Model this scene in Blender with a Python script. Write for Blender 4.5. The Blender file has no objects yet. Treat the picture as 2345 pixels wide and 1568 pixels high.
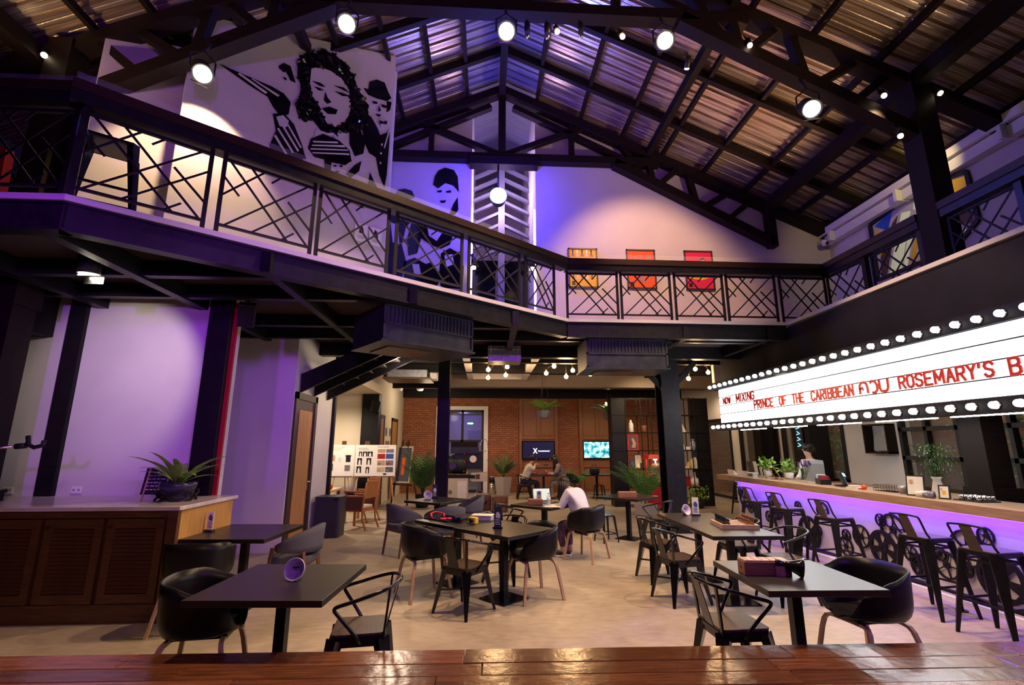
import bpy, bmesh, math, random
from mathutils import Vector, Matrix, Euler
random.seed(7)
R = math.radians
PI = math.pi
SC = bpy.context.scene
COL = SC.collection

# ------------------------------------------------------------------ camera, world, exposure
cam_d = bpy.data.cameras.new('camera')
cam_d.sensor_width = 36.0
cam_d.lens = 1100.0 / 2345.0 * 36.0
cam_d.clip_start = 0.05
cam = bpy.data.objects.new('camera', cam_d)
COL.objects.link(cam)
cam.location = (0, 0, 1.7)
cam.rotation_euler = (R(90 + 12.1), 0, -R(3.16))
SC.camera = cam

SC.view_settings.view_transform = 'Standard'
SC.view_settings.look = 'None'
SC.view_settings.exposure = 0.15
SC.view_settings.gamma = 1.0
SC.view_settings.use_curve_mapping = False

W = bpy.data.worlds.new('night')
SC.world = W
W.use_nodes = True
W.node_tree.nodes['Background'].inputs[0].default_value = (0.10, 0.06, 0.22, 1)
W.node_tree.nodes['Background'].inputs[1].default_value = 0.035


def lamp(name, kind, loc, energy, color, target=None, size=0.1, angle=60, blend=0.3, sy=None):
    l = bpy.data.lights.new(name, kind)
    l.energy = energy
    l.color = color
    if kind == 'SPOT':
        l.spot_size = R(angle)
        l.spot_blend = blend
        l.shadow_soft_size = size
    elif kind == 'AREA':
        l.size = size
        if sy:
            l.shape = 'RECTANGLE'
            l.size_y = sy
    else:
        l.shadow_soft_size = size
    o = bpy.data.objects.new(name, l)
    COL.objects.link(o)
    o.location = loc
    if target is not None:
        o.rotation_euler = (Vector(target) - Vector(loc)).to_track_quat('-Z', 'Y').to_euler()
    return o

WARM = (1.0, 0.66, 0.36)
HOT = (1.0, 0.62, 0.30)
BLUE = (0.07, 0.03, 1.0)
VIOLET = (0.15, 0.035, 1.0)
# big stage lights of the place
lamp('blue_beam', 'POINT', (0.22, 9.05, 6.83), 260, BLUE, size=0.12)
lamp('blue_beam_spot', 'SPOT', (0.22, 9.0, 6.83), 480, (0.12, 0.05, 1.0), (-0.5, 1.0, 1.5), 0.12, 120, 0.9)
# violet stage wash from the lighting bar over the stage, behind the camera
lamp('stage_wash_left', 'SPOT', (-2.4, -1.2, 3.2), 650, (0.40, 0.05, 1.0), (-4.6, 6.5, 2.55), 0.15, 27, 0.4)
lamp('stage_wash_right', 'SPOT', (2.6, -1.2, 4.6), 260, (0.42, 0.06, 1.0), (0.2, 5.5, 0.8), 0.15, 75, 0.7)
lamp('stage_wash_upper', 'SPOT', (0.0, -1.4, 3.9), 480, (0.42, 0.06, 1.0), (-1.2, 9.5, 6.6), 0.15, 84, 0.7)
lamp('cabinet_warm_fill', 'SPOT', (-1.2, -0.8, 4.4), 170, (1.0, 0.58, 0.28), (-3.9, 5.4, 0.5), 0.15, 42, 0.8)  # added warm fill, brings the cabinet front back to brown
lamp('stage_wash_middle', 'SPOT', (2.2, -1.2, 4.2), 800, (0.36, 0.06, 1.0), (-4.0, 8.3, 2.2), 0.15, 26, 0.6)
# unseen warm fill lamps, added above the walkways to brighten the roof
lamp('roof_fill_right', 'SPOT', (6.0, 3.0, 5.1), 350, (1.0, 0.62, 0.32), (3.6, 4.0, 8.6), 0.1, 88, 0.8)
lamp('roof_fill_right_2', 'SPOT', (5.9, 7.3, 5.1), 350, (1.0, 0.62, 0.32), (3.4, 7.4, 8.4), 0.1, 92, 0.8)
lamp('roof_fill_left', 'SPOT', (-5.6, 4.6, 5.2), 110, (1.0, 0.62, 0.32), (-4.6, 4.6, 7.4), 0.1, 120, 0.8)
_PARS = [((-3.93, 5.55, 6.18), (-4.0, 6.3, 3.2)), ((-1.87, 5.58, 7.30), (-0.6, 4.9, 0)), ((0.28, 5.58, 7.35), (0.3, 5.2, 0)),
        ((2.42, 5.58, 7.28), (1.4, 5.2, 0)), ((4.35, 5.58, 6.30), (2.6, 5.0, 0))]

# ------------------------------------------------------------------ materials
MATS = {}


def mat(name, color, rough=0.5, metal=0.0, spec=0.5, emit=None, estr=0.0, noise=None, bump=0.0, bscale=40.0, trans=0.0, alpha=1.0, coat=0.0, ior=1.45):
    if name in MATS:
        return MATS[name]
    m = bpy.data.materials.new(name)
    m.use_nodes = True
    nt = m.node_tree
    b = nt.nodes['Principled BSDF']
    b.inputs['Base Color'].default_value = (*color, 1)
    b.inputs['Roughness'].default_value = rough
    b.inputs['Metallic'].default_value = metal
    b.inputs['Specular IOR Level'].default_value = spec
    b.inputs['IOR'].default_value = ior
    b.inputs['Transmission Weight'].default_value = trans
    b.inputs['Alpha'].default_value = alpha
    b.inputs['Coat Weight'].default_value = coat
    if emit:
        b.inputs['Emission Color'].default_value = (*emit, 1)
        b.inputs['Emission Strength'].default_value = estr
    if noise or bump:
        tc = nt.nodes.new('ShaderNodeTexCoord')
        mp = nt.nodes.new('ShaderNodeMapping')
        nt.links.new(tc.outputs['Object'], mp.inputs['Vector'])
        if noise:
            c2, sc, stretch = noise
            mp.inputs['Scale'].default_value = stretch
            n = nt.nodes.new('ShaderNodeTexNoise')
            n.inputs['Scale'].default_value = sc
            n.inputs['Detail'].default_value = 6
            nt.links.new(mp.outputs['Vector'], n.inputs['Vector'])
            r = nt.nodes.new('ShaderNodeValToRGB')
            r.color_ramp.elements[0].position = 0.32
            r.color_ramp.elements[1].position = 0.68
            r.color_ramp.elements[0].color = (*color, 1)
            r.color_ramp.elements[1].color = (*c2, 1)
            nt.links.new(n.outputs['Fac'], r.inputs['Fac'])
            nt.links.new(r.outputs['Color'], b.inputs['Base Color'])
        if bump:
            n2 = nt.nodes.new('ShaderNodeTexNoise')
            n2.inputs['Scale'].default_value = bscale
            n2.inputs['Detail'].default_value = 4
            nt.links.new(mp.outputs['Vector'], n2.inputs['Vector'])
            bp = nt.nodes.new('ShaderNodeBump')
            bp.inputs['Strength'].default_value = bump
            bp.inputs['Distance'].default_value = 0.01
            nt.links.new(n2.outputs['Fac'], bp.inputs['Height'])
            nt.links.new(bp.outputs['Normal'], b.inputs['Normal'])
    MATS[name] = m
    return m


M = {}
M['plaster'] = mat('plaster', (0.64, 0.60, 0.59), 0.85, noise=((0.58, 0.54, 0.54), 1.5, (1, 1, 1)), bump=0.05, bscale=60)
M['plaster_warm'] = mat('plaster_warm', (0.72, 0.64, 0.52), 0.85, bump=0.05, bscale=60)
M['black_paint'] = mat('black_paint', (0.008, 0.007, 0.009), 0.5, 0, 0.2, noise=((0.012, 0.010, 0.012), 6, (1, 1, 1)))
M['fascia'] = mat('fascia', (0.009, 0.008, 0.011), 0.7, 0, 0.2, noise=((0.014, 0.012, 0.016), 3, (1, 1, 1)), bump=0.1, bscale=20)
M['steel_black'] = mat('steel_black', (0.008, 0.008, 0.010), 0.38, 0.0, 0.25, noise=((0.016, 0.015, 0.018), 9, (1, 1, 1)))
M['steel_gloss'] = mat('steel_gloss', (0.007, 0.007, 0.008), 0.14, 0.0, 0.5)
M['iron'] = mat('iron', (0.012, 0.010, 0.011), 0.5, 0.0, 0.25)
M['beam_wood'] = mat('beam_wood', (0.016, 0.008, 0.006), 0.6, 0, 0.2, noise=((0.008, 0.005, 0.005), 5, (1, 8, 8)), bump=0.15, bscale=30)
M['rail_wood'] = mat('rail_wood', (0.04, 0.018, 0.012), 0.45, 0, 0.3, noise=((0.02, 0.010, 0.008), 6, (1, 10, 10)))
M['table_black'] = mat('table_black', (0.012, 0.009, 0.008), 0.33, 0.0, 0.7, noise=((0.022, 0.017, 0.014), 10, (1, 12, 1)), bump=0.015, bscale=60)
M['seat_wood'] = mat('seat_wood', (0.095, 0.062, 0.042), 0.42, 0, 0.35, noise=((0.06, 0.04, 0.028), 8, (1, 10, 1)))
M['shell'] = mat('shell', (0.009, 0.008, 0.010), 0.36, 0, 0.28)
M['oak'] = mat('oak', (0.56, 0.36, 0.24), 0.45, noise=((0.46, 0.28, 0.18), 6, (6, 6, 1)))
M['oak_dark'] = mat('oak_dark', (0.22, 0.10, 0.05), 0.45, noise=((0.16, 0.07, 0.035), 6, (6, 6, 1)))
M['fabric_grey'] = mat('fabric_grey', (0.10, 0.10, 0.13), 0.9, bump=0.3, bscale=300)
M['louver'] = mat('louver', (0.125, 0.050, 0.020), 0.42, noise=((0.07, 0.027, 0.011), 5, (1, 8, 8)))
M['veneer'] = mat('veneer', (0.58, 0.33, 0.09), 0.4, noise=((0.47, 0.25, 0.06), 4, (6, 6, 0.6)))
M['marble'] = mat('marble', (0.72, 0.66, 0.60), 0.22, noise=((0.55, 0.48, 0.44), 3, (1, 4, 1)))
M['door_wood'] = mat('door_wood', (0.50, 0.26, 0.09), 0.45, noise=((0.38, 0.18, 0.06), 5, (8, 8, 0.7)))
M['frame_brown'] = mat('frame_brown', (0.055, 0.03, 0.022), 0.45)
M['red_cloth'] = mat('red_cloth', (0.35, 0.01, 0.012), 0.8)
M['white'] = mat('white', (0.8, 0.78, 0.76), 0.5)
M['cream'] = mat('cream', (0.72, 0.66, 0.54), 0.5)
M['paper'] = mat('paper', (0.85, 0.82, 0.78), 0.7)
M['black'] = mat('black', (0.01, 0.01, 0.012), 0.5)
M['black_gloss'] = mat('black_gloss', (0.008, 0.008, 0.01), 0.12)
M['acrylic'] = mat('acrylic', (0.006, 0.005, 0.008), 0.12, spec=0.6)
M['grey'] = mat('grey', (0.25, 0.25, 0.26), 0.5)
M['chrome'] = mat('chrome', (0.75, 0.73, 0.72), 0.18, 1.0)
M['galv'] = mat('galv', (0.42, 0.42, 0.44), 0.4, 0.7, noise=((0.30, 0.30, 0.33), 12, (1, 1, 1)))
M['duct'] = mat('duct', (0.018, 0.020, 0.027), 0.42, 0.2, 0.3, noise=((0.04, 0.042, 0.052), 6, (1, 1, 1)))
M['leaf'] = mat('leaf', (0.11, 0.30, 0.06), 0.45, noise=((0.05, 0.16, 0.035), 8, (1, 1, 1)))
M['leaf_light'] = mat('leaf_light', (0.24, 0.42, 0.06), 0.5, noise=((0.12, 0.24, 0.03), 8, (1, 1, 1)))
M['leaf_dark'] = mat('leaf_dark', (0.06, 0.15, 0.045), 0.5, noise=((0.03, 0.085, 0.03), 8, (1, 1, 1)))
M['concrete_pot'] = mat('concrete_pot', (0.42, 0.38, 0.35), 0.8, bump=0.1)
M['skin'] = mat('skin', (0.62, 0.37, 0.27), 0.55)
M['hair'] = mat('hair', (0.022, 0.009, 0.007), 0.5, noise=((0.012, 0.005, 0.004), 20, (8, 8, 1)))
M['hair_black'] = mat('hair_black', (0.01, 0.008, 0.009), 0.4)
M['shirt'] = mat('shirt', (0.68, 0.68, 0.80), 0.85, bump=0.15, bscale=25)
M['shirt_cream'] = mat('shirt_cream', (0.62, 0.56, 0.47), 0.85)
M['bin'] = mat('bin', (0.03, 0.03, 0.045), 0.45)
M['red'] = mat('red', (0.55, 0.015, 0.02), 0.35)
M['yellow'] = mat('yellow', (0.80, 0.50, 0.03), 0.5)
M['blue'] = mat('blue', (0.05, 0.09, 0.35), 0.5)
M['pink'] = mat('pink', (0.75, 0.03, 0.12), 0.5)
M['orange'] = mat('orange', (0.82, 0.12, 0.02), 0.5)
M['brass'] = mat('brass', (0.70, 0.42, 0.14), 0.3, 1.0)
M['putty'] = mat('putty', (0.52, 0.45, 0.30), 0.5)
M['glass'] = mat('glass', (0.9, 0.95, 0.95), 0.03, trans=1.0, ior=1.3)
M['clear'] = mat('clear', (0.85, 0.9, 0.92), 0.05, alpha=0.06)
M['lens'] = mat('lens', (1, 1, 1), 0.3, emit=(1.0, 0.86, 0.66), estr=22)
M['lens_small'] = mat('lens_small', (1, 1, 1), 0.3, emit=(1.0, 0.80, 0.52), estr=14)
M['bulb'] = mat('bulb', (1, 1, 1), 0.3, emit=(1.0, 0.62, 0.26), estr=38)
M['blue_lens'] = mat('blue_lens', (1, 1, 1), 0.3, emit=(0.35, 0.85, 1.0), estr=60)
M['marquee'] = mat('marquee', (1, 1, 1), 0.4, emit=(0.93, 0.97, 1.0), estr=5)
M['marquee_bulb'] = mat('marquee_bulb', (1, 1, 1), 0.3, emit=(0.97, 0.98, 1.0), estr=5)
M['tube'] = mat('tube', (1, 1, 1), 0.3, emit=(0.9, 0.95, 1.0), estr=55)
M['violet_strip'] = mat('violet_strip', (1, 1, 1), 0.3, emit=VIOLET, estr=8)
M['lilac_strip'] = mat('lilac_strip', (1, 1, 1), 0.3, emit=(0.75, 0.6, 1.0), estr=3)
M['letter'] = mat('letter', (0.55, 0.03, 0.018), 0.4)


def brick_mat():
    m = bpy.data.materials.new('brick')
    m.use_nodes = True
    nt = m.node_tree
    b = nt.nodes['Principled BSDF']
    tc = nt.nodes.new('ShaderNodeTexCoord')
    mp = nt.nodes.new('ShaderNodeMapping')
    mp.inputs['Rotation'].default_value = (R(90), 0, 0)
    nt.links.new(tc.outputs['Object'], mp.inputs['Vector'])
    t = nt.nodes.new('ShaderNodeTexBrick')
    t.inputs['Scale'].default_value = 1.0
    t.inputs['Brick Width'].default_value = 0.215
    t.inputs['Row Height'].default_value = 0.078
    t.inputs['Mortar Size'].default_value = 0.007
    t.inputs['Mortar Smooth'].default_value = 0.2
    t.inputs['Color1'].default_value = (0.36, 0.135, 0.065, 1)
    t.inputs['Color2'].default_value = (0.27, 0.092, 0.045, 1)
    t.inputs['Mortar'].default_value = (0.11, 0.045, 0.028, 1)
    nt.links.new(mp.outputs['Vector'], t.inputs['Vector'])
    nt.links.new(t.outputs['Color'], b.inputs['Base Color'])
    bp = nt.nodes.new('ShaderNodeBump')
    bp.inputs['Strength'].default_value = 0.8
    bp.inputs['Distance'].default_value = 0.012
    bp.invert = True
    nt.links.new(t.outputs['Fac'], bp.inputs['Height'])
    nt.links.new(bp.outputs['Normal'], b.inputs['Normal'])
    b.inputs['Roughness'].default_value = 0.85
    return m


M['brick'] = brick_mat()


def floor_mat():
    m = bpy.data.materials.new('concrete_floor')
    m.use_nodes = True
    nt = m.node_tree
    b = nt.nodes['Principled BSDF']
    tc = nt.nodes.new('ShaderNodeTexCoord')
    n1 = nt.nodes.new('ShaderNodeTexNoise')
    n1.inputs['Scale'].default_value = 1.1
    n1.inputs['Detail'].default_value = 9
    n1.inputs['Distortion'].default_value = 1.2
    mp = nt.nodes.new('ShaderNodeMapping')
    mp.inputs['Scale'].default_value = (1, 2.2, 1)
    mp.inputs['Rotation'].default_value = (0, 0, 0.25)
    n2 = nt.nodes.new('ShaderNodeTexNoise')
    n2.inputs['Scale'].default_value = 7
    n2.inputs['Detail'].default_value = 8
    nt.links.new(tc.outputs['Object'], n1.inputs['Vector'])
    nt.links.new(tc.outputs['Object'], mp.inputs['Vector'])
    nt.links.new(mp.outputs['Vector'], n2.inputs['Vector'])
    r = nt.nodes.new('ShaderNodeValToRGB')
    r.color_ramp.elements[0].position = 0.3
    r.color_ramp.elements[1].position = 0.7
    r.color_ramp.elements[0].color = (0.30, 0.24, 0.19, 1)
    r.color_ramp.elements[1].color = (0.55, 0.46, 0.37, 1)
    mix = nt.nodes.new('ShaderNodeMix')
    mix.data_type = 'FLOAT'
    mix.inputs[0].default_value = 0.45
    nt.links.new(n1.outputs['Fac'], mix.inputs[2])
    nt.links.new(n2.outputs['Fac'], mix.inputs[3])
    nt.links.new(mix.outputs[0], r.inputs['Fac'])
    nt.links.new(r.outputs['Color'], b.inputs['Base Color'])
    b.inputs['Roughness'].default_value = 0.42
    bp = nt.nodes.new('ShaderNodeBump')
    bp.inputs['Strength'].default_value = 0.12
    bp.inputs['Distance'].default_value = 0.01
    nt.links.new(n2.outputs['Fac'], bp.inputs['Height'])
    nt.links.new(bp.outputs['Normal'], b.inputs['Normal'])
    return m


M['floor'] = floor_mat()


def plank_mat():
    m = bpy.data.materials.new('stage_plank')
    m.use_nodes = True
    nt = m.node_tree
    b = nt.nodes['Principled BSDF']
    tc = nt.nodes.new('ShaderNodeTexCoord')
    oi = nt.nodes.new('ShaderNodeObjectInfo')
    mp = nt.nodes.new('ShaderNodeMapping')
    mp.inputs['Scale'].default_value = (1.2, 14, 14)
    add = nt.nodes.new('ShaderNodeVectorMath')
    nt.links.new(tc.outputs['Object'], add.inputs[0])
    nt.links.new(oi.outputs['Random'], add.inputs[1])
    nt.links.new(add.outputs[0], mp.inputs['Vector'])
    n = nt.nodes.new('ShaderNodeTexNoise')
    n.inputs['Scale'].default_value = 3
    n.inputs['Detail'].default_value = 8
    nt.links.new(mp.outputs['Vector'], n.inputs['Vector'])
    r = nt.nodes.new('ShaderNodeValToRGB')
    r.color_ramp.elements[0].position = 0.3
    r.color_ramp.elements[1].position = 0.72
    r.color_ramp.elements[0].color = (0.08, 0.026, 0.011, 1)
    r.color_ramp.elements[1].color = (0.20, 0.068, 0.026, 1)
    nt.links.new(n.outputs['Fac'], r.inputs['Fac'])
    hsv = nt.nodes.new('ShaderNodeHueSaturation')
    mr = nt.nodes.new('ShaderNodeMapRange')
    mr.inputs['To Min'].default_value = 0.6
    mr.inputs['To Max'].default_value = 1.25
    nt.links.new(oi.outputs['Random'], mr.inputs['Value'])
    nt.links.new(mr.outputs['Result'], hsv.inputs['Value'])
    nt.links.new(r.outputs['Color'], hsv.inputs['Color'])
    nt.links.new(hsv.outputs['Color'], b.inputs['Base Color'])
    b.inputs['Roughness'].default_value = 0.2
    n2 = nt.nodes.new('ShaderNodeTexNoise')
    n2.inputs['Scale'].default_value = 14
    n2.inputs['Detail'].default_value = 6
    nt.links.new(tc.outputs['Object'], n2.inputs['Vector'])
    bp = nt.nodes.new('ShaderNodeBump')
    bp.inputs['Strength'].default_value = 0.25
    bp.inputs['Distance'].default_value = 0.01
    nt.links.new(n2.outputs['Fac'], bp.inputs['Height'])
    nt.links.new(bp.outputs['Normal'], b.inputs['Normal'])
    return m


M['plank'] = plank_mat()


def roof_mat():
    m = bpy.data.materials.new('roof_metal')
    m.use_nodes = True
    nt = m.node_tree
    b = nt.nodes['Principled BSDF']
    tc = nt.nodes.new('ShaderNodeTexCoord')
    mp = nt.nodes.new('ShaderNodeMapping')
    mp.inputs['Scale'].default_value = (0.5, 34, 0.5)
    nt.links.new(tc.outputs['Object'], mp.inputs['Vector'])
    n = nt.nodes.new('ShaderNodeTexNoise')
    n.inputs['Scale'].default_value = 2.0
    n.inputs['Detail'].default_value = 7
    nt.links.new(mp.outputs['Vector'], n.inputs['Vector'])
    r = nt.nodes.new('ShaderNodeValToRGB')
    r.color_ramp.elements[0].position = 0.3
    r.color_ramp.elements[1].position = 0.7
    r.color_ramp.elements[0].color = (0.20, 0.14, 0.09, 1)  # wide tone range paints lit and shaded rib bands into the metal
    r.color_ramp.elements[1].color = (0.88, 0.74, 0.58, 1)
    nt.links.new(n.outputs['Fac'], r.inputs['Fac'])
    nt.links.new(r.outputs['Color'], b.inputs['Base Color'])
    b.inputs['Metallic'].default_value = 0.7
    b.inputs['Roughness'].default_value = 0.27
    n2 = nt.nodes.new('ShaderNodeTexNoise')
    n2.inputs['Scale'].default_value = 55
    n2.inputs['Detail'].default_value = 3
    nt.links.new(tc.outputs['Object'], n2.inputs['Vector'])
    bp = nt.nodes.new('ShaderNodeBump')
    bp.inputs['Strength'].default_value = 0.35
    bp.inputs['Distance'].default_value = 0.008
    nt.links.new(n2.outputs['Fac'], bp.inputs['Height'])
    nt.links.new(bp.outputs['Normal'], b.inputs['Normal'])
    return m


M['roof'] = roof_mat()
M['ridge_sheet'] = mat('ridge_sheet', (0.30, 0.30, 0.36), 0.5, 0.3, noise=((0.20, 0.20, 0.26), 2, (1, 14, 1)))


# ------------------------------------------------------------------ mesh builder
class MB:
    def __init__(s):
        s.v = []
        s.f = []
        s.sm = []

    def add(s, vs, fs, smooth=False):
        o = len(s.v)
        s.v += [tuple(v) for v in vs]
        s.f += [[i + o for i in f] for f in fs]
        s.sm += [smooth] * len(fs)
        return s

    def box(s, x0, x1, y0, y1, z0, z1):
        vs = [(x, y, z) for x in (x0, x1) for y in (y0, y1) for z in (z0, z1)]
        return s.add(vs, [(0, 1, 3, 2), (4, 6, 7, 5), (0, 4, 5, 1), (2, 3, 7, 6), (0, 2, 6, 4), (1, 5, 7, 3)])

    def cbox(s, c, d, rz=0.0, rx=0.0, ry=0.0):
        m = Euler((rx, ry, rz)).to_matrix()
        vs = []
        for x in (-.5, .5):
            for y in (-.5, .5):
                for z in (-.5, .5):
                    vs.append(m @ Vector((x * d[0], y * d[1], z * d[2])) + Vector(c))
        return s.add(vs, [(0, 1, 3, 2), (4, 6, 7, 5), (0, 4, 5, 1), (2, 3, 7, 6), (0, 2, 6, 4), (1, 5, 7, 3)])

    def beam(s, a, b, w, h, up=(0, 0, 1), w2=None, h2=None):
        a = Vector(a)
        b = Vector(b)
        d = (b - a).normalized()
        u = Vector(up)
        if abs(d.dot(u)) > 0.98:
            u = Vector((0, 1, 0))
        x = d.cross(u).normalized()
        y = x.cross(d).normalized()
        vs = []
        for p, ww, hh in ((a, w, h), (b, w2 or w, h2 or h)):
            for sx, sy in ((-1, -1), (1, -1), (1, 1), (-1, 1)):
                vs.append(p + x * sx * ww / 2 + y * sy * hh / 2)
        return s.add(vs, [(0, 3, 2, 1), (4, 5, 6, 7), (0, 1, 5, 4), (1, 2, 6, 5), (2, 3, 7, 6), (3, 0, 4, 7)])

    def cyl(s, a, b, r, r2=None, n=12, cap=True):
        a = Vector(a)
        b = Vector(b)
        r2 = r if r2 is None else r2
        d = (b - a).normalized()
        u = Vector((0, 0, 1)) if abs(d.z) < 0.95 else Vector((1, 0, 0))
        x = d.cross(u).normalized()
        y = x.cross(d)
        vs = []
        for p, rr in ((a, r), (b, r2)):
            for i in range(n):
                t = 2 * PI * i / n
                vs.append(p + x * rr * math.cos(t) + y * rr * math.sin(t))
        s.add(vs, [(i, i + n, (i + 1) % n + n, (i + 1) % n) for i in range(n)], True)
        if cap:
            o = len(s.v) - 2 * n
            s.f.append([o + i for i in range(n)])
            s.f.append([o + n + i for i in reversed(range(n))])
            s.sm += [False, False]
        return s

    def tube(s, pts, r, n=8, closed=False, rs=None):
        pts = [Vector(p) for p in pts]
        m = len(pts)
        fr = []
        prev = None
        for i in range(m):
            if closed:
                t = pts[(i + 1) % m] - pts[i - 1]
            else:
                t = pts[min(i + 1, m - 1)] - pts[max(i - 1, 0)]
            t.normalize()
            if prev is None:
                u = Vector((0, 0, 1)) if abs(t.z) < 0.9 else Vector((1, 0, 0))
                x = t.cross(u).normalized()
            else:
                x = prev - t * prev.dot(t)
                x.normalize()
            prev = x
            fr.append((x, t.cross(x)))
        vs = []
        for i in range(m):
            rr = rs[i] if rs else r
            for k in range(n):
                a = 2 * PI * k / n
                vs.append(pts[i] + fr[i][0] * rr * math.cos(a) + fr[i][1] * rr * math.sin(a))
        fs = []
        for i in range(m if closed else m - 1):
            j = (i + 1) % m
            for k in range(n):
                l = (k + 1) % n
                fs.append((i * n + k, i * n + l, j * n + l, j * n + k))
        if not closed:
            fs.append(tuple(reversed(range(n))))
            fs.append(tuple((m - 1) * n + k for k in range(n)))
        return s.add(vs, fs, True)

    def strip(s, pts, w, t, side):
        """rectangular bar along a polyline; side = fixed width direction"""
        pts = [Vector(p) for p in pts]
        sd = Vector(side).normalized()
        m = len(pts)
        vs = []
        for i in range(m):
            d = (pts[min(i + 1, m - 1)] - pts[max(i - 1, 0)]).normalized()
            nn = d.cross(sd).normalized()
            for a, b in ((-1, -1), (1, -1), (1, 1), (-1, 1)):
                vs.append(pts[i] + sd * a * w / 2 + nn * b * t / 2)
        fs = [(3, 2, 1, 0), tuple((m - 1) * 4 + k for k in range(4))]
        for i in range(m - 1):
            for k in range(4):
                l = (k + 1) % 4
                fs.append((i * 4 + k, i * 4 + l, i * 4 + 4 + l, i * 4 + 4 + k))
        return s.add(vs, fs)

    def lathe(s, prof, c=(0, 0, 0), n=20, axis='z', smooth=True):
        vs = []
        m = len(prof)
        for r, h in prof:
            for i in range(n):
                t = 2 * PI * i / n
                p = (r * math.cos(t), r * math.sin(t), h)
                if axis == 'y':
                    p = (p[0], p[2], p[1])
                elif axis == 'x':
                    p = (p[2], p[0], p[1])
                vs.append((p[0] + c[0], p[1] + c[1], p[2] + c[2]))
        fs = []
        for j in range(m - 1):
            for i in range(n):
                k = (i + 1) % n
                fs.append((j * n + i, j * n + k, j * n + n + k, j * n + n + i))
        if prof[0][0] > 1e-5:
            fs.append(tuple(reversed(range(n))))
        if prof[-1][0] > 1e-5:
            fs.append(tuple((m - 1) * n + i for i in range(n)))
        return s.add(vs, fs, smooth)

    def sphere(s, c, r, n=10, m=7, sx=1, sy=1, sz=1):
        prof = [(max(1e-6, math.sin(PI * j / m)), -math.cos(PI * j / m)) for j in range(m + 1)]
        vs = []
        for rr, h in prof:
            for i in range(n):
                t = 2 * PI * i / n
                vs.append((c[0] + r * sx * rr * math.cos(t), c[1] + r * sy * rr * math.sin(t), c[2] + r * sz * h))
        fs = []
        for j in range(m):
            for i in range(n):
                k = (i + 1) % n
                fs.append((j * n + i, j * n + k, j * n + n + k, j * n + n + i))
        return s.add(vs, fs, True)

    def prism(s, poly, o, ux, uy, t):
        """2-D polygon extruded; o origin, ux/uy in-plane axes, thickness t along ux x uy"""
        o = Vector(o)
        ux = Vector(ux)
        uy = Vector(uy)
        nn = ux.cross(uy).normalized()
        n = len(poly)
        vs = [o + ux * p[0] + uy * p[1] for p in poly] + [o + ux * p[0] + uy * p[1] + nn * t for p in poly]
        fs = [tuple(reversed(range(n))), tuple(range(n, 2 * n))]
        fs += [(i, (i + 1) % n, (i + 1) % n + n, i + n) for i in range(n)]
        return s.add(vs, fs)

    def quad(s, a, b, c, d):
        return s.add([a, b, c, d], [(0, 1, 2, 3)])

    def xf(s, m, start=0):
        for i in range(start, len(s.v)):
            s.v[i] = tuple(m @ Vector(s.v[i]))
        return s

    def mesh(s, name, material):
        me = bpy.data.meshes.new(name)
        me.from_pydata(s.v, [], s.f)
        me.polygons.foreach_set('use_smooth', s.sm)
        mats = material if isinstance(material, (list, tuple)) else [material]
        for m in mats:
            me.materials.append(m)
        me.update()
        return me

    def build(s, name, material, parent=None, fix=True):
        me = s.mesh(name, material)
        if fix:
            bm = bmesh.new()
            bm.from_mesh(me)
            bmesh.ops.recalc_face_normals(bm, faces=bm.faces)
            bm.to_mesh(me)
            bm.free()
        o = bpy.data.objects.new(name, me)
        COL.objects.link(o)
        if parent is not None:
            o.parent = parent
        return o


def rbox(x0, x1, y0, y1, z0, z1, r=0.01, seg=2):
    bm = bmesh.new()
    bmesh.ops.create_cube(bm, size=1)
    for v in bm.verts:
        v.co = Vector(((x0 + x1) / 2 + v.co.x * (x1 - x0), (y0 + y1) / 2 + v.co.y * (y1 - y0), (z0 + z1) / 2 + v.co.z * (z1 - z0)))
    bmesh.ops.bevel(bm, geom=list(bm.edges), offset=r, segments=seg, affect='EDGES', profile=0.5)
    mb = MB()
    bm.verts.index_update()
    mb.add([v.co[:] for v in bm.verts], [[v.index for v in f.verts] for f in bm.faces], False)
    bm.free()
    return mb


def tag(o, label, cat=None, group=None, kind=None):
    o['label'] = label
    if cat:
        o['category'] = cat
    if group:
        o['group'] = group
    if kind:
        o['kind'] = kind
    return o


def thing(name, label, cat, loc=(0, 0, 0), rz=0.0, group=None):
    o = bpy.data.objects.new(name, None)
    o.empty_display_size = 0.1
    COL.objects.link(o)
    o.location = loc
    o.rotation_euler = (0, 0, rz)
    return tag(o, label, cat, group)


def struct(name, mb, m, label=None, parent=None):
    o = mb.build(name, m, parent)
    o['kind'] = 'structure'
    if label:
        o['label'] = label
    return o


def copy_tree(o, parent=None):
    c = o.copy()
    COL.objects.link(c)
    if parent is not None:
        c.parent = parent
        c.matrix_parent_inverse = o.matrix_parent_inverse.copy()
    for ch in o.children:
        copy_tree(ch, c)
    return c


PROTO = {}


def place(key, maker, loc, rz, label, group=None, scale=None):
    """first use builds the thing, later ones copy it with its parts"""
    if key not in PROTO:
        o = maker()
        PROTO[key] = o
    else:
        o = copy_tree(PROTO[key])
    o.location = loc
    o.rotation_euler = (0, 0, rz)
    if scale:
        o.scale = (scale,) * 3
    o['label'] = label
    if group:
        o['group'] = group
    return o


def solid(o, t, off=0.0):
    md = o.modifiers.new('thickness', 'SOLIDIFY')
    md.thickness = t
    md.offset = off
    return o


def bev(o, w=0.004, seg=2):
    md = o.modifiers.new('bevel', 'BEVEL')
    md.width = w
    md.segments = seg
    md.limit_method = 'ANGLE'
    return o


_fonts = {}


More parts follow.
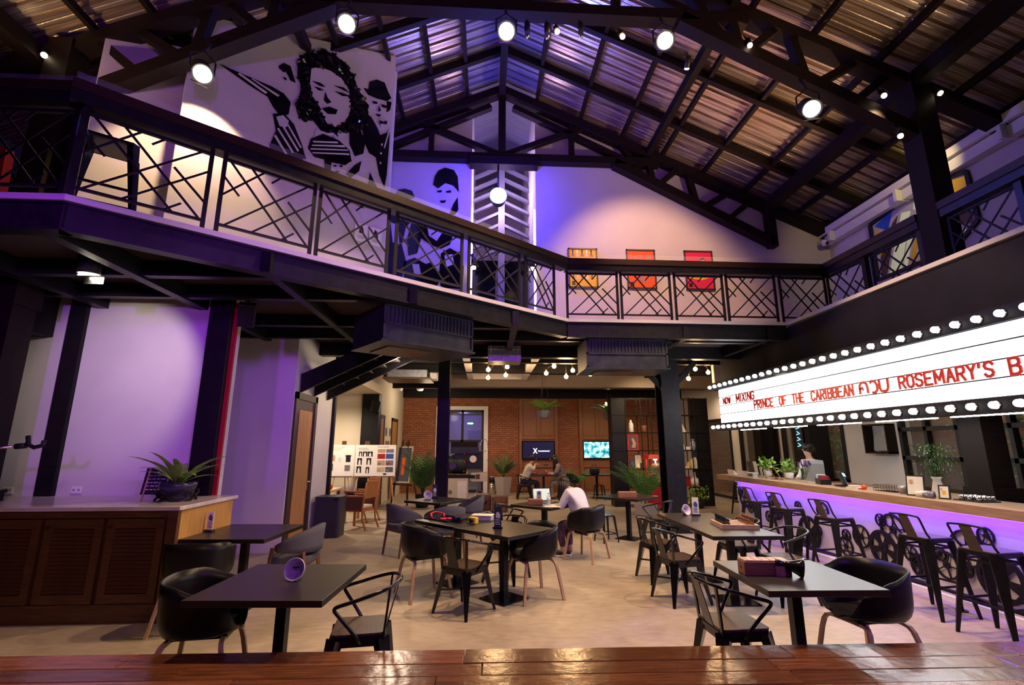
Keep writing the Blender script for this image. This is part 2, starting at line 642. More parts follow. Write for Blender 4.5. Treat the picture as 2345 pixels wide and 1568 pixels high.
def text_mesh(txt, size=1.0, thai=False, bold=0.0, depth=0.004):
    cu = bpy.data.curves.new('t', 'FONT')
    cu.body = txt
    cu.size = size
    cu.offset = bold
    cu.extrude = depth
    cu.resolution_u = 3
    ob = bpy.data.objects.new('t', cu)
    COL.objects.link(ob)
    dg = bpy.context.evaluated_depsgraph_get()
    me = bpy.data.meshes.new_from_object(ob.evaluated_get(dg))
    bpy.data.objects.remove(ob)
    bpy.data.curves.remove(cu)
    return me


def text_on(name, txt, o, ux, uy, width, height, material, parent, bold=0.0, depth=0.002, align='l'):
    """flat lettering laid into a rectangle width x height whose lower-left corner is o"""
    me = text_mesh(txt, 1.0, bold=bold, depth=0.001)
    if len(me.vertices) == 0:
        return None
    xs = [v.co.x for v in me.vertices]
    ys = [v.co.y for v in me.vertices]
    x0, x1, y0, y1 = min(xs), max(xs), min(ys), max(ys)
    ux = Vector(ux)
    uy = Vector(uy)
    nn = ux.cross(uy)
    for v in me.vertices:
        v.co = Vector(o) + ux * ((v.co.x - x0) / (x1 - x0) * width) + uy * ((v.co.y - y0) / (y1 - y0) * height) + nn * (depth if v.co.z > 0 else 0)
    me.materials.clear()
    me.materials.append(material)
    me.name = name
    ob = bpy.data.objects.new(name, me)
    COL.objects.link(ob)
    if parent is not None:
        ob.parent = parent
    return ob
# ================================================================== THE SETTING
struct('floor', MB().box(-10, 10, -4, 24, -0.12, 0), M['floor'], 'polished beige concrete floor')

# ---- wooden stage in the foreground
stage = bpy.data.objects.new('stage_floor', None)
COL.objects.link(stage)
stage.location = (0.18, 3.355, 0)
stage.rotation_euler = (0, 0, -0.0203)
tag(stage, 'glossy reddish brown wooden stage in the foreground', None, None, 'structure')
MB().box(-7, 8, -0.06, -0.02, 0, 0.418).build('riser', M['louver'], stage)
MB().box(-7, 8, -5.5, -0.06, 0.30, 0.41).build('stage_deck', M['black'], stage)
rng = random.Random(3)
row_w = [0.20, 0.155, 0.155, 0.155, 0.155, 0.155, 0.155, 0.155, 0.155, 0.155]
yy = 0.0
plank_me = {}
for ri, w in enumerate(row_w):
    x = -6.5 - rng.random() * 1.2
    while x < 7.2:
        L = rng.choice([1.1, 1.4, 1.7, 2.0])
        key = (ri == 0, L)
        if key not in plank_me:
            plank_me[key] = rbox(0, L - 0.004, -w + 0.004, 0, 0.41, 0.45, 0.004, 1).mesh('plank', M['plank'])
        o = bpy.data.objects.new('plank', plank_me[key])
        COL.objects.link(o)
        o.parent = stage
        o.location = (x, -yy, rng.uniform(-0.0012, 0.0012))
        o.rotation_euler = (rng.uniform(-0.006, 0.006), 0, 0)
        x += L
    yy += w

# ---- lower left walls
struct('wall_left', MB().box(-9.5, -3.42, 6.52, 6.72, 0, 3.72), M['plaster'], 'white plaster wall behind the louvred cabinet')
struct('trim_1', MB().box(-5.52, -5.31, 6.46, 6.52, 0, 3.72), M['black_paint'], 'black post on the white wall')
struct('trim_2', MB().box(-3.70, -3.42, 6.42, 6.52, 0, 3.72), M['black_paint'], 'black corner post at the end of the white wall')
struct('trim_3', MB().box(-9.5, -3.42, 6.44, 6.52, 3.66, 3.76), M['black_paint'])
struct('trim_4', MB().box(-6.65, -5.72, 6.1, 6.52, 3.10, 3.72).box(-9.5, -6.3, 6.0, 6.52, 2.4, 3.72), M['black_paint'], 'black bulkhead box under the mezzanine')
struct('wall_left_room', MB().box(-4.9, -3.3, 8.5, 8.7, 0, 3.72).box(-3.5, -3.3, 8.7, 10.66, 0, 3.72), M['plaster'], 'purple lit white wall with a narrow door')
struct('trim_5', MB().box(-3.52, -3.24, 10.62, 10.74, 0, 3.72), M['black_paint'])
struct('baseboard_left', MB().box(-3.3, -3.285, 9.62, 10.62, 0, 0.12), M['frame_brown'])
struct('wall_alcove', MB().box(-9, -3.5, 14.2, 14.35, 0, 3.72), M['plaster_warm'], 'cream back wall of the alcove')
struct('trim_6', MB().box(-3.52, -3.05, 14.05, 14.4, 0, 3.2), M['black_paint'], 'black pillar behind the display boards')
struct('ceiling_alcove', MB().box(-9, -3.0, 10.9, 14.2, 3.15, 3.72), M['plaster_warm'], 'cream soffit over the alcove')
struct('wall_side', MB().box(-3.3, -3.1, 14.4, 18.5, 0, 3.72), M['plaster_warm'], 'cream side wall with two narrow doors')

# ---- brick wall and back room
bw = struct('wall_back', MB().box(-3.1, -1.84, 18.5, 18.7, 0, 3.47).box(-1.84, 0.11, 18.5, 18.7, 3.16, 3.47).box(0.11, 9.8, 18.5, 18.7, 0, 3.47), M['brick'], 'red brick wall of the back room')
struct('trim_7', MB().box(-3.1, 9.8, 18.3, 18.7, 3.47, 3.9), M['black_paint'])
struct('ceiling_back', MB().box(-9, 9.8, 9.75, 19, 3.80, 3.9), M['black_paint'], 'black ceiling of the back room')
struct('trim_8', MB().box(-1.2, 9.5, 14.4, 14.62, 3.44, 3.80).box(-1.2, 9.5, 14.3, 14.72, 3.42, 3.45), mat('beam_beige', (.22, .17, .14), .8), 'beige ceiling beam across the back room')
for i, y in enumerate((11.0, 12.6, 16.2)):
    struct('trim_%d' % (9 + i), MB().box(-3.2, 9.5, y, y + 0.14, 3.58, 3.8), M['black_paint'])
# glazed back door with the hall behind it
dr = bpy.data.objects.new('door_1', None)
COL.objects.link(dr)
tag(dr, 'tall dark framed glass door in a white surround in the brick wall', None, None, 'structure')
MB().box(-1.84, -1.68, 18.42, 18.7, 0, 3.16).box(-0.05, 0.11, 18.42, 18.7, 0, 3.16).box(-1.68, -0.05, 18.42, 18.7, 3.02, 3.16).build('surround', M['white'], dr)
m = MB()
for x in (-1.68, -0.90, -0.13):
    m.box(x, x + 0.09, 18.5, 18.6, 0, 3.02)
m.box(-1.68, -0.05, 18.5, 18.6, 2.94, 3.02).box(-1.68, -0.05, 18.5, 18.6, 0, 0.1).box(-1.68, -0.05, 18.5, 18.6, 1.83, 1.90)
m.build('door_frame', M['black'], dr)
for x in (-1.59, -0.81):
    MB().box(x, x + 0.69, 18.54, 18.552, 0.1, 1.83).build('pane', M['clear'], dr)
    MB().box(x, x + 0.69, 18.54, 18.552, 1.90, 2.94).build('pane', M['clear'], dr)
MB().cyl((-0.20, 18.46, 1.0), (-0.20, 18.46, 1.35), 0.012).build('handle', M['chrome'], dr)
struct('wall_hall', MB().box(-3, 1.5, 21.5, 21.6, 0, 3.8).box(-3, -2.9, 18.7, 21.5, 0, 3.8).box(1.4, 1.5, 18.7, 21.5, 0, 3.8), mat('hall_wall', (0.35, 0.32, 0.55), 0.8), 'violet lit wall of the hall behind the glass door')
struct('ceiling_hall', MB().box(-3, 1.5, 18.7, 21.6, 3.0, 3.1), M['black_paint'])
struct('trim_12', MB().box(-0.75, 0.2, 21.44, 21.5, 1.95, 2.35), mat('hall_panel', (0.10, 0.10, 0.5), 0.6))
struct('trim_13', MB().box(-2.6, 1.2, 20.9, 20.95, 1.85, 1.93).box(-2.6, 1.2, 20.9, 20.95, 0.75, 0.8), M['black'])
lamp('hall_light', 'POINT', (-0.9, 20.4, 2.75), 22, (0.40, 0.30, 1.0), size=0.2)

# ---- gable wall of the upper floor with the central opening
YU = 9.6
RX, RZ, RK = 0.3, 9.85, 0.455


def rz_(x, d=0.0):
    return RZ - RK * abs(x - RX) - d


m = MB()
m.prism([(-7.2, 3.6), (-0.36, 3.6), (-0.36, rz_(-0.36, .05)), (-7.2, rz_(-7.2, .05))], (0, YU + 0.16, 0), (1, 0, 0), (0, 0, 1), 0.16)
m.prism([(1.05, 3.6), (7.6, 3.6), (7.6, rz_(7.6, .05)), (1.05, rz_(1.05, .05))], (0, YU + 0.16, 0), (1, 0, 0), (0, 0, 1), 0.16)
struct('wall_gable', m, M['plaster'], 'white gable wall of the upper floor with film genre posters')
struct('wall_corridor', MB().box(-0.52, -0.36, YU + 0.16, 14, 3.6, 9.8).box(1.05, 1.21, YU + 0.16, 14, 3.6, 9.8).box(-0.52, 1.21, 14, 14.1, 3.6, 9.8), M['plaster'], 'white walls of the narrow corridor behind the gable opening')
struct('floor_corridor', MB().box(-0.52, 1.21, YU + 0.16, 14, 3.9, 3.95), M['black_paint'])
m = MB()
for k in range(9):
    z = 6.5 + k * 0.32
    m.beam((-0.36, 11.2, z - 0.35), (0.34, 11.2, z), 0.10, 0.07)
    m.beam((1.05, 11.2, z - 0.35), (0.34, 11.2, z), 0.10, 0.07)
m.box(0.27, 0.43, 11.12, 11.3, 3.95, 9.4)
struct('trim_14', m, M['ridge_sheet'], 'slatted gable seen through the opening')
struct('ceiling_corridor', MB().prism([(-.52, rz_(-.52)), (RX, RZ), (1.21, rz_(1.21)), (1.21, rz_(1.21, -.05)), (RX, RZ + .05), (-.52, rz_(-.52, -.05))], (0, 14, 0), (1, 0, 0), (0, 0, 1), 4.3), M['ridge_sheet'])
struct('door_2', MB().box(-0.30, 0.22, 11.7, 11.75, 3.95, 6.1).box(0.46, 1.0, 11.7, 11.75, 3.95, 6.1).box(-0.36, 1.05, 11.66, 11.76, 6.1, 6.35), M['black_gloss'], 'dark glossy glass screen inside the corridor')
lamp('corridor_fill', 'POINT', (0.34, 10.5, 7.6), 70, (0.75, 0.5, 1.0), size=.2)  # added lilac fill that brightens the slats, no fixture
for i, x in enumerate((-0.345, 1.0)):
    o = tag(MB().box(x, x + 0.035, YU + 0.02, YU + 0.06, 3.9, 6.75).build('light_strip', M['lilac_strip']),
            ('vertical lilac light strip on the left side of the gable opening', 'vertical lilac light strip on the right side of the gable opening')[i], 'light strip', 'light strips in the gable opening')

# ---- right outer wall
m = MB()
m.box(7.6, 7.8, -4, 19, 3.3, 6.75)
WN = [(4.3, 5.3), (6.1, 7.1), (7.4, 8.55), (9.95, 10.9), (11.45, 12.1), (12.6, 14.2), (14.7, 17.5)]
y = -4.0
for a, b in WN:
    m.box(7.6, 7.8, y, a, 0, 3.3)
    m.box(7.6, 7.8, a, b, 0, 0.95 if b < 12.5 else 0.1)
    m.box(7.6, 7.8, a, b, 2.55, 3.3)
    y = b
m.box(7.6, 7.8, y, 19, 0, 3.3)
struct('wall_right', m, M['plaster'], 'pale plaster wall behind the bar and upper walkway')
for i, (a, b) in enumerate(WN):
    w_ = bpy.data.objects.new('window_%d' % (i + 1), None)
    COL.objects.link(w_)
    tag(w_, 'dark framed window behind the bar', None, None, 'structure')
    z0 = 0.95 if b < 12.5 else 0.1
    m = MB()
    m.box(7.56, 7.66, a, a + 0.07, z0, 2.55).box(7.56, 7.66, b - 0.07, b, z0, 2.55).box(7.56, 7.66, a, b, 2.48, 2.55).box(7.56, 7.66, a, b, z0, z0 + 0.06)
    if b < 8.6:
        m.box(7.56, 7.66, a, b, 1.95, 2.02).box(7.56, 7.66, a, b, 1.45, 1.52).box(7.56, 7.66, (a + b) / 2, (a + b) / 2 + 0.06, z0, 2.5)
    m.build('window_frame', M['black'], w_)
    MB().box(7.68, 7.69, a, b, z0, 2.55).build('pane', M['clear'], w_)
struct('wall_outside', MB().box(10.0, 10.1, -4, 20, 0, 3.5), mat('outside_brick', (0.16, 0.07, 0.035), 0.9, noise=((0.08, 0.035, 0.02), 3, (1, 1, 14))), 'brown clad wall seen through the bar windows')
lamp('garden_light', 'POINT', (9.1, 9.5, 2.8), 25, (1, .75, .45), size=.3)
lamp('garden_light_2', 'POINT', (9.1, 13.5, 2.8), 18, (1, .75, .45), size=.3)

# ---- black fascia over the bar, with the marquee on it
struct('wall_fascia', MB().box(5.27, 5.42, -4, 10.4, 2.05, 3.72), M['fascia'], 'black fascia wall above the bar')
struct('trim_15', MB().box(5.42, 7.6, 10.2, 10.36, 2.95, 3.72), M['black_paint'])
struct('trim_16', MB().box(5.9, 6.6, 10.9, 11.0, 2.85, 3.75).box(5.4, 9, 11.0, 11.12, 3.15, 3.75), M['plaster_warm'], 'cream bulkhead panel beside the marquee')

# ---- roof
roof = bpy.data.objects.new('ceiling', None)
COL.objects.link(roof)
tag(roof, 'corrugated metal gable roof on dark rafters and purlins', None, None, 'structure')


def sheet_mesh(side, w=0.8, x_in=0.82, x_out=7.75):
    per = 0.2
    prof = []
    n = int(w / per)
    for k in range(n):
        for u, h in ((0.0, 0), (0.22, 0), (0.26, 0.06), (0.46, 0.06), (0.54, 0), (0.72, 0.0), (0.76, 0.008), (0.84, 0.008), (0.88, 0)):
            prof.append(((k + u) * per, h))
    prof.append((w, 0))
    vs = []
    for xx in (x_in, x_out):
        for y, h in prof:
            vs.append((side * xx, y, -RK * xx + h))
    N = len(prof)
    fs = [(i, i + 1, N + i + 1, N + i) for i in range(N - 1)]
    mb = MB().add(vs, fs)
    return mb.mesh('roof_sheet', M['roof'])


for side in (-1, 1):
    me = sheet_mesh(side)
    y = -1.6
    while y < 9.5:
        o = bpy.data.objects.new('roof_sheet', me)
        COL.objects.link(o)
        o.parent = roof
        o.location = (RX, y, RZ + rng.uniform(-.004, .004))
        y += 0.8
    # ridge sheet, smoother and greyer
    me2 = sheet_mesh(side, 0.8, 0.0, 0.84)
    me2.materials[0] = M['ridge_sheet']
    y = -1.6
    while y < 9.5:
        o = bpy.data.objects.new('ridge_sheet', me2)
        COL.objects.link(o)
        o.parent = roof
        o.location = (RX, y, RZ + 0.012)
        y += 0.8
# purlins along Y (x, width, depth)
PUR = [(1.09, .07, .10), (2.07, .07, .10), (3.0, .07, .10), (3.58, .12, .17), (3.9, .07, .10), (4.8, .07, .10), (5.72, .07, .10), (6.2, .20, .22), (6.85, .07, .10), (7.5, .08, .12),
       (-0.48, .07, .10), (-1.17, .07, .10), (-1.87, .07, .10), (-2.6, .07, .10), (-3.0, .12, .17), (-3.75, .07, .10), (-4.6, .07, .10), (-5.3, .07, .10), (-5.95, .20, .22), (-6.7, .07, .10)]
for x, w, h in PUR:
    z = rz_(x) - h / 2 - 0.03 - (0.14 if w > .1 else 0.05)
    MB().beam((x, -1.6, z), (x, 9.58, z), w, h).build('roof_purlin', M['beam_wood'], roof)
MB().beam((RX, -1.6, RZ - .30), (RX, 9.58, RZ - .30), 0.14, 0.30).build('ridge_beam', M['beam_wood'], roof)
# rafters between the trusses
for y in (-0.6, 1.1, 2.8, 4.4, 7.15, 8.45):
    for s in (-1, 1):
        xe = RX + s * 7.2
        MB().beam((RX, y, RZ - .14), (xe, y, rz_(xe, .14)), 0.10, 0.16).build('rafter', M['beam_wood'], roof)


# ---- trusses
def truss(y, label, thick=0.16):
    t = thing('roof_truss', label, 'truss', (0, y, 0), 0, 'dark timber roof trusses')
    B = M['beam_wood']
    ex = 5.92
    zt = lambda x: rz_(x, .30)
    for s in (-1, 1):
        X = lambda d: RX + s * d
        MB().beam((RX, 0, zt(RX)), (X(ex + 1.5), 0, zt(X(ex + 1.5))), thick, 0.24, (0, 1, 0)).build('top_chord', B, t)
        MB().beam((X(2.5), 0, 7.82), (X(ex), 0, 6.02), thick * 1.15, 0.20, (0, 1, 0)).build('bottom_chord', B, t)
        zl = lambda d: 7.82 + (6.02 - 7.82) * (d - 2.5) / (ex - 2.5)
        webs = [((0.0, 9.35), (1.95, 7.95)) if False else None]
        MB().beam((X(0.08), 0, 7.95), (X(1.85), 0, zt(X(1.85))), thick * .7, 0.14, (0, 1, 0)).build('brace', B, t)
        MB().beam((X(0.25), 0, 9.15), (X(2.65), 0, 7.95), thick * .7, 0.14, (0, 1, 0)).build('brace', B, t)
        MB().beam((X(1.55), 0, 7.9), (X(1.55), 0, zt(X(1.55))), thick * .7, 0.13, (0, 1, 0)).build('web_post', B, t)
        for a, b in (((2.65, 1), (3.15, 0)), ((3.35, 0), (3.25, 1)), ((3.45, 0), (3.95, 1)), ((4.30, 0), (4.15, 1)), ((4.42, 0), (5.10, 1)), ((4.95, 0), (5.55, 1))):
            pa = (X(a[0]), 0, zt(X(a[0])) if a[1] else zl(a[0]))
            pb = (X(b[0]), 0, zt(X(b[0])) if b[1] else zl(b[0]))
            MB().beam(pa, pb, thick * .7, 0.13, (0, 1, 0)).build('web', B, t)
        MB().beam((X(ex), 0, 5.92), (X(ex), 0, zt(X(ex))), thick, 0.20, (0, 1, 0)).build('end_post', B, t)
    MB().beam((RX - 3.5, 0, 7.86), (RX + 3.5, 0, 7.86), thick * 1.05, 0.20, (0, 1, 0)).build('tie_beam', B, t)
    MB().beam((RX, 0, 7.8), (RX, 0, 9.5), thick, 0.18, (0, 1, 0)).build('king_post', B, t)
    return t


truss(9.48, 'dark roof truss standing against the white gable wall')
tn = truss(5.8, 'dark roof truss carrying the stage lights, nearest the camera')
MB().box(-0.40, 1.09, 9.36, 9.6, 7.66, 7.86).build('trim_17', M['beam_wood'])['kind'] = 'structure'

# ---- tall columns of the hall
for x, lab in ((6.22, 'tall dark timber column rising through the walkway beside the marquee'), (-5.62, 'tall dark timber column behind the left balcony corner')):
    t = thing('hall_column', lab, 'column', (x, 5.8, 0), 0, 'tall columns of the hall')
    MB().box(-.15, .15, -.15, .15, 0, 6.95).build('shaft', M['beam_wood'], t)
    MB().box(-.18, .18, -.18, .18, 3.3, 3.62).build('collar', M['beam_wood'], t)
    MB().box(-.19, .19, -.19, .19, 1.0, 1.2).build('band', M['beam_wood'], t)
# columns under the gable wall
for x0, x1, y, lab in ((-0.98, -0.74, 10.1, 'slim black steel column behind the round backed lounge chairs'), (3.70, 4.08, 10.1, 'wide black steel column standing behind the long table')):
    t = thing('steel_column', lab, 'column', ((x0 + x1) / 2, y, 0), 0, 'black steel columns')
    hw = (x1 - x0) / 2
    MB().box(-hw, hw, -.02 - hw, .02 - hw, 0, 3.6).box(-hw, hw, hw - .02, hw + .02, 0, 3.6).box(-.02, .02, -hw, hw, 0, 3.6).build('shaft', M['steel_black'], t)
    MB().box(-hw - .06, hw + .06, -hw - .06, hw + .06, 0, 0.025).build('base_plate', M['steel_black'], t)
    for s in ((-1, 1) if x0 > 0 else ()):
        MB().beam((0, s * .1, 2.75), (s * .75, s * .1, 3.55), 0.08, 0.10).build('bracket', M['steel_black'], t)

# ---- mezzanine
EDGE = [(-9.0, 3.98), (-3.63, 3.98), (1.39, 7.86), (5.27, 7.90)]
slab = MB().prism([(-9, 9.6), (-9, 3.98), (-3.63, 3.98), (1.39, 7.86), (5.27, 7.9), (5.27, -4), (7.6, -4), (7.6, 9.6)], (0, 0, 3.765), (1, 0, 0), (0, 1, 0), 0.055)
struct('floor_mezzanine', slab, M['plaster'], 'concrete slab of the upper walkway')
soffit = MB().prism([(-9, 9.6), (-9, 4.1), (-3.7, 4.1), (1.34, 7.98), (5.2, 8.0), (5.2, 9.6)], (0, 0, 3.70), (1, 0, 0), (0, 1, 0), 0.015)
struct('ceiling_mezzanine', soffit, mat('soffit', (0.05, 0.03, 0.028), 0.8), 'dark boards under the upper walkway')
m = MB()
for a, b in zip(EDGE[:-1], EDGE[1:]):
    d = Vector((b[0] - a[0], b[1] - a[1], 0)).normalized()
    n = Vector((-d.y, d.x, 0))
    A = Vector((a[0], a[1], 0)) + n * 0.05
    Bv = Vector((b[0], b[1], 0)) + n * 0.05
    m.beam(A + Vector((0, 0, 3.635)), Bv + Vector((0, 0, 3.635)), 0.02, 0.25)
    m.beam(A + Vector((0, 0, 3.752)) + n * .04, Bv + Vector((0, 0, 3.752)) + n * .04, 0.14, 0.022)
    m.beam(A + Vector((0, 0, 3.51)) + n * .04, Bv + Vector((0, 0, 3.51)) + n * .04, 0.14, 0.022)
struct('trim_18', m, M['steel_black'], 'black steel edge beam of the upper walkway')
m = MB()
for x in (-8, -6.6, -5.2, -3.9):
    m.box(x, x + .12, 4.1, 9.5, 3.5, 3.72)
for y in (5.2, 6.0, 7.4, 8.3):
    m.box(-9, {5.2: -2.2, 6.0: -1.2, 7.4: .6, 8.3: 5.2}[y], y, y + .10, 3.52, 3.72)
for x in (-2.4, -1.0, 0.4, 1.9, 3.4, 4.9):
    m.box(x, x + .10, max(4.1, 7.9 if x > 1.4 else 6.8 + (x) * .77), 9.6, 3.5, 3.72)
m.box(-3.3, 5.3, 9.55, 9.75, 3.45, 3.72)
struct('trim_19', m, M['steel_black'], 'black beams below the upper walkway')

# ---- staircase stringers under the mezzanine
st = thing('staircase', 'black open staircase climbing under the walkway beside the narrow door', 'staircase', (0, 0, 0))
for y in (8.75, 9.45, 10.25):
    MB().prism([(-3.28, 2.62), (-3.28, 2.95), (-1.7, 3.69), (-1.12, 3.69)], (0, y, 0), (1, 0, 0), (0, 0, 1), 0.06).build('stringer', M['black_paint'], st)
for k in range(6):
    x = -3.2 + k * 0.28
    MB().box(x, x + .27, 8.8, 10.2, 2.93 + k * .125, 2.965 + k * .125).build('tread', M['beam_wood'], st)
MURAL_BLACK = {'hair': [(2.17, 7.76), (2.26, 7.97), (2.5, 8.16), (2.73, 8.22), (2.92, 8.14), (3.06, 7.99), (3.17, 7.78), (3.29, 7.64), (3.38, 7.43), (3.36, 7.14), (3.23, 6.95), (3.07, 6.92), (2.87, 6.7), (2.62, 6.7), (2.47, 6.83), (2.34, 6.74), (2.24, 6.82), (2.19, 6.97), (2.23, 7.11), (2.25, 7.32), (2.17, 7.52)], 'arm': [(1.13, 7.09), (1.46, 7.09), (1.82, 7.1), (2.01, 7.07), (2.12, 6.97), (2.11, 6.75), (1.99, 6.67), (1.88, 6.77), (1.79, 6.9), (1.53, 6.96)], 'torso': [(1.89, 6.65), (2.04, 6.74), (2.2, 6.62), (2.34, 6.34), (2.43, 6.11), (2.17, 6.04), (1.98, 6.03), (1.89, 6.1), (1.96, 6.39)], 'dress': [(2.47, 6.49), (2.65, 6.66), (2.91, 6.66), (3.1, 6.56), (3.15, 6.37), (2.9, 6.25), (2.55, 6.2), (2.44, 6.31)], 'shawl': [(3.07, 6.92), (3.24, 7.0), (3.37, 6.9), (3.34, 6.6), (3.2, 6.49), (3.09, 6.68)], 'hat': [(3.26, 7.86), (3.35, 7.88), (3.36, 8.04), (3.49, 8.16), (3.64, 8.18), (3.72, 8.03), (3.79, 7.93), (3.71, 7.83), (3.51, 7.78), (3.35, 7.77)], 'sideburn': [(3.71, 7.83), (3.8, 7.85), (3.78, 7.68), (3.72, 7.6)], 'suit': [(3.34, 7.41), (3.44, 7.35), (3.55, 7.21), (3.62, 7.09), (3.74, 7.19), (3.8, 7.26), (3.8, 6.91), (3.79, 6.38), (3.76, 6.12), (3.65, 6.33), (3.57, 6.63), (3.44, 6.66), (3.36, 6.8), (3.3, 7.02)], 'small_head': [(1.89, 7.5), (1.96, 7.6), (2.06, 7.6), (2.11, 7.47), (2.16, 7.35), (2.08, 7.35), (2.01, 7.46), (1.91, 7.46)], 'fan': [(3.07, 6.1), (3.21, 6.33), (3.32, 6.45), (3.29, 6.25), (3.16, 6.07)], 'boot': [(3.48, 6.3), (3.56, 6.17), (3.64, 6.05), (3.46, 6.05)], 'cap': [(2.7, 6.25), (2.89, 6.42), (3.07, 6.46), (3.13, 6.36), (3.05, 6.26), (2.82, 6.22), (2.83, 6.0), (2.74, 5.98)], 'bird': [(2.78, 5.77), (2.97, 5.86), (3.05, 5.68), (2.88, 5.63), (2.77, 5.67)], 'shoe': [(3.3, 5.9), (3.41, 5.9), (3.41, 5.6), (3.29, 5.62), (3.34, 5.76)], 'hem': [(2.11, 6.01), (2.36, 6.1), (2.47, 6.01), (2.46, 5.74), (2.38, 5.82), (2.31, 5.98)]}
MURAL_WHITE = {'face': [(2.37, 7.73), (2.49, 7.83), (2.67, 7.86), (2.85, 7.83), (3.0, 7.69), (3.05, 7.46), (3.05, 7.23), (2.96, 6.99), (2.82, 6.86), (2.69, 6.86), (2.59, 7.0), (2.53, 7.14), (2.43, 7.24), (2.37, 7.43)], 'neck': [(2.53, 6.69), (2.72, 6.7), (2.95, 6.83), (3.04, 6.82), (2.87, 6.67), (2.64, 6.68), (2.52, 6.56)], 'mask_face': [(1.94, 6.62), (2.03, 6.69), (2.12, 6.63), (2.1, 6.52), (2.0, 6.49)], 'lapel': [(3.44, 7.37), (3.47, 7.38), (3.65, 7.19), (3.62, 7.14)], 'lapel_b': [(3.77, 7.25), (3.8, 7.28), (3.72, 6.87), (3.7, 6.88)], 'button_a': [(3.65, 6.93), (3.67, 6.94), (3.67, 6.9), (3.65, 6.89)], 'button_b': [(3.64, 6.75), (3.67, 6.76), (3.67, 6.73), (3.64, 6.72)], 'button_c': [(3.64, 6.56), (3.67, 6.57), (3.67, 6.54), (3.65, 6.53)], 'stripe_a': [(2.5, 6.46), (2.89, 6.62), (2.9, 6.6), (2.51, 6.44)], 'stripe_b': [(2.5, 6.39), (2.99, 6.6), (3.02, 6.58), (2.49, 6.37)], 'stripe_c': [(2.48, 6.32), (3.06, 6.55), (3.08, 6.54), (2.48, 6.3)], 'stripe_d': [(2.51, 6.26), (3.09, 6.49), (3.1, 6.47), (2.52, 6.25)], 'torso_a': [(1.97, 6.43), (1.99, 6.45), (2.24, 6.14), (2.22, 6.12)], 'torso_b': [(2.03, 6.51), (2.04, 6.54), (2.31, 6.2), (2.29, 6.18)], 'torso_c': [(2.08, 6.59), (2.1, 6.6), (2.34, 6.28), (2.33, 6.25)], 'torso_d': [(1.94, 6.29), (1.96, 6.32), (2.16, 6.06), (2.13, 6.05)], 'arm_a': [(1.37, 7.06), (1.39, 7.08), (1.78, 6.96), (1.76, 6.93)], 'arm_b': [(1.55, 7.07), (1.57, 7.08), (1.95, 7.0), (1.93, 6.97)], 'shirt': [(3.58, 7.41), (3.72, 7.44), (3.7, 7.21), (3.63, 7.18)]}
MURAL_FEATURE = {'hat_eye_a': [(3.43, 7.67), (3.52, 7.7), (3.52, 7.66), (3.45, 7.63)], 'hat_eye_b': [(3.61, 7.7), (3.7, 7.71), (3.69, 7.66), (3.61, 7.65)], 'hat_mouth': [(3.52, 7.46), (3.61, 7.48), (3.58, 7.43), (3.52, 7.43)], 'hat_nose': [(3.55, 7.64), (3.6, 7.56), (3.55, 7.52)], 'bow_tie': [(3.58, 7.36), (3.65, 7.36), (3.73, 7.42), (3.72, 7.34), (3.66, 7.33), (3.59, 7.29)], 'cap_eye_a': [(2.85, 6.17), (2.9, 6.19), (2.9, 6.16), (2.85, 6.15)], 'cap_eye_b': [(2.95, 6.21), (3.0, 6.23), (3.0, 6.2), (2.95, 6.18)], 'cap_mouth': [(2.89, 6.08), (2.96, 6.1), (2.94, 6.07), (2.89, 6.06)], 'small_eye': [(1.94, 7.44), (1.98, 7.45), (1.98, 7.43), (1.95, 7.42)], 'small_chin': [(1.97, 7.34), (2.02, 7.34), (2.02, 7.3), (1.98, 7.31)], 'brow_a': [(2.4, 7.5), (2.53, 7.54), (2.61, 7.51), (2.53, 7.48)], 'eye_a': [(2.44, 7.42), (2.53, 7.44), (2.59, 7.43), (2.51, 7.39)], 'brow_b': [(2.75, 7.61), (2.91, 7.66), (3.02, 7.62), (2.91, 7.61)], 'eye_b': [(2.77, 7.51), (2.91, 7.55), (3.02, 7.55), (2.9, 7.49)], 'nose': [(2.62, 7.42), (2.66, 7.33), (2.73, 7.28), (2.67, 7.22), (2.61, 7.25)], 'lips': [(2.59, 7.09), (2.7, 7.18), (2.84, 7.19), (2.82, 7.1), (2.69, 7.04)], 'jaw': [(2.59, 7.0), (2.69, 6.86), (2.82, 6.86), (2.7, 6.82), (2.6, 6.9)]}
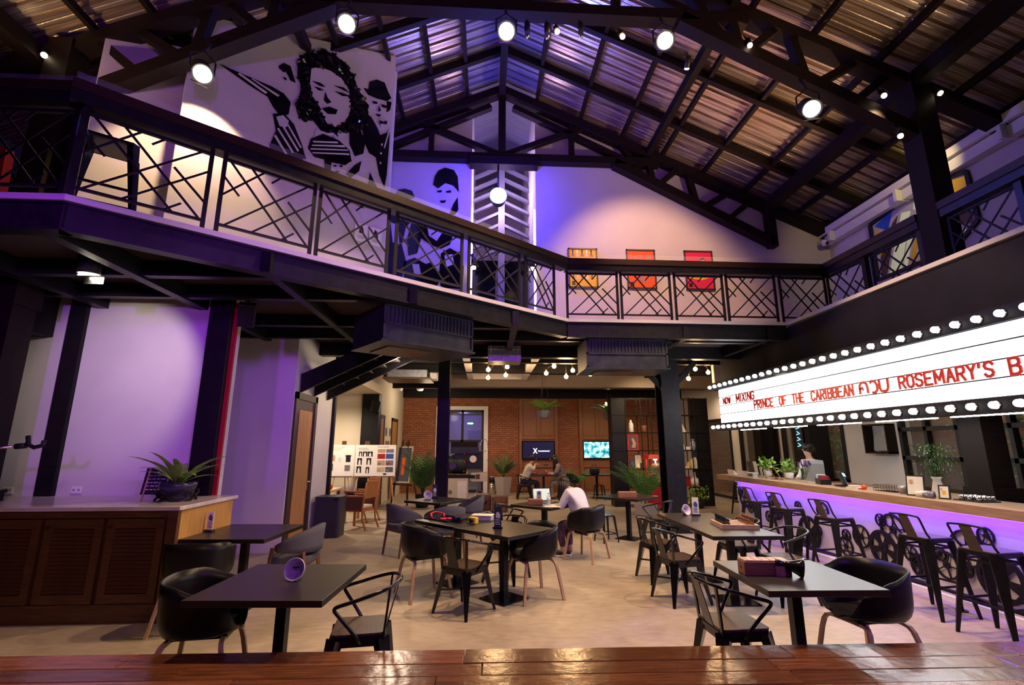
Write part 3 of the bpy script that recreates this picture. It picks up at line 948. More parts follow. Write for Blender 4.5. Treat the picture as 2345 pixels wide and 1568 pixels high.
GABLE_BLACK = {'bun': [(-1.19, 7.25), (-1.16, 7.45), (-1.09, 7.59), (-0.94, 7.67), (-0.75, 7.62), (-0.66, 7.46), (-0.63, 7.1), (-0.69, 7.18), (-0.76, 7.25), (-0.93, 7.3), (-1.08, 7.17)], 'eyes': [(-1.09, 7.11), (-1.0, 7.13), (-1.0, 7.08), (-1.08, 7.07)], 'eyes2': [(-0.9, 7.11), (-0.8, 7.13), (-0.8, 7.08), (-0.89, 7.07)], 'mouth': [(-1.03, 6.88), (-0.9, 6.89), (-0.93, 6.83), (-1.01, 6.83)], 'neck': [(-0.74, 6.8), (-0.65, 6.97), (-0.63, 6.68), (-0.7, 6.56), (-0.81, 6.57)], 'disc': [(-2.0, 7.0), (-1.94, 7.11), (-1.79, 7.14), (-1.64, 7.09), (-1.57, 6.94), (-1.67, 6.9), (-1.84, 6.93), (-1.95, 6.93)], 'mass_a': [(-2.17, 6.66), (-1.98, 6.75), (-1.75, 6.65), (-1.6, 6.4), (-1.73, 6.25), (-1.8, 5.85), (-1.69, 5.46), (-1.77, 5.07), (-2.09, 5.06)], 'mass_b': [(-1.6, 6.45), (-1.19, 6.56), (-0.76, 6.52), (-0.67, 6.27), (-0.79, 5.87), (-0.98, 5.77), (-1.21, 5.86), (-1.4, 6.0), (-1.47, 5.66), (-1.65, 5.6), (-1.7, 5.95)], 'mass_c': [(-1.74, 5.46), (-1.52, 5.56), (-1.28, 5.42), (-1.15, 5.47), (-0.95, 5.09), (-1.04, 4.94), (-1.72, 5.02)], 'mass_d': [(-0.97, 5.67), (-0.79, 5.79), (-0.59, 5.68), (-0.49, 5.39), (-0.5, 4.88), (-0.95, 4.91), (-1.0, 5.18)]}
GABLE_WHITE = {'white_a': [(-2.06, 6.34), (-1.9, 6.29), (-1.85, 5.85), (-1.99, 5.89)], 'white_b': [(-1.29, 6.31), (-1.04, 6.37), (-0.94, 6.17), (-1.07, 5.94), (-1.24, 6.06)], 'white_c': [(-0.9, 5.62), (-0.73, 5.65), (-0.69, 5.43), (-0.85, 5.36)], 'white_d': [(-1.56, 5.41), (-1.42, 5.41), (-1.36, 5.13), (-1.5, 5.15)]}
# ================================================================== UPPER FLOOR
EA = Vector((-3.63, 3.98, 0))
ED = Vector((0.7912, 0.6115, 0))
EN = Vector((-0.6115, 0.7912, 0))
UP = Vector((0, 0, 1))


def ept(s, off=0.0, z=0.0):
    return EA + ED * s + EN * off + UP * z


m = MB()
m.prism([(0.78, 3.82), (3.84, 3.82), (3.84, 8.87), (0.78, 7.72)], ept(0, 2.06), ED, UP, 0.16)
struct('wall_mural', m, M['plaster'], 'tall white wall carrying the black mural beside the balcony')
m = MB()
m.prism([(-0.12, 3.82), (0.80, 3.82), (0.80, 7.4), (-0.12, 7.1)], ept(0, 2.36), ED, UP, 0.10)
m.prism([(0, 3.82), (2.6, 3.82), (2.6, 7.2), (0, 7.1)], ept(-0.12, 2.36), EN, UP, 0.10)
m.prism([(0, 3.82), (2.6, 3.82), (2.6, 8.5), (0, 8.7)], ept(3.84, 2.06), EN, UP, 0.12)
struct('wall_mural_return', m, M['plaster'])
struct('wall_left_outer', MB().box(-8.6, -8.4, -4, 9.6, 3.7, 6.4), M['black_paint'])
mu = thing('wall_mural_art', 'black and white mural of a wavy haired woman and hatted figures on the tall wall', 'mural', ept(2.3, 1.9, 6.0))
inv = Matrix.Translation(-mu.location)


def mural_piece(name, poly, mtl, layer, t=0.010):
    mb = MB().prism(poly, ept(0, 1.898 - layer * 0.011), ED, UP, t)
    mb.xf(inv)
    return mb.build(name, mtl, mu)


for k, poly in MURAL_BLACK.items():
    mural_piece(k, poly, M['acrylic'], 0)
for k, poly in MURAL_WHITE.items():
    mural_piece(k + '_light', poly, M['plaster'], 1)
for k, poly in MURAL_FEATURE.items():
    mural_piece(k, poly, M['acrylic'], 2)
# glittering shards set into the hair, as the mural is built from small black plates
sh = MB()
rr = random.Random(11)
hp = MURAL_BLACK['hair']
fp = MURAL_WHITE['face']


def inside(p, poly):
    c = False
    j = len(poly) - 1
    for i in range(len(poly)):
        if (poly[i][1] > p[1]) != (poly[j][1] > p[1]) and p[0] < (poly[j][0] - poly[i][0]) * (p[1] - poly[i][1]) / (poly[j][1] - poly[i][1] + 1e-9) + poly[i][0]:
            c = not c
        j = i
    return c


cnt = 0
while cnt < 420:
    p = (rr.uniform(2.1, 3.5), rr.uniform(6.4, 8.3))
    if inside(p, hp) and not inside(p, fp):
        q = ept(p[0], 1.885 - rr.random() * 0.02, p[1])
        ax = (ED * rr.uniform(-1, 1) + UP * rr.uniform(-1, 1) + EN * rr.uniform(-.4, .4)).normalized() * rr.uniform(.03, .055)
        ay = ax.cross((EN + ED * rr.uniform(-.5, .5) + UP * rr.uniform(-.5, .5)).normalized()).normalized() * rr.uniform(.015, .03)
        sh.quad(q - ax - ay, q + ax - ay, q + ax + ay, q - ax + ay)
        cnt += 1
sh.xf(inv)
so = sh.build('hair_shards', M['acrylic'], mu, fix=False)
so['kind'] = 'stuff'
# two pinned notices
for i, s in enumerate((3.29, 3.54)):
    t = thing('notice', ('left hand white notice with a small drawing pinned below the mural', 'right hand white notice with a small drawing pinned below the mural')[i], 'notice', ept(s, 1.89, 5.0), math.atan2(ED.y, ED.x), 'notices on the mural wall')
    MB().box(0, .22, -.004, 0, 0, .32).build('sheet', M['paper'], t)
    MB().prism([(.07, .15), (.16, .14), (.15, .20), (.13, .26), (.10, .28), (.08, .22)], (0, -.006, 0), (1, 0, 0), (0, 0, 1), .002).build('drawing', M['black'], t)
    MB().box(.04, .18, -.006, -.004, .09, .10).box(.05, .17, -.006, -.004, .06, .07).build('caption', M['grey'], t)

gm = thing('gable_art', 'black mural of a woman with pinned up hair and a crowd on the gable wall', 'mural', (-1.2, 9.59, 5.5))
ginv = Matrix.Translation(-gm.location)
for k, poly in GABLE_BLACK.items():
    MB().prism(poly, (0, 9.598, 0), (1, 0, 0), (0, 0, 1), .010).xf(ginv).build(k, M['acrylic'], gm)
for k, poly in GABLE_WHITE.items():
    MB().prism(poly, (0, 9.588, 0), (1, 0, 0), (0, 0, 1), .008).xf(ginv).build(k, M['plaster'], gm)

# ---- railings
BARS = [((.05, 1), (.74, 0)), ((.27, 1), (.97, 0)), ((.70, .64), (1, .25)), ((0, .75), (.18, .5)), ((.42, 1), (.02, .46)), ((.92, 1), (.06, 0)), ((1, .74), (.34, 0)), ((.80, .16), (.66, 0)), ((.60, 1), (.50, .86))]
PH0, PH1 = 3.92, 4.66


def panel(parent, a, b, flip=False, fat=1.0):
    """one framed herringbone panel between points a and b (on the parent's own axes)"""
    a = Vector(a)
    b = Vector(b)
    L = (b - a).length
    d = (b - a).normalized()
    q = lambda u, v: a + d * ((1 - u if flip else u) * L) + UP * (PH0 + v * (PH1 - PH0))
    m = MB()
    m.beam(q(0, 0), q(1, 0), 0.03, 0.025)
    m.beam(q(0, 1), q(1, 1), 0.03, 0.03)
    m.beam(a + UP * 3.82, a + UP * 4.74, 0.026, 0.04, d)
    m.beam(b + UP * 3.82, b + UP * 4.74, 0.026, 0.04, d)
    f = m.build('panel', M['iron'], parent)
    for i, (p0, p1) in enumerate(BARS):
        w = 0.015 if i < 3 else 0.008
        MB().beam(q(*p0), q(*p1), 0.02, w * fat, d.cross(UP)).build('bar', M['iron'], f)
    return f


def rail_line(t, a, b, glass=True):
    a = Vector(a)
    b = Vector(b)
    MB().beam(a + UP * 4.86, b + UP * 4.86, 0.20, 0.10).build('handrail', M['rail_wood'], t)
    MB().beam(a + UP * 4.755, b + UP * 4.755, 0.16, 0.11).build('rail_channel', M['steel_black'], t)
    if glass:
        L = (b - a).length
        n = max(1, round(L / 1.9))
        for i in range(n):
            p = a.lerp(b, (i + .004) / n)
            q = a.lerp(b, (i + .996) / n)
            MB().beam(p + UP * 4.97, q + UP * 4.97, 0.008, 0.13).build('glass_strip', M['clear'], t)


t = thing('balcony_railing', 'long slanting balcony railing running from the upper left to the middle', 'railing', (0, 0, 0))
rail_line(t, ept(-0.1, .06), ept(6.34, .06))
for a, b in ((0.02, 1.01), (1.13, 2.06), (2.13, 3.01), (3.13, 4.17), (4.30, 5.29), (5.42, 6.08)):
    panel(t, ept(a, .06), ept(b, .06))
MB().beam(ept(.02, .06, 3.82), ept(.02, .06, 4.76), .06, .06, ED).build('corner_post', M['steel_black'], t)
t = thing('balcony_railing', 'far balcony railing facing the camera in front of the posters', 'railing', (0, 0, 0))
rail_line(t, (1.36, 7.94, 0), (6.2, 7.98, 0))
for a, b in ((1.40, 2.29), (2.36, 3.24), (3.33, 4.20), (4.28, 5.17), (5.27, 6.12)):
    panel(t, (a, 7.93 + a * .008, 0), (b, 7.93 + b * .008, 0))
t = thing('balcony_railing', 'right hand balcony railing above the black fascia and marquee', 'railing', (0, 0, 0))
rail_line(t, (6.15, 8.0, 0), (6.15, 5.97, 0), False)
rail_line(t, (6.15, 5.63, 0), (6.15, -2, 0), False)
for a, b in ((7.93, 7.05), (6.92, 6.02), (5.60, 4.72), (4.60, 3.70), (3.58, 2.7)):
    panel(t, (6.15, a, 0), (6.15, b, 0), fat=1.4)
    MB().box(6.11, 6.19, b - .04, b + .04, 3.82, 4.76).build('post', M['steel_black'], t)
t = thing('balcony_railing', 'short balcony railing at the far left above the black bulkhead', 'railing', (0, 0, 0))
rail_line(t, (-8.4, 4.04, 0), (-3.62, 4.04, 0))
for a, b in ((-4.62, -3.72), (-5.7, -4.74), (-6.8, -5.82)):
    panel(t, (a, 4.04, 0), (b, 4.04, 0))

# ---- stained glass and cable trough on the right wall
t = thing('stained_glass_panel', 'angular stained glass panel in amber, blue and pale green behind the right railing', 'stained glass', (7.58, 7.45, 4.83))
outl = [(-1.0, 0.0), (-.97, 1.14), (.2, 1.30), (.98, 1.12), (1.0, .28), (.55, .0)]
m = MB()
for i in range(len(outl)):
    p, q = outl[i], outl[(i + 1) % len(outl)]
    m.beam((0, -p[0], p[1]), (0, -q[0], q[1]), .06, .06, (1, 0, 0))
m.build('frame', M['black'], t)
AM = mat('glass_amber', (0.55, 0.33, 0.03), 0.4, emit=(0.7, 0.36, 0.02), estr=.10)  # weak glow of the panes stands in for light from outside
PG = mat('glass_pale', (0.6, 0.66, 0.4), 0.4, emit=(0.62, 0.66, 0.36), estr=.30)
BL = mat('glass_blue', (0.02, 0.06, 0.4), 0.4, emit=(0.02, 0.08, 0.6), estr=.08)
BR = mat('glass_brown', (0.10, 0.05, 0.04), 0.4)
for poly, mm in (([(-.92, .5), (-.9, 1.05), (-.70, .78), (-.78, .4)], AM), ([(-.9, 1.08), (-.45, 1.2), (-.62, .86)], BL), ([(-.75, .03), (-.48, .03), (-.10, 1.0), (-.28, 1.05)], PG),
                 ([(-.93, .05), (-.80, .05), (-.36, 1.05), (-.5, .95), (-.88, .42)], BR), ([(-.44, .03), (-.36, .03), (-.08, .72), (-.12, .9)], PG), ([(-.30, .04), (-.2, .04), (.05, .6), (-.02, .75)], AM),
                 ([(-.14, .05), (.2, .05), (.1, .55)], AM), ([(-.04, 1.0), (.1, .85), (.25, 1.25), (.05, 1.26)], PG), ([(.3, 1.24), (.52, 1.2), (.6, .9), (.4, .85)], BL), ([(.6, 1.18), (.9, 1.08), (.94, .6), (.66, .72)], AM),
                 ([(.2, .82), (.9, .5), (.92, .25), (.35, .6)], BR), ([(.26, .55), (.88, .16), (.55, .04), (.4, .04)], PG), ([(.0, .7), (.2, .3), (.34, .04), (.24, .04), (.1, .3)], BR)):
    MB().prism([(-p[0], p[1]) for p in poly], (.015, 0, 0), (0, 1, 0), (0, 0, 1), .012).build('glass_piece', mm, t)
t = thing('cable_trough', 'pale cable trough and ducting along the top of the right wall', 'ducting', (7.49, 6, 6))
MB().box(-.12, .1, -8, 3.6, .22, .36).build('tray', M['white'], t)
MB().box(-.05, .1, -8, 3.5, .02, .20).build('duct', M['white'], t)
for y in (-2.2, -.3, 1.5, 3.2):
    MB().box(-.16, .1, y, y + .06, .0, .22).build('bracket', M['white'], t)
t = thing('security_camera', 'small white security camera in the upper right corner', 'camera', (7.35, 9.4, 6.02))
MB().cyl((0, .18, .06), (0, .02, .06), .035).build('arm', M['white'], t)
MB().lathe([(.0, -.07), (.05, -.06), (.07, -.02), (.07, .03), (.05, .06), (0, .07)]).build('dome', M['white'], t)
MB().cyl((0, -.06, -.03), (0, -.085, -.045), .03).build('lens', M['black_gloss'], t)

# ---- genre posters
POST = [('COMEDY', 1.73, (0.80, 0.47, 0.03), 'yellow framed comedy poster with rows of small dancers'), ('ACTION', 2.99, (0.80, 0.10, 0.02), 'red orange framed action poster with a leaping man'), ('ROMANCE', 4.26, (0.74, 0.02, 0.10), 'crimson framed romance poster with a reclining woman')]
for txt, x, colr, lab in POST:
    t = thing('poster', lab, 'poster', (x, 9.58, 4.95), 0, 'framed genre posters on the gable wall')
    w, h = .63, .89
    MB().box(0, w, -.03, -.001, 0, .03).box(0, w, -.03, -.001, h - .03, h).box(0, .03, -.03, -.001, 0, h).box(w - .03, w, -.03, -.001, 0, h).build('frame', M['frame_brown'], t)
    MB().box(.03, w - .03, -.012, -.001, .03, h - .03).build('print', mat('poster_' + txt.lower(), colr, .6), t)
    text_on('lettering', txt, (.12, -.013, .40), (1, 0, 0), (0, 0, 1), .39, .065, M['white'], t, bold=.01)
    MB().box(.07, .14, -.015, -.012, .06, .15).build('emblem', M['black'], t)

    def fig(name, poly, mm):
        MB().prism(poly, (0, -.013, 0), (1, 0, 0), (0, 0, 1), .002).build(name, mm, t)
    if txt == 'COMEDY':
        for r_ in range(3):
            for c_ in range(5):
                fx, fz = .10 + c_ * .10, .20 + r_ * .25
                fig('dancer', [(fx - .03, fz), (fx - .01, fz + .07), (fx - .02, fz + .14), (fx - .01, fz + .17), (fx + .01, fz + .17), (fx + .02, fz + .14), (fx + .01, fz + .07), (fx + .035, fz), (fx + .02, fz), (fx, fz + .055), (fx - .015, fz)], M['white'] if (c_ + r_) % 2 else M['fabric_grey'])
    elif txt == 'ACTION':
        fig('leaping_man', [(.14, .60), (.19, .74), (.21, .73), (.19, .63), (.25, .62), (.27, .68), (.33, .69), (.35, .62), (.44, .66), (.50, .76), (.52, .74), (.47, .62), (.38, .55), (.36, .42), (.46, .34), (.53, .26), (.50, .25), (.40, .30), (.32, .30), (.36, .20), (.42, .16), (.40, .14), (.30, .18), (.24, .30), (.27, .42), (.25, .54)], M['grey'])
        fig('leaping_man_shirt', [(.26, .53), (.25, .61), (.36, .60), (.37, .53)], M['white'])
    else:
        fig('gown', [(.06, .26), (.20, .24), (.36, .22), (.48, .26), (.56, .32), (.52, .44), (.42, .56), (.36, .52), (.30, .40), (.22, .32), (.10, .30)], M['yellow'])
        fig('face', [(.36, .58), (.35, .66), (.40, .71), (.45, .67), (.44, .58), (.40, .55)], M['skin'])
        fig('dark_hair', [(.35, .66), (.37, .72), (.43, .73), (.46, .67), (.42, .69)], M['hair'])
        fig('arm', [(.06, .30), (.22, .27), (.30, .36), (.24, .33), (.08, .33)], M['skin'])

# ---- lights on the near truss
AIM = [((-3.66, 5.5, 6.34), (-3.2, 5.0, 5.6)), ((-1.91, 5.5, 7.21), (-1.3, 3.6, 5.6)), ((0.23, 5.5, 7.21), (0.25, 3.5, 5.5)), ((2.43, 5.5, 7.18), (2.0, 3.6, 5.6)), ((4.4, 5.5, 6.18), (3.9, 4.2, 4.9))]
PLAB = ['black stage spotlight lighting the mural wall, leftmost on the truss', 'black stage spotlight above the mural at the bend of the truss', 'black stage spotlight on the tie beam under the ridge', 'black stage spotlight at the right bend of the truss', 'black stage spotlight low on the right arm of the truss']
SPOT_T = [ept(1.0, 1.9, 5.75), (-0.3, 5.4, 0), (0.1, 4.6, 0), (1.4, 5.0, 0), (2.6, 5.4, 0)]
SPOT_E = [150, 600, 600, 600, 600]
for i, ((p, a), lab) in enumerate(zip(AIM, PLAB)):
    t = thing('stage_spotlight', lab, 'spotlight', p, 0, 'stage spotlights on the near truss')
    d = (Vector(a) - Vector(p)).normalized()
    bk = -d
    MB().cyl((0, 0, 0), bk * .30, .125, .115, 20, False).cyl(bk * .30, bk * .36, .115, .06, 20).build('can', M['black'], t)
    MB().cyl(bk * .012, bk * .02, .105, n=20).build('lens', M['lens'], t)
    x = d.cross(UP).normalized()
    y = x.cross(d)
    MB().beam(-y * .13 - x * .10 - d * .01, -y * .13 + x * .10 - d * .01, .05, .012, y).build('barn_door', M['chrome'], t)
    top = bk * .15 + UP * .30
    MB().tube([bk * .15 - x * .14, bk * .15 - x * .14 + UP * .2, top, bk * .15 + x * .14 + UP * .2, bk * .15 + x * .14], .012, 6).build('yoke', M['black'], t)
    MB().cyl(top, top + UP * .25 + Vector((0, .1, 0)), .02).build('clamp', M['black'], t)
    d2 = (Vector(SPOT_T[i]) - Vector(p)).normalized()
    lamp('stage_spot_%d' % i, 'SPOT', Vector(p) + (Vector((-.04, .14, -.12)) if i == 0 else d * .10 + d2 * .05), SPOT_E[i], WARM, SPOT_T[i], .06, (98, 95, 95, 95, 95)[i], .3)
# small track spots
SM = [((-5.75, 5.62, 6.63), (0.3, -.5, -.8), 1, 'small lit track spot on the left column'), ((3.74, 5.66, 7.32), (-.1, -.4, -.9), 1, 'small track spot hanging at the truss web'), ((5.59, 5.62, 6.54), (-.3, -.5, -.8), 1, 'small lit track spot beside the right column, left of it'), ((6.45, 5.62, 6.62), (.2, -.6, -.8), 1, 'small lit track spot beside the right column, right of it'), ((5.72, 5.62, 5.9), (-.3, -.4, -.9), 1, 'small lit track spot under the right end of the truss'),
      ((0.53, 5.68, 7.36), (0, 0, -1), 0, 'unlit bulb spot on the tie beam, nearest the ridge spotlight'), ((0.81, 5.68, 7.36), (0, 0, -1), 0, 'unlit bulb spot on the tie beam next to the amber bulb'), ((0.95, 5.66, 7.41), (0, -.5, -.8), 2, 'small glowing amber bulb on the tie beam, left one'), ((1.29, 5.68, 7.40), (0, 0, -1), 0, 'unlit black spot between the two amber bulbs'), ((3.0, 6.12, 7.3), (.1, .8, -.6), 1, 'track spot on the back of the truss lighting the posters'), ((1.88, 5.66, 7.38), (0, -.5, -.8), 2, 'small glowing amber bulb on the tie beam, right one')]
for p, d, lit, lab in SM:
    t = thing('track_spot', lab, 'spotlight', p, 0, 'small track spots on the near truss')
    d = Vector(d).normalized()
    MB().cyl(-d * .02, -d * .18, .04, .04, 12).build('housing', M['black'], t)
    if lit == 2:
        MB().sphere(d * .03, .035).build('bulb', M['bulb'], t)
    elif lit:
        MB().cyl(-d * .015, d * .004, .034, n=12).build('lens', M['lens_small'], t)
    else:
        MB().sphere(d * .03, .034).build('bulb', M['chrome'], t)
    MB().cyl(-d * .16, -d * .16 + UP * .16 + Vector((0, .08, 0)), .012, n=6).build('stem', M['black'], t)
lamp('poster_wash', 'SPOT', (3.0, 6.25, 7.2), 620, (1.0, 0.54, 0.30), (3.35, 9.6, 4.85), .05, 72, .6)
lamp('truss_track', 'SPOT', (5.6, 5.5, 6.5), 60, WARM, (5.2, 5.9, 5.6), .03, 60, .5)
lamp('trough_wash', 'SPOT', (6.55, 5.9, 6.4), 60, (1, .75, .3), (7.5, 7.6, 6.0), .03, 70, .6)
# blue beam lamp on the gable
t = thing('blue_spotlight', 'blazing blue spotlight hanging in the gable opening', 'spotlight', (0.22, 9.20, 6.83))
MB().cyl((0, .02, 0), (0, .24, 0), .19, .15, 20).build('housing', M['black'], t)
MB().cyl((0, .0, 0), (0, .018, 0), .17, n=24).build('lens', M['blue_lens'], t)
MB().cyl((0, .15, .1), (0, .22, .95), .02).build('stem', M['black'], t)
for i, x in enumerate((-0.28, 0.94)):
    t = thing('wall_lamp', ('small black pendant lamp on the left of the gable opening', 'small black pendant lamp on the right of the gable opening')[i], 'lamp', (x, 9.5, 5.30), 0, 'pendant lamps in the gable opening')
    MB().cyl((0, 0, .05), (0, 0, .32), .055, n=14).build('shade', M['black'], t)
    MB().cyl((0, 0, .0), (0, 0, .05), .05, n=14).build('diffuser', M['lens_small'], t)
# upstairs stool
def low_stool():
    t = thing('metal_stool', '', 'stool')
    h = .62
    o = rbox(-.16, .16, -.16, .16, h - .03, h, .025, 2).build('seat', M['steel_gloss'], t)
    for sx in (-1, 1):
        for sy in (-1, 1):
            MB().beam((sx * .21, sy * .21, 0), (sx * .145, sy * .145, h - .02), .028, .028, (sx, sy, 0), .06, .055).build('leg', M['steel_gloss'], t)
    for sx in (-1, 1):
        MB().beam((sx * .185, -.185, .2), (sx * .185, .185, .2), .01, .02).build('stretcher', M['steel_gloss'], t)
        MB().beam((-.185, sx * .185, .2), (.185, sx * .185, .2), .01, .02).build('stretcher', M['steel_gloss'], t)
    return t


place('low_stool', low_stool, (-3.72, 4.44, 3.82), .6, 'black metal stool standing on the balcony behind the railing', 'black metal stools', 1.25)
o = tag(MB().prism([(0, 3.85), (.5, 3.85), (.45, 5.0), (.1, 5.05)], (-5.9, 5.2, 0), (1, .15, 0), (0, 0, 1), .12).build('red_curtain', M['red_cloth']), 'dark red curtain at the far left of the balcony', 'curtain')
# ================================================================== MARQUEE
XM = 5.12
mq = thing('marquee_sign', 'glowing white cinema marquee sign with red letters over the bar', 'sign', (XM, 6.0, 2.5))
mi = Matrix.Translation(-mq.location)


def mpart(mb, name, mm, parent=None):
    return mb.xf(mi).build(name, mm, parent or mq)


mpart(MB().box(XM + .01, 5.268, 1.6, 10.30, 2.17, 2.90), 'box', M['black'])
for y0, y1 in ((1.6, 5.715), (5.725, 8.02), (8.03, 10.29)):
    mpart(MB().box(XM, XM + .012, y0, y1, 2.18, 2.89), 'light_panel', M['marquee'])
mpart(MB().box(XM - .02, 5.268, 1.6, 10.5, 2.90, 3.06), 'trim_top', M['black_paint'])
mpart(MB().box(XM - .02, 5.268, 1.6, 10.5, 2.02, 2.17), 'trim_bottom', M['black_paint'])
for z in (2.36, 2.54, 2.72):
    mpart(MB().box(XM - .012, XM - .001, 1.6, 10.29, z - .007, z + .007), 'letter_rail', M['black'])
bulb_me = MB().sphere((0, 0, 0), .037, 14, 10).mesh('bulb', M['marquee_bulb'])
sock_me = MB().cyl((-.012, 0, 0), (.03, 0, 0), .043, n=12).mesh('socket', M['chrome'])
for z in (2.98, 2.095):
    for k in range(38):
        o = bpy.data.objects.new('bulb', bulb_me)
        COL.objects.link(o)
        o.parent = mq
        o.location = (-.06, 10.58 - k * .232 - 6.0, z - 2.5)
        s_ = bpy.data.objects.new('socket', sock_me)
        COL.objects.link(s_)
        s_.parent = o
        s_.location = (.035, 0, 0)


GLYPH = {
    'N': [[(0, 0), (0, 1), (1, 0), (1, 1)]],
    'O': [[(.5, 0), (.15, .08), (0, .25), (0, .75), (.15, .92), (.5, 1), (.85, .92), (1, .75), (1, .25), (.85, .08), (.5, 0)]],
    'W': [[(0, 1), (.25, 0), (.5, .8), (.75, 0), (1, 1)]],
    'M': [[(0, 0), (0, 1), (.5, .25), (1, 1), (1, 0)]],
    'I': [[(.5, 0), (.5, 1)]],
    'X': [[(0, 0), (1, 1)], [(0, 1), (1, 0)]],
    'G': [[(1, .8), (.8, .97), (.5, 1), (.15, .92), (0, .75), (0, .25), (.15, .08), (.5, 0), (.85, .06), (1, .2), (1, .48), (.6, .48)]],
    'C': [[(1, .78), (.82, .96), (.5, 1), (.15, .92), (0, .75), (0, .25), (.15, .08), (.5, 0), (.82, .04), (1, .22)]],
    'P': [[(0, 0), (0, 1), (.65, 1), (.95, .9), (1, .75), (.95, .58), (.65, .48), (0, .48)]],
    'R': [[(0, 0), (0, 1), (.65, 1), (.95, .9), (1, .75), (.95, .58), (.65, .48), (0, .48)], [(.5, .48), (1, 0)]],
    'E': [[(1, 1), (0, 1), (0, 0), (1, 0)], [(0, .5), (.8, .5)]],
    'F': [[(1, 1), (0, 1), (0, 0)], [(0, .5), (.8, .5)]],
    'T': [[(0, 1), (1, 1)], [(.5, 1), (.5, 0)]],
    'H': [[(0, 0), (0, 1)], [(1, 0), (1, 1)], [(0, .5), (1, .5)]],
    'A': [[(0, 0), (.5, 1), (1, 0)], [(.2, .35), (.8, .35)]],
    'B': [[(0, 0), (0, 1), (.65, 1), (.95, .88), (.95, .64), (.65, .52), (0, .52)], [(.65, .52), (1, .4), (1, .12), (.7, 0), (0, 0)]],
    'S': [[(1, .82), (.8, .97), (.5, 1), (.15, .93), (.02, .75), (.15, .58), (.85, .42), (.98, .25), (.85, .07), (.5, 0), (.2, .03), (0, .18)]],
    'Y': [[(0, 1), (.5, .5), (1, 1)], [(.5, .5), (.5, 0)]],
    "'": [[(.6, 1), (.4, .72)]],
}


def letters(txt, y0, y1, z0, z1):
    """cut-out sign letters spread evenly from y0 (left in the picture) to y1"""
    adv = [.5 if ch in "I'" else (1.25 if ch in 'MW' else 1.0) for ch in txt]
    u = (y0 - y1) / sum(adv)
    y = y0
    for ch, a in zip(txt, adv):
        w = u * a * (.70 if ch not in "I'" else .5)
        m = MB()
        k = 0
        for st_ in GLYPH[ch]:
            q = [Vector((0, y - u * a * .15 - p[0] * w, z0 + p[1] * (z1 - z0))) for p in st_]
            for p0, p1 in zip(q[:-1], q[1:]):
                k += 1
                e = (p1 - p0).normalized() * .011
                ox = Vector((XM - .018 - .0004 * k, 0, 0))
                m.strip([p0 - e + ox, p1 + e + ox], .012, .030, (1, 0, 0))
        mpart(m, 'letter', M['letter'])
        y -= u * a


letters('NOW', 10.10, 9.76, 2.57, 2.69)
letters('MIXING', 9.56, 8.86, 2.565, 2.715)
letters('PRINCE', 8.92, 8.28, 2.385, 2.53)
letters('OF', 8.12, 7.90, 2.385, 2.53)
letters('THE', 7.76, 7.44, 2.385, 2.53)
letters('CARIBBEAN', 7.28, 6.38, 2.385, 2.53)
letters("ROSEMARY'S", 5.65, 4.49, 2.385, 2.53)
letters('BABY', 4.37, 3.85, 2.375, 2.53)


def stroke(pts, y, w):
    ps = [(XM - .014, y - p[0] * w, 2.38 + p[1] * .155) for p in pts]
    mpart(MB().strip(ps, .012, .036, (1, 0, 0)), 'letter', M['letter'])


stroke([(.02, 0), (.02, .35), (.05, .75), (.25, .97), (.6, 1), (.85, .82), (.92, .5), (.92, 0)], 6.28, .15)
stroke([(.05, .42), (.35, .55), (.40, .30)], 6.28, .15)
stroke([(.05, .85), (.35, 1), (.7, .92), (.92, .6), (.9, .2), (.6, 0), (.2, .04)], 6.10, .13)
stroke([(.0, 1), (.02, .3), (.12, .06), (.45, 0), (.8, .06), (.95, .3), (.97, 1)], 5.94, .14)
for k, y in enumerate((9.6, 8.4, 7.2, 6.0, 4.9)):
    t = thing('tube_light', 'thin white tube light below the marquee, number %s from the far end' % ('one', 'two', 'three', 'four', 'five')[k], 'light', (5.42, y, 2.03), 0, 'tube lights below the marquee')
    MB().box(-.02, .02, -.48, .48, 0, .02).build('housing', M['white'], t)
    MB().box(-.014, .014, -.46, .46, -.014, 0).build('tube', M['tube'], t)
lamp('bar_work_light', 'AREA', (5.75, 7.2, 2.0), 12, (1, .93, .84), (5.75, 7.2, 0), .3, sy=5.5)
lamp('bar_back_light', 'AREA', (6.6, 8.0, 3.2), 55, (1, .80, .55), (7.2, 8.0, 0), .3, sy=6)

# ================================================================== CEILING PLANT
def ac_unit(name, label, o, ux, uy, w, d, h, grille_h):
    t = thing(name, label, 'air conditioner', o)
    ux = Vector(ux)
    uy = Vector(uy)

    def bx(u0, u1, v0, v1, z0, z1):
        mb = MB()
        mb.prism([(u0, v0), (u1, v0), (u1, v1), (u0, v1)], (0, 0, z0), ux, uy, z1 - z0)
        return mb
    bx(0, w, .02, d, 0, h).build('casing', M['duct'], t)
    m = MB()
    for a, b, c_, e in ((0, w, 0, .03), (0, w, h - .03, h), (0, w, h - grille_h - .03, h - grille_h)):
        m.prism([(a, 0), (b, 0), (b, .03), (a, .03)], (0, 0, c_), ux, uy, e - c_)
    for u in (0, w - .03):
        m.prism([(u, 0), (u + .03, 0), (u + .03, .03), (u, .03)], (0, 0, 0), ux, uy, h)
    m.build('frame', M['duct'], t)
    n = int(w / .06)
    for k in range(n):
        u = .04 + k * (w - .08) / n
        bx(u, u + .012, .004, .016, h - grille_h, h - .03).build('slat', M['black'], t)
    bx(-.03, w + .02, -.03, d, -.025, 0).build('tray', M['duct'], t)
    bx(.2, w * .62, .25, d - .15, -.04, -.026).build('vent_panel', M['louver'], t)
    return t


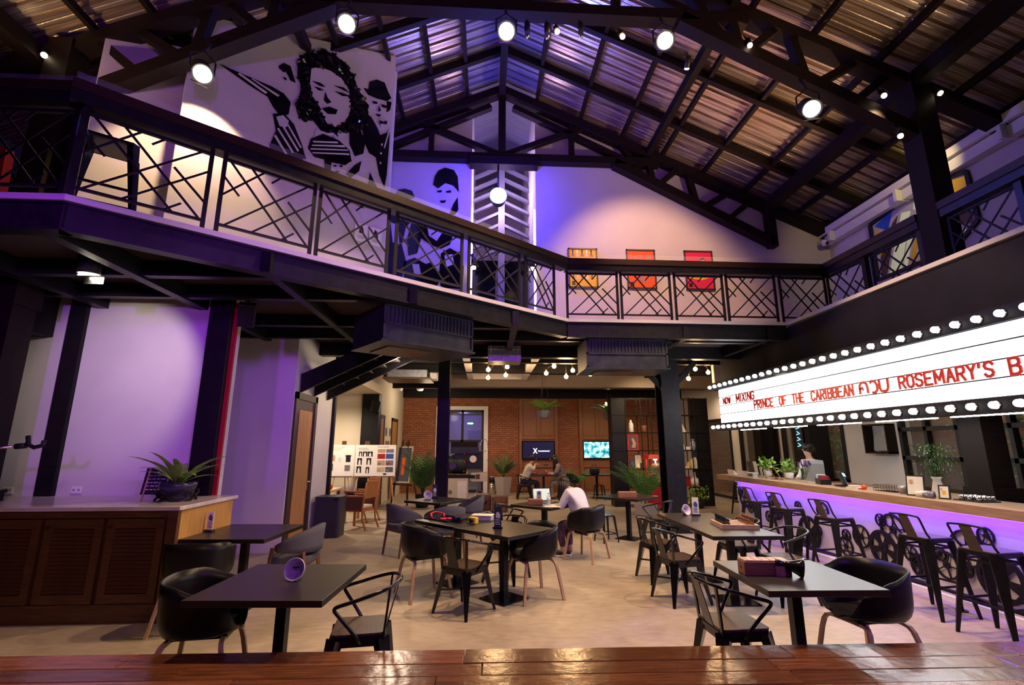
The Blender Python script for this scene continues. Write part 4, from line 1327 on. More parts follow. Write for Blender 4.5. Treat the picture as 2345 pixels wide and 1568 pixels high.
ac_unit('air_conditioner', 'large ducted air conditioner hung under the slanting balcony', ept(3.10, .22, 3.03), ED, EN, 1.42, .95, .48, .24)
ac_unit('air_conditioner', 'ducted air conditioner hung under the far balcony', (1.72, 8.0, 3.0), (1, 0, 0), (0, 1, 0), 1.42, .8, .5, .24)
t = thing('duct_box', 'small galvanised duct box under the walkway above the bulbs', 'duct', (.04, 9.15, 3.30))
MB().box(0, .64, 0, .5, 0, .3).build('body', M['galv'], t)
m = MB()
for z in (.10, .22):
    m.box(0, .64, -.008, 0, z, z + .008)
for x in (.05, .30, .58):
    m.box(x, x + .008, -.008, 0, 0, .3)
m.build('seams', M['white'], t)
MB().box(.2, .42, -.014, -.008, .08, .2).build('hatch', M['galv'], t)
# cassette and detectors in the back room ceiling
t = thing('ceiling_cassette', 'flat white ceiling air cassette left of the slim column', 'air conditioner', (-2.6, 12.2, 3.35))
MB().box(0, 1.2, 0, .9, 0, .05).build('panel', M['louver'], t)
MB().box(.1, 1.1, .1, .8, .05, .25).build('casing', M['galv'], t)
MB().box(1.2, 1.34, .1, .5, .02, .16).build('control_box', M['white'], t)
for i, (x, y, r) in enumerate(((-2.2, 16.27, .12), (-2.85, 16.27, .08))):
    tag(MB().lathe([(.0, -.06), (r * .7, -.05), (r, 0), (r, .03)], (x, y, 3.55)).build('smoke_detector', M['white']), ('round white smoke detector on the black ceiling beam, the larger one', 'small white smoke detector on the black ceiling beam')[i], 'detector')
for i, (x, y, z, rzz) in enumerate(((-3.12, 13.88, 2.80, .6), (3.40, 9.75, 3.25, -.5), (-3.18, 6.35, 3.40, .4))):
    t = thing('loudspeaker', ('black wall speaker beside the dark pillar in the alcove', 'black ceiling speaker beside the wide column', 'black speaker under the balcony near the corner post')[i], 'loudspeaker', (x, y, z), rzz, 'black loudspeakers')
    MB().cbox((0, 0, 0), (.2, .18, .3), 0, .5).build('cabinet', M['black'], t)
    MB().cbox((0, -.085, -.05), (.17, .01, .26), 0, .5).build('grille', M['steel_black'], t)
    MB().cyl((0, .05, .05), (.0, .12, .32), .015).build('bracket', M['black'], t)
# under-balcony spot lighting the left wall
t = thing('under_balcony_spotlight', 'black spotlight under the balcony lighting the white wall', 'spotlight', (-4.2, 5.05, 3.42))
MB().cyl((0, 0, .05), (0, -.02, .3), .10, n=16).build('can', M['black'], t)
MB().cyl((0, .004, .04), (0, 0, .05), .09, n=16).build('lens', M['lens'], t)
MB().box(-.1, .1, .08, .09, -.03, .06).build('barn_door', M['chrome'], t)
lamp('under_spot', 'SPOT', (-4.2, 5.08, 3.38), 75, (1, .84, .68), (-4.75, 6.52, 2.72), .05, 76, .55)
# bulb clusters
def cluster(label, c, pts):
    t = thing('bulb_chandelier', label, 'chandelier', c, 0, 'spider chandeliers with bare bulbs')
    MB().cyl((0, 0, .0), (0, 0, .04), .08, n=12).build('canopy', M['black'], t)
    for p in pts:
        q = Vector(p) - Vector(c)
        MB().tube([(0, 0, .02), (q.x * .9, q.y * .9, q.z + .14), (q.x, q.y, q.z + .10)], .010, 6).build('arm', M['black'], t)
        MB().cyl((q.x, q.y, q.z + .04), (q.x, q.y, q.z + .11), .022, n=8).build('socket', M['brass'], t)
        MB().sphere((q.x, q.y, q.z), .05, 16, 12).build('bulb', M['bulb'], t)
    return t


C1 = [(.06, 11.3, 3.46), (.06, 11.9, 3.35), (.5, 11.1, 3.50), (.5, 11.9, 3.42)]
C2 = [(1.62, 11.2, 3.54), (1.48, 11.6, 3.43), (1.97, 11.6, 3.35), (2.12, 11.5, 3.49), (2.55, 11.5, 3.40)]
C3 = [(5.18, 11.5, 3.55), (5.5, 11.5, 3.47), (4.99, 11.5, 3.31)]
cluster('spider chandelier of bare bulbs under the duct box', (.28, 11.5, 3.76), C1)
cluster('spider chandelier of five bare bulbs in front of the brick wall', (1.95, 11.5, 3.76), C2)
cluster('spider chandelier of bare bulbs beside the marquee', (5.2, 11.5, 3.76), C3)
for i, (x, y, z, e) in enumerate(((.28, 11.5, 3.30), (1.95, 11.5, 3.28), (5.2, 11.5, 3.2))[j] + (e,) for j, e in enumerate((55, 60, 45))):
    lamp('bulb_light_%d' % i, 'POINT', (x, y, z), e, HOT, size=.15)
for i, (x, y) in enumerate(((-0.6, 15.8), (1.9, 15.8), (4.2, 16.2), (6.8, 14.8))):
    lamp('back_room_%d' % i, 'SPOT', (x, y, 3.6), 120, (1, .70, .40), (x, y + .6, 0), .1, 140, .7)
lamp('shelf_light', 'SPOT', (4.8, 13.0, 3.6), 120, (1, .74, .42), (4.9, 15.5, 1.2), .1, 110, .6)
t = thing('downlight', 'round recessed downlight in the alcove soffit', 'light', (-4.05, 12.2, 3.145))
MB().cyl((0, 0, -.005), (0, 0, .0), .10, n=16).build('rim', M['white'], t)
MB().cyl((0, 0, -.009), (0, 0, -.004), .08, n=16).build('diffuser', M['lens_small'], t)
lamp('alcove_light', 'SPOT', (-4.05, 12.2, 3.1), 300, (1, .80, .52), (-4.0, 12.9, 0), .08, 140, .6)
lamp('door_light', 'POINT', (-1.7, 10.2, 3.2), 75, (1, .80, .58), size=.2)  # added fill without a fixture, brightens the narrow door and its wall
lamp('corner_light', 'POINT', (-1.9, 16.3, 3.2), 45, (1, .78, .5), size=.2)
for i, (x, y, z) in enumerate(((2.08, 9.9, 3.80), (3.6, 12.9, 3.80), (5.9, 13.2, 3.80), (-.35, 13.2, 3.80))):
    tag(MB().cyl((x, y, z - .02), (x, y, z), .06, n=12).build('downlight', M['lens_small']), ('small downlight under the balcony between the air conditioners', 'small downlight near the tall shelf', 'small downlight by the right windows', 'small downlight right of the slim column')[i], 'light')
# ================================================================== FURNITURE
def lerp_tab(tab, x):
    for (x0, y0), (x1, y1) in zip(tab[:-1], tab[1:]):
        if x <= x1:
            t = (x - x0) / (x1 - x0)
            t = t * t * (3 - 2 * t)
            return y0 + (y1 - y0) * t
    return tab[-1][1]


def tub_chair():
    t = thing('tub_chair', '', 'chair')
    nt_, nv = 40, 14
    vs, fs = [], []
    Htab = [(0, .355), (60, .345), (100, .285), (130, .19), (156, .04), (180, -.012)]
    for j in range(nv + 1):
        v = j / nv
        for i in range(nt_):
            th = 2 * PI * i / nt_
            ang = math.degrees(abs(((th + PI / 2 + PI) % (2 * PI)) - PI))   # angle from the back (-Y)
            H = lerp_tab(Htab, ang)
            c, s = math.cos(th), math.sin(th)
            Rr = 1 / ((abs(c) / .285) ** 2.6 + (abs(s) / .255) ** 2.6) ** (1 / 2.6)
            if v < .5:
                r = Rr * .80 * v / .5
                z = .425 + .02 * (v / .5) ** 2
            else:
                k = (v - .5) / .5
                r = Rr * (.80 + .19 * math.sin(min(1, k * 1.7) * PI / 2) + .07 * k * max(H, 0) / .35)
                z = .445 + H * (1 - math.cos(k * PI / 2)) if H > 0 else .445 + H * k
            vs.append((r * c, r * s, z))
    for j in range(nv):
        for i in range(nt_):
            k = (i + 1) % nt_
            fs.append((j * nt_ + i, j * nt_ + k, (j + 1) * nt_ + k, (j + 1) * nt_ + i))
    o = MB().add(vs, fs, True).build('shell', M['shell'], t)
    bm = bmesh.new()
    bm.from_mesh(o.data)
    bmesh.ops.remove_doubles(bm, verts=bm.verts, dist=1e-5)
    bm.to_mesh(o.data)
    bm.free()
    solid(o, .010, -1)
    for sx in (-1, 1):
        for sy in (-1, 1):
            MB().strip([(sx * .265, sy * .25, 0), (sx * .215, sy * .205, .30), (sx * .200, sy * .19, .365), (sx * .18, sy * .18, .395), (sx * .14, sy * .172, .408), (0, sy * .165, .408)], .032, .024, (0, 1, .12 * -sy)).build('leg', M['oak'], t)
    MB().box(-.11, .11, -.19, .19, .405, .428).build('mount', M['black'], t)
    return t


def rrect(w, d, r, n=4):
    pts = []
    for cx, cy, a0 in ((w - r, d - r, 0), (-(w - r), d - r, 90), (-(w - r), -(d - r), 180), (w - r, -(d - r), 270)):
        for k in range(n + 1):
            a = R(a0 + 90 * k / n)
            pts.append((cx + r * math.cos(a), cy + r * math.sin(a)))
    return pts


def bez(pts, n=24):
    """Catmull-Rom through pts"""
    P = [Vector(p) for p in pts]
    P = [P[0] * 2 - P[1]] + P + [P[-1] * 2 - P[-2]]
    out = []
    seg = len(P) - 3
    for i in range(seg):
        for k in range(n // seg + 1):
            t = k / (n // seg + 1)
            a, b, c, d = P[i:i + 4]
            out.append(.5 * ((2 * b) + (c - a) * t + (2 * a - 5 * b + 4 * c - d) * t * t + (3 * b - a - 3 * c + d) * t ** 3))
    out.append(P[-2])
    return out


def cafe_armchair():
    t = thing('metal_armchair', '', 'chair')
    G = M['steel_gloss']
    o = MB().prism(rrect(.18, .18, .04), (0, 0, .448), (1, 0, 0), (0, 1, 0), .02).build('seat_pad', M['seat_wood'], t)
    bev(o, .004)
    MB().prism(rrect(.185, .185, .045), (0, 0, .425), (1, 0, 0), (0, 1, 0), .022).prism(rrect(.175, .175, .04), (0, 0, .385), (1, 0, 0), (0, 1, 0), .045).build('seat_frame', G, t)
    for sx in (-1, 1):
        for sy in (-1, 1):
            MB().beam((sx * .225, sy * .235, 0), (sx * .150, sy * .150, .43), .028, .026, (sx, sy, 0), .098, .06).build('leg', G, t)
    MB().beam((-.19, -.19, .22), (.19, .19, .22), .012, .018).beam((-.19, .19, .22), (.19, -.19, .22), .012, .018).build('cross_brace', G, t)
    half = [(.182, -.02, .41), (.215, .06, .52), (.245, .135, .615), (.252, .150, .640), (.253, .135, .660), (.252, .02, .690), (.235, -.11, .725), (.185, -.205, .750), (.09, -.255, .760), (0, -.268, .762)]
    path = half + [(-x, y, z) for x, y, z in reversed(half[:-1])]
    MB().tube(bez(path, 54), .0125, 8).build('arm_rail', G, t)
    o = MB().add([(-.075, -.175, .44), (.075, -.175, .44), (.048, -.255, .75), (-.048, -.255, .75)], [(0, 1, 2, 3)]).build('back_splat', G, t)
    solid(o, .006)
    for sx in (-1, 1):
        MB().beam((sx * .165, -.165, .42), (sx * .185, -.198, .745), .014, .03, (1, 0, 0)).build('back_upright', G, t)
    return t


def bar_stool():
    t = thing('bar_stool', '', 'stool')
    G = M['steel_black']
    h = .76
    o = MB().prism(rrect(.165, .165, .03), (0, 0, h - .018), (1, 0, 0), (0, 1, 0), .018).build('seat', M['seat_wood'], t)
    bev(o, .004)
    MB().prism(rrect(.168, .168, .03), (0, 0, h - .05), (1, 0, 0), (0, 1, 0), .032).build('seat_frame', G, t)
    for sx in (-1, 1):
        for sy in (-1, 1):
            MB().beam((sx * .235, sy * .235, 0), (sx * .140, sy * .140, h - .03), .030, .028, (sx, sy, 0), .10, .06).build('leg', G, t)
    for z, q in ((.30, .198), (.66, .152)):
        for s in (-1, 1):
            MB().beam((s * q, -q, z), (s * q, q, z), .010, .02).build('foot_bar', G, t)
            MB().beam((-q, s * q, z), (q, s * q, z), .010, .02).build('foot_bar', G, t)
    path = [(.150, -.10, h - .02), (.155, -.16, h + .05), (.160, -.215, h + .17), (.155, -.232, h + .205), (.13, -.24, h + .215), (0, -.245, h + .222)]
    path = path + [(-x, y, z) for x, y, z in reversed(path[:-1])]
    MB().tube(bez(path, 30), .010, 8).build('back_rail', G, t)
    o = MB().add([(-.055, -.155, h - .01), (.055, -.155, h - .01), (.05, -.243, h + .215), (-.05, -.243, h + .215)], [(0, 1, 2, 3)]).build('back_splat', M['seat_wood'], t)
    solid(o, .006)
    return t


def table(label, c, w, d, rz=0.0, h=.76, double=False, round_=False):
    t = thing('cafe_table', label, 'table', (c[0], c[1], 0), rz, 'black pedestal cafe tables')
    if round_:
        o = MB().cyl((0, 0, h - .035), (0, 0, h), w / 2, n=28).build('tabletop', M['table_black'], t)
    else:
        o = MB().box(-w / 2, w / 2, -d / 2, d / 2, h - .042, h).build('tabletop', M['table_black'], t)
    bev(o, .004)
    for y in ((-d / 4, d / 4) if double else (0,)):
        MB().box(-.036, .036, y - .036, y + .036, .012, h - .042).build('column', M['steel_black'], t)
        o = MB().box(-.20, .20, y - .20, y + .20, 0, .012).build('base_plate', M['steel_gloss'], t)
        MB().box(-.14, .14, y - .14, y + .14, h - .052, h - .042).build('top_plate', M['steel_black'], t)
    return t


def lounge_chair():
    t = thing('lounge_chair', '', 'chair')
    o = MB().prism(rrect(.25, .24, .10), (0, 0, .38), (1, 0, 0), (0, 1, 0), .085).build('seat_cushion', M['fabric_grey'], t)
    bev(o, .02, 3)
    n = 20
    vs, fs = [], []
    for j in range(5):
        for i in range(n + 1):
            a = R(-205 + 230 * i / n)
            k = math.cos((i / n - .5) * PI)
            z0, z1 = .50 + .03 * (1 - k), .60 + .19 * k
            r = .285 + .02 * j / 4
            vs.append((r * math.cos(a), r * .95 * math.sin(a), z0 + (z1 - z0) * j / 4))
    for j in range(4):
        for i in range(n):
            fs.append((j * (n + 1) + i, j * (n + 1) + i + 1, (j + 1) * (n + 1) + i + 1, (j + 1) * (n + 1) + i))
    o = MB().add(vs, fs, True).build('backrest', M['fabric_grey'], t)
    solid(o, .05, 0)
    for sx in (-1, 1):
        for sy in (-1, 1):
            MB().beam((sx * .25, sy * .24, 0), (sx * .235, sy * .17, .56 if sy > 0 else .52), .024, .03, (sx, sy, 0), .034, .04).build('leg', M['oak_dark'], t)
    MB().box(-.23, .23, -.2, .2, .35, .385).build('seat_rail', M['oak_dark'], t)
    return t


def mid(pts):
    return (sum(p[0] for p in pts) / len(pts), sum(p[1] for p in pts) / len(pts))


# tables
table('black cafe table with the lavender cone on it, front left', (-1.41, 3.80), .88, .94, R(-3))
table('black cafe table pushed against the end of the louvred cabinet', (-2.66, 5.88), .88, .98, R(-3))
table('black square table with a menu stand, front one of the joined pair', (.235, 5.94), .88, .78, R(-47))
table('black table cluttered with red toys behind the menu stand table', (-.335, 6.60), .78, .80, R(-47))
table('black table among the grey lounge chairs by the slim column', (-.83, 9.0), .82, .82, R(-35))
table('black table with the open laptop', (.99, 8.26), .80, .80, R(-42))
table('black table with one wooden box in front of the tall shelf', (2.72, 9.40), .86, .86, R(-45))
table('long black table with the chess set, on two pedestals', (2.83, 6.17), .78, 1.80, R(-1), double=True)
table('black cafe table with the wooden box and black horn, front right', (2.31, 3.77), .82, .86, R(-2))
table('far black table between the two women', (1.95, 16.4), .95, .8, 0)
table('far black table with a bag under the bright television', (3.75, 16.5), .9, .7, 0)

# tub chairs
TG = 'black tub chairs with oak legs'
place('tub', tub_chair, (-1.96, 3.84, 0), R(-82), 'black tub chair at the front left table, nearest the cabinet', TG)
place('tub', tub_chair, (-2.78, 5.22, 0), R(4), 'black tub chair seen from behind, tucked under the cabinet end table', TG)
place('tub', tub_chair, (-.70, 6.14, 0), R(-62), 'black tub chair with pinkish legs left of the toy table', TG)
place('tub', tub_chair, (.58, 6.0, 0), R(112), 'black tub chair tucked under the right side of the menu stand table', TG)
place('tub', tub_chair, (1.58, 7.80, 0), R(48), 'black tub chair the woman with the laptop sits on', TG)
place('tub', tub_chair, (2.93, 3.88, 0), R(98), 'black tub chair at the front right table, nearest the bar', TG)
# metal armchairs
AG = 'glossy black metal armchairs'
place('arm', cafe_armchair, (-.86, 3.78, 0), R(98), 'metal armchair right of the front left table, cut off by the stage', AG)
place('arm', cafe_armchair, (-.20, 5.54, 0), R(-38), 'metal armchair with wooden seat in front of the menu stand table', AG)
place('arm', cafe_armchair, (.30, 6.72, 0), R(150), 'metal armchair behind the menu stand table facing the camera', AG)
place('arm', cafe_armchair, (.42, 8.42, 0), R(-75), 'metal armchair on the left side of the laptop table', AG)
place('arm', cafe_armchair, (1.80, 3.72, 0), R(-88), 'metal armchair left of the front right table, cut off by the stage', AG)
place('arm', cafe_armchair, (2.22, 5.76, 0), R(-78), 'metal armchair left of the long table, nearer the camera', AG)
place('arm', cafe_armchair, (2.30, 6.62, 0), R(-82), 'metal armchair left of the long table, farther from the camera', AG)
place('arm', cafe_armchair, (3.28, 6.45, 0), R(95), 'metal armchair right of the long table beside the chess set', AG)
place('arm', cafe_armchair, (3.42, 5.70, 0), R(95), 'metal armchair right of the long table, nearer the front right table', AG)
place('arm', cafe_armchair, (3.05, 8.75, 0), R(48), 'metal armchair right of the table with one wooden box', AG)
place('arm', cafe_armchair, (1.30, 16.3, 0), R(-90), 'metal armchair the far woman in cream sits on', AG)
place('arm', cafe_armchair, (2.66, 16.3, 0), R(90), 'metal armchair the far woman in patterned dress sits on', AG)
place('low_stool', low_stool, (2.22, 9.15, 0), R(20), 'low black metal stool left of the table with one wooden box', 'black metal stools', .74)
place('low_stool', low_stool, (3.7, 15.95, 0), R(5), 'low black metal stool at the far table with a bag', 'black metal stools', .74)
# lounge chairs
LG = 'grey upholstered lounge chairs'
place('lounge', lounge_chair, (-2.22, 6.2, 0), R(90), 'grey lounge chair beside the narrow wooden door', LG)
place('lounge', lounge_chair, (-1.28, 8.35, 0), R(-50), 'grey lounge chair left of the table by the slim column', LG)
place('lounge', lounge_chair, (-.32, 9.35, 0), R(100), 'grey lounge chair right of the slim column with pale legs', LG)
place('lounge', lounge_chair, (-.62, 8.05, 0), R(25), 'grey lounge chair seen from behind at the table by the slim column', LG)
# wooden armchairs
def wood_armchair():
    t = thing('wooden_armchair', '', 'chair')
    B = M['oak_dark']
    B = mat('teak', (0.50, 0.20, 0.06), .4, noise=((.36, .13, .04), 5, (6, 6, 1)))
    for s in (-1, 1):
        MB().beam((s * .26, .25, 0), (s * .26, .25, .66), .04, .045, (0, 1, 0)).build('leg', B, t)
        MB().tube([(s * .25, -.34, 0), (s * .25, -.25, .2), (s * .25, -.23, .45), (s * .24, -.30, .95)], .022, 6).build('leg', B, t)
        o = MB().cbox((s * .27, .0, .665), (.06, .58, .03)).build('armrest', B, t)
        MB().box(s * .26 - .012, s * .26 + .012, -.22, .23, .40, .65).build('side_panel', mat('wicker', (.13, .05, .03), .7, bump=.5, bscale=90), t)
    MB().box(-.25, .25, -.22, .25, .36, .41).build('seat_rail', B, t)
    o = rbox(-.23, .23, -.20, .25, .41, .47, .025, 2).build('cushion', M['cream'], t)
    o = MB().add([(-.23, -.24, .62), (.23, -.24, .62), (.23, -.31, .97), (-.23, -.31, .97)], [(0, 1, 2, 3)]).build('back_panel', B, t)
    solid(o, .03)
    return t


place('wood', wood_armchair, (-2.65, 10.85, 0), R(72), 'wooden armchair with cream cushion behind the tall bin', 'wooden armchairs in the alcove')
place('wood', wood_armchair, (-2.85, 11.9, 0), R(70), 'second wooden armchair half hidden behind the first', 'wooden armchairs in the alcove')
t = thing('writing_table', 'pale wooden table in the alcove with small things on it', 'table', (-3.85, 11.4, 0))
o = MB().box(-.75, .55, -.45, .45, .70, .75).build('tabletop', mat('pale_wood', (.70, .50, .26), .45), t)
for x in (-.7, .45):
    for y in (-.4, .4):
        MB().box(x, x + .06, y - .03, y + .03, 0, .70).build('leg', M['oak_dark'], t)
tag(rbox(-3.7, -3.45, 11.3, 11.5, .75, .86, .02).build('flower_box', M['leaf_dark']), 'small dark green box on the pale writing table', 'box')
tag(MB().sphere((-3.40, 11.25, .80), .055).build('red_ornament', M['red']), 'round red ornament on the pale writing table', 'ornament')
# bar stools
BG = 'black bar stools along the bar'
for (x, y, rz), lab in zip(((4.80, 8.62, -78), (4.72, 7.62, -80), (4.74, 6.62, -80), (4.72, 5.22, -82), (4.70, 4.52, -82), (4.70, 3.72, -85)),
                           ('bar stool farthest from the camera, at the end of the bar', 'second bar stool from the far end of the bar', 'third bar stool from the far end, beside the long table', 'bar stool behind the front right tub chair', 'nearest whole bar stool at the right edge', 'bar stool cut off by the right edge of the picture')):
    place('bar_stool', bar_stool, (x, y, 0), R(rz), lab, BG)
for x, y, lab in ((6.6, 12.4, 'dark stool beyond the end of the bar by the windows, left one'), (7.1, 12.2, 'dark stool beyond the end of the bar by the windows, right one')):
    place('bar_stool', bar_stool, (x, y, 0), R(-80), lab, 'dark stools by the far windows')

# ================================================================== BAR
bar = thing('bar_counter', 'long bar counter with violet lit front and timber top', 'bar', (5.3, 7, 0))
bi = Matrix.Translation(-bar.location)


def bpart(mb, name, mm):
    return mb.xf(bi).build(name, mm, bar)


bpart(MB().box(5.28, 5.36, 2.0, 10.17, 0.05, 1.0), 'front_panel', M['plaster'])
bpart(MB().box(5.22, 5.36, 2.0, 10.17, 0, .05), 'plinth', M['white'])
bpart(MB().box(5.36, 5.80, 10.05, 10.17, 0, 1.0), 'end_panel', M['plaster'])
bpart(MB().box(5.12, 5.85, 2.0, 10.72, .985, 1.085), 'counter_top', mat('counter_wood', (.42, .28, .19), .38, noise=((.30, .19, .125), 4, (10, 1, 10))))
bpart(MB().box(5.85, 6.35, 2.0, 10.1, .85, .9), 'work_shelf', M['chrome'])
bpart(MB().box(5.22, 5.235, 2.0, 10.15, .968, .984), 'light_strip', M['violet_strip'])
lamp('bar_violet', 'AREA', (5.17, 6.1, .965), 42, VIOLET, (5.34, 6.1, .2), .05, sy=8.0).rotation_euler = Euler((0, R(-13), 0))
t = thing('foot_rail', 'black tube foot rail along the foot of the bar', 'foot rail', (5.02, 6, 0))
MB().cyl((0, -4, .17), (0, 2.6, .17), .022, n=10).build('tube', M['steel_black'], t)
for y in (-2.1, -.75, .6, 2.0):
    MB().cyl((0, y, .01), (0, y, .17), .018, n=8).build('support', M['steel_black'], t)
    MB().cyl((0, y, 0), (0, y, .012), .055, n=12).build('flange', M['steel_black'], t)


def ring(mb, cx, cy, cz, r0, r1, x0, x1, n=24):
    vs = []
    for k in range(n):
        a = 2 * PI * k / n
        for r in (r0, r1):
            for x in (x0, x1):
                vs.append((cx + x, cy + r * math.cos(a), cz + r * math.sin(a)))
    fs = []
    for k in range(n):
        a, b = k * 4, ((k + 1) % n) * 4
        fs += [(a, b, b + 2, a + 2), (a + 1, a + 3, b + 3, b + 1), (a + 2, b + 2, b + 3, a + 3), (a, a + 1, b + 1, b)]
    return mb.add(vs, fs)


REELS = [(6.85, 0.46, 0.155, 0), (6.48, 0.38, 0.225, 1), (6.45, 0.73, 0.085, 0), (6.28, 0.64, 0.198, 0), (6.06, 0.4, 0.1, 0), (5.93, 0.28, 0.143, 1), (5.66, 0.48, 0.079, 0), (5.59, 0.37, 0.155, 0), (5.37, 0.38, 0.093, 1), (5.08, 0.77, 0.09, 0), (5.31, 0.6, 0.195, 0), (5.0, 0.37, 0.243, 1), (10.04, 0.76, 0.088, 0), (9.89, 0.66, 0.181, 0), (9.68, 0.5, 0.101, 0), (9.09, 0.42, 0.102, 0), (8.94, 0.68, 0.125, 0), (8.81, 0.56, 0.169, 1), (8.19, 0.7, 0.086, 0), (7.97, 0.32, 0.262, 1), (7.75, 0.39, 0.094, 0), (7.14, 0.43, 0.081, 0), (7.17, 0.27, 0.136, 0), (7.58, 0.71, 0.133, 0)]
NEAR = {0: 'wide spoked film reel in the gap between the bar stools', 1: 'large film reel with five round holes in the gap between the stools'}
ordn = ['first', 'second', 'third', 'fourth', 'fifth', 'sixth', 'seventh', 'eighth', 'ninth', 'tenth', 'eleventh', 'twelfth', 'thirteenth', 'fourteenth', 'fifteenth', 'sixteenth', 'seventeenth', 'eighteenth', 'nineteenth', 'twentieth', 'twenty-first', 'twenty-second', 'twenty-third', 'last']
order = sorted(range(len(REELS)), key=lambda i: -REELS[i][0])
for rank, i in enumerate(order):
    y, z, r, k = REELS[i]
    lab = '%s %s film reel on the bar front, counted from the far end' % (ordn[rank], 'solid five holed' if k else 'spoked')
    t = thing('film_reel', lab, 'film reel', (5.262 - .004 * (i % 3), y, z), 0, 'film reels on the bar front')
    m = MB()
    ring(m, 0, 0, 0, r * (.80 if k else .86), r, -.008, .012, 28)
    m.build('rim', M['iron'], t)
    m = MB()
    ring(m, 0, 0, 0, r * .06, r * (.30 if k else .24), -.010, .012, 18)
    m.build('hub', M['iron'], t)
    n = 5 if (k or i % 2) else 6
    m = MB()
    for q in range(n):
        a = 2 * PI * q / n + i
        c_, s_ = math.cos(a), math.sin(a)
        w0, w1 = (r * .20, r * .52) if k else (r * .08, r * .08)
        m.beam((0, c_ * r * .22, s_ * r * .22), (0, c_ * r * .86, s_ * r * .86), .012, w0, (0, -s_, c_), .012, w1)
    m.build('spokes', M['iron'], t)

# ================================================================== CABINET
cb = thing('louvred_cabinet', 'dark red brown louvred wooden cabinet with marble top on the left', 'cabinet', (-4, 5.9, 0))
ci = Matrix.Translation(-cb.location)


def cpart(mb, name, mm, parent=None):
    return mb.xf(ci).build(name, mm, parent or cb)


cpart(MB().box(-7.0, -3.16, 5.40, 6.5, 0, 1.05), 'body', M['louver'])
cpart(MB().box(-3.16, -3.13, 5.36, 6.46, 0, 1.05), 'end_panel', M['veneer'])
o = cpart(MB().box(-7.05, -3.10, 5.33, 6.515, 1.05, 1.09), 'marble_top', M['marble'])
bev(o, .005)
cpart(MB().box(-3.22, -3.12, 5.345, 5.40, 0, 1.05), 'corner_post', M['louver'])
cpart(MB().box(-7.0, -3.225, 5.36, 5.40, .98, 1.049).box(-7.0, -3.225, 5.365, 5.40, 0.001, .17), 'face_rail', M['louver'])
slat_me = {}
for k in range(6):
    x0 = -3.80 - k * .60
    x1 = x0 + .555
    m = MB()
    m.box(x0, x0 + .075, 5.355, 5.398, .18, .97).box(x1 - .075, x1, 5.355, 5.398, .18, .97).box(x0 + .075, x1 - .075, 5.355, 5.398, .88, .97).box(x0 + .075, x1 - .075, 5.355, 5.398, .18, .265)
    dd = cpart(m, 'door', M['louver'])
    cpart(MB().box(x0 + .076, x1 - .076, 5.392, 5.397, .266, .879), 'backing', M['black'], dd)  # black sheet stands in for the shade between the slats
    cpart(MB().cyl((x0 + .04, 5.33, .90), (x0 + .04, 5.356, .90), .012, n=8), 'knob', M['black'], dd)
    if 'me' not in slat_me:
        slat_me['me'] = MB().cbox((0, 0, 0), (.405, .010, .036), 0, R(-38)).mesh('slat', M['louver'])
    for j in range(16):
        s_ = bpy.data.objects.new('slat', slat_me['me'])
        COL.objects.link(s_)
        s_.parent = dd
        s_.location = Vector(((x0 + x1) / 2, 5.374, .287 + j * .0382)) - cb.location
# things on and by the cabinet
def fern(name, label, cat, loc, n, length, wid, mtl, droop=.5, up=.9, seed=1, pot=None, twist=0):
    t = thing(name, label, cat, loc)
    rr = random.Random(seed)
    for k in range(n):
        a = 2 * PI * k / n + rr.uniform(-.3, .3)
        L = length * rr.uniform(.7, 1.1)
        pitch = up * rr.uniform(.55, 1.1)
        pts = []
        seg = 7
        p = Vector((.02 * math.cos(a), .02 * math.sin(a), 0))
        ang = pitch
        for j in range(seg + 1):
            pts.append(p.copy())
            p += Vector((math.cos(a) * math.cos(ang), math.sin(a) * math.cos(ang), math.sin(ang))) * (L / seg)
            ang -= droop * rr.uniform(.8, 1.2) / seg * 2.2
        sd = Vector((-math.sin(a), math.cos(a), 0))
        vs, fs = [], []
        for j, q in enumerate(pts):
            u = j / seg
            w = wid * (math.sin(PI * min(1, .12 + u * .88)) ** .8) * (1 + .18 * math.sin(j * 2.5))
            vs += [q - sd * w + Vector((0, 0, .25 * w)), q, q + sd * w + Vector((0, 0, .25 * w))]
        for j in range(seg):
            fs += [(j * 3, j * 3 + 1, j * 3 + 4, j * 3 + 3), (j * 3 + 1, j * 3 + 2, j * 3 + 5, j * 3 + 4)]
        MB().add(vs, fs, True).build('frond', mtl if rr.random() < .8 else M['leaf_light'], t)
    return t


t = fern('potted_fern', 'birds nest fern in a dark bowl on the cabinet corner', 'plant', (-3.50, 5.92, 1.09 + .17), 20, .58, .038, M['leaf_light'], .42, 1.05, 5)
MB().lathe([(.07, -.17), (.15, -.13), (.185, -.02), (.19, .03), (.17, .03), (.15, -.02), (0, -.02)], n=24).build('bowl', mat('bowl_glaze', (.03, .025, .06), .25), t)
for k in range(3):
    a = k * 2.1
    MB().tube([(math.cos(a + u) * (.20 + .01 * math.sin(5 * u)), math.sin(a + u) * .20, -.12 + .06 * math.sin(2 * u + k)) for u in [j * .35 for j in range(19)]], .012, 6, True).build('vine_wreath', M['beam_wood'], t)
t = thing('chalkboard', 'small black chalkboard easel with white writing behind the fern', 'sign', (-3.83, 6.08, 1.09), .1)
MB().cbox((0, 0, .20), (.30, .015, .30), 0, R(-14)).build('board', M['black'], t)
for s in (-1, 1):
    MB().beam((s * .11, -.07, 0), (s * .11, .03, .34), .015, .015).build('leg', M['oak'], t)
m = MB()
cmx = Matrix.Translation((0, 0, .20)) @ Matrix.Rotation(R(-14), 4, 'X')
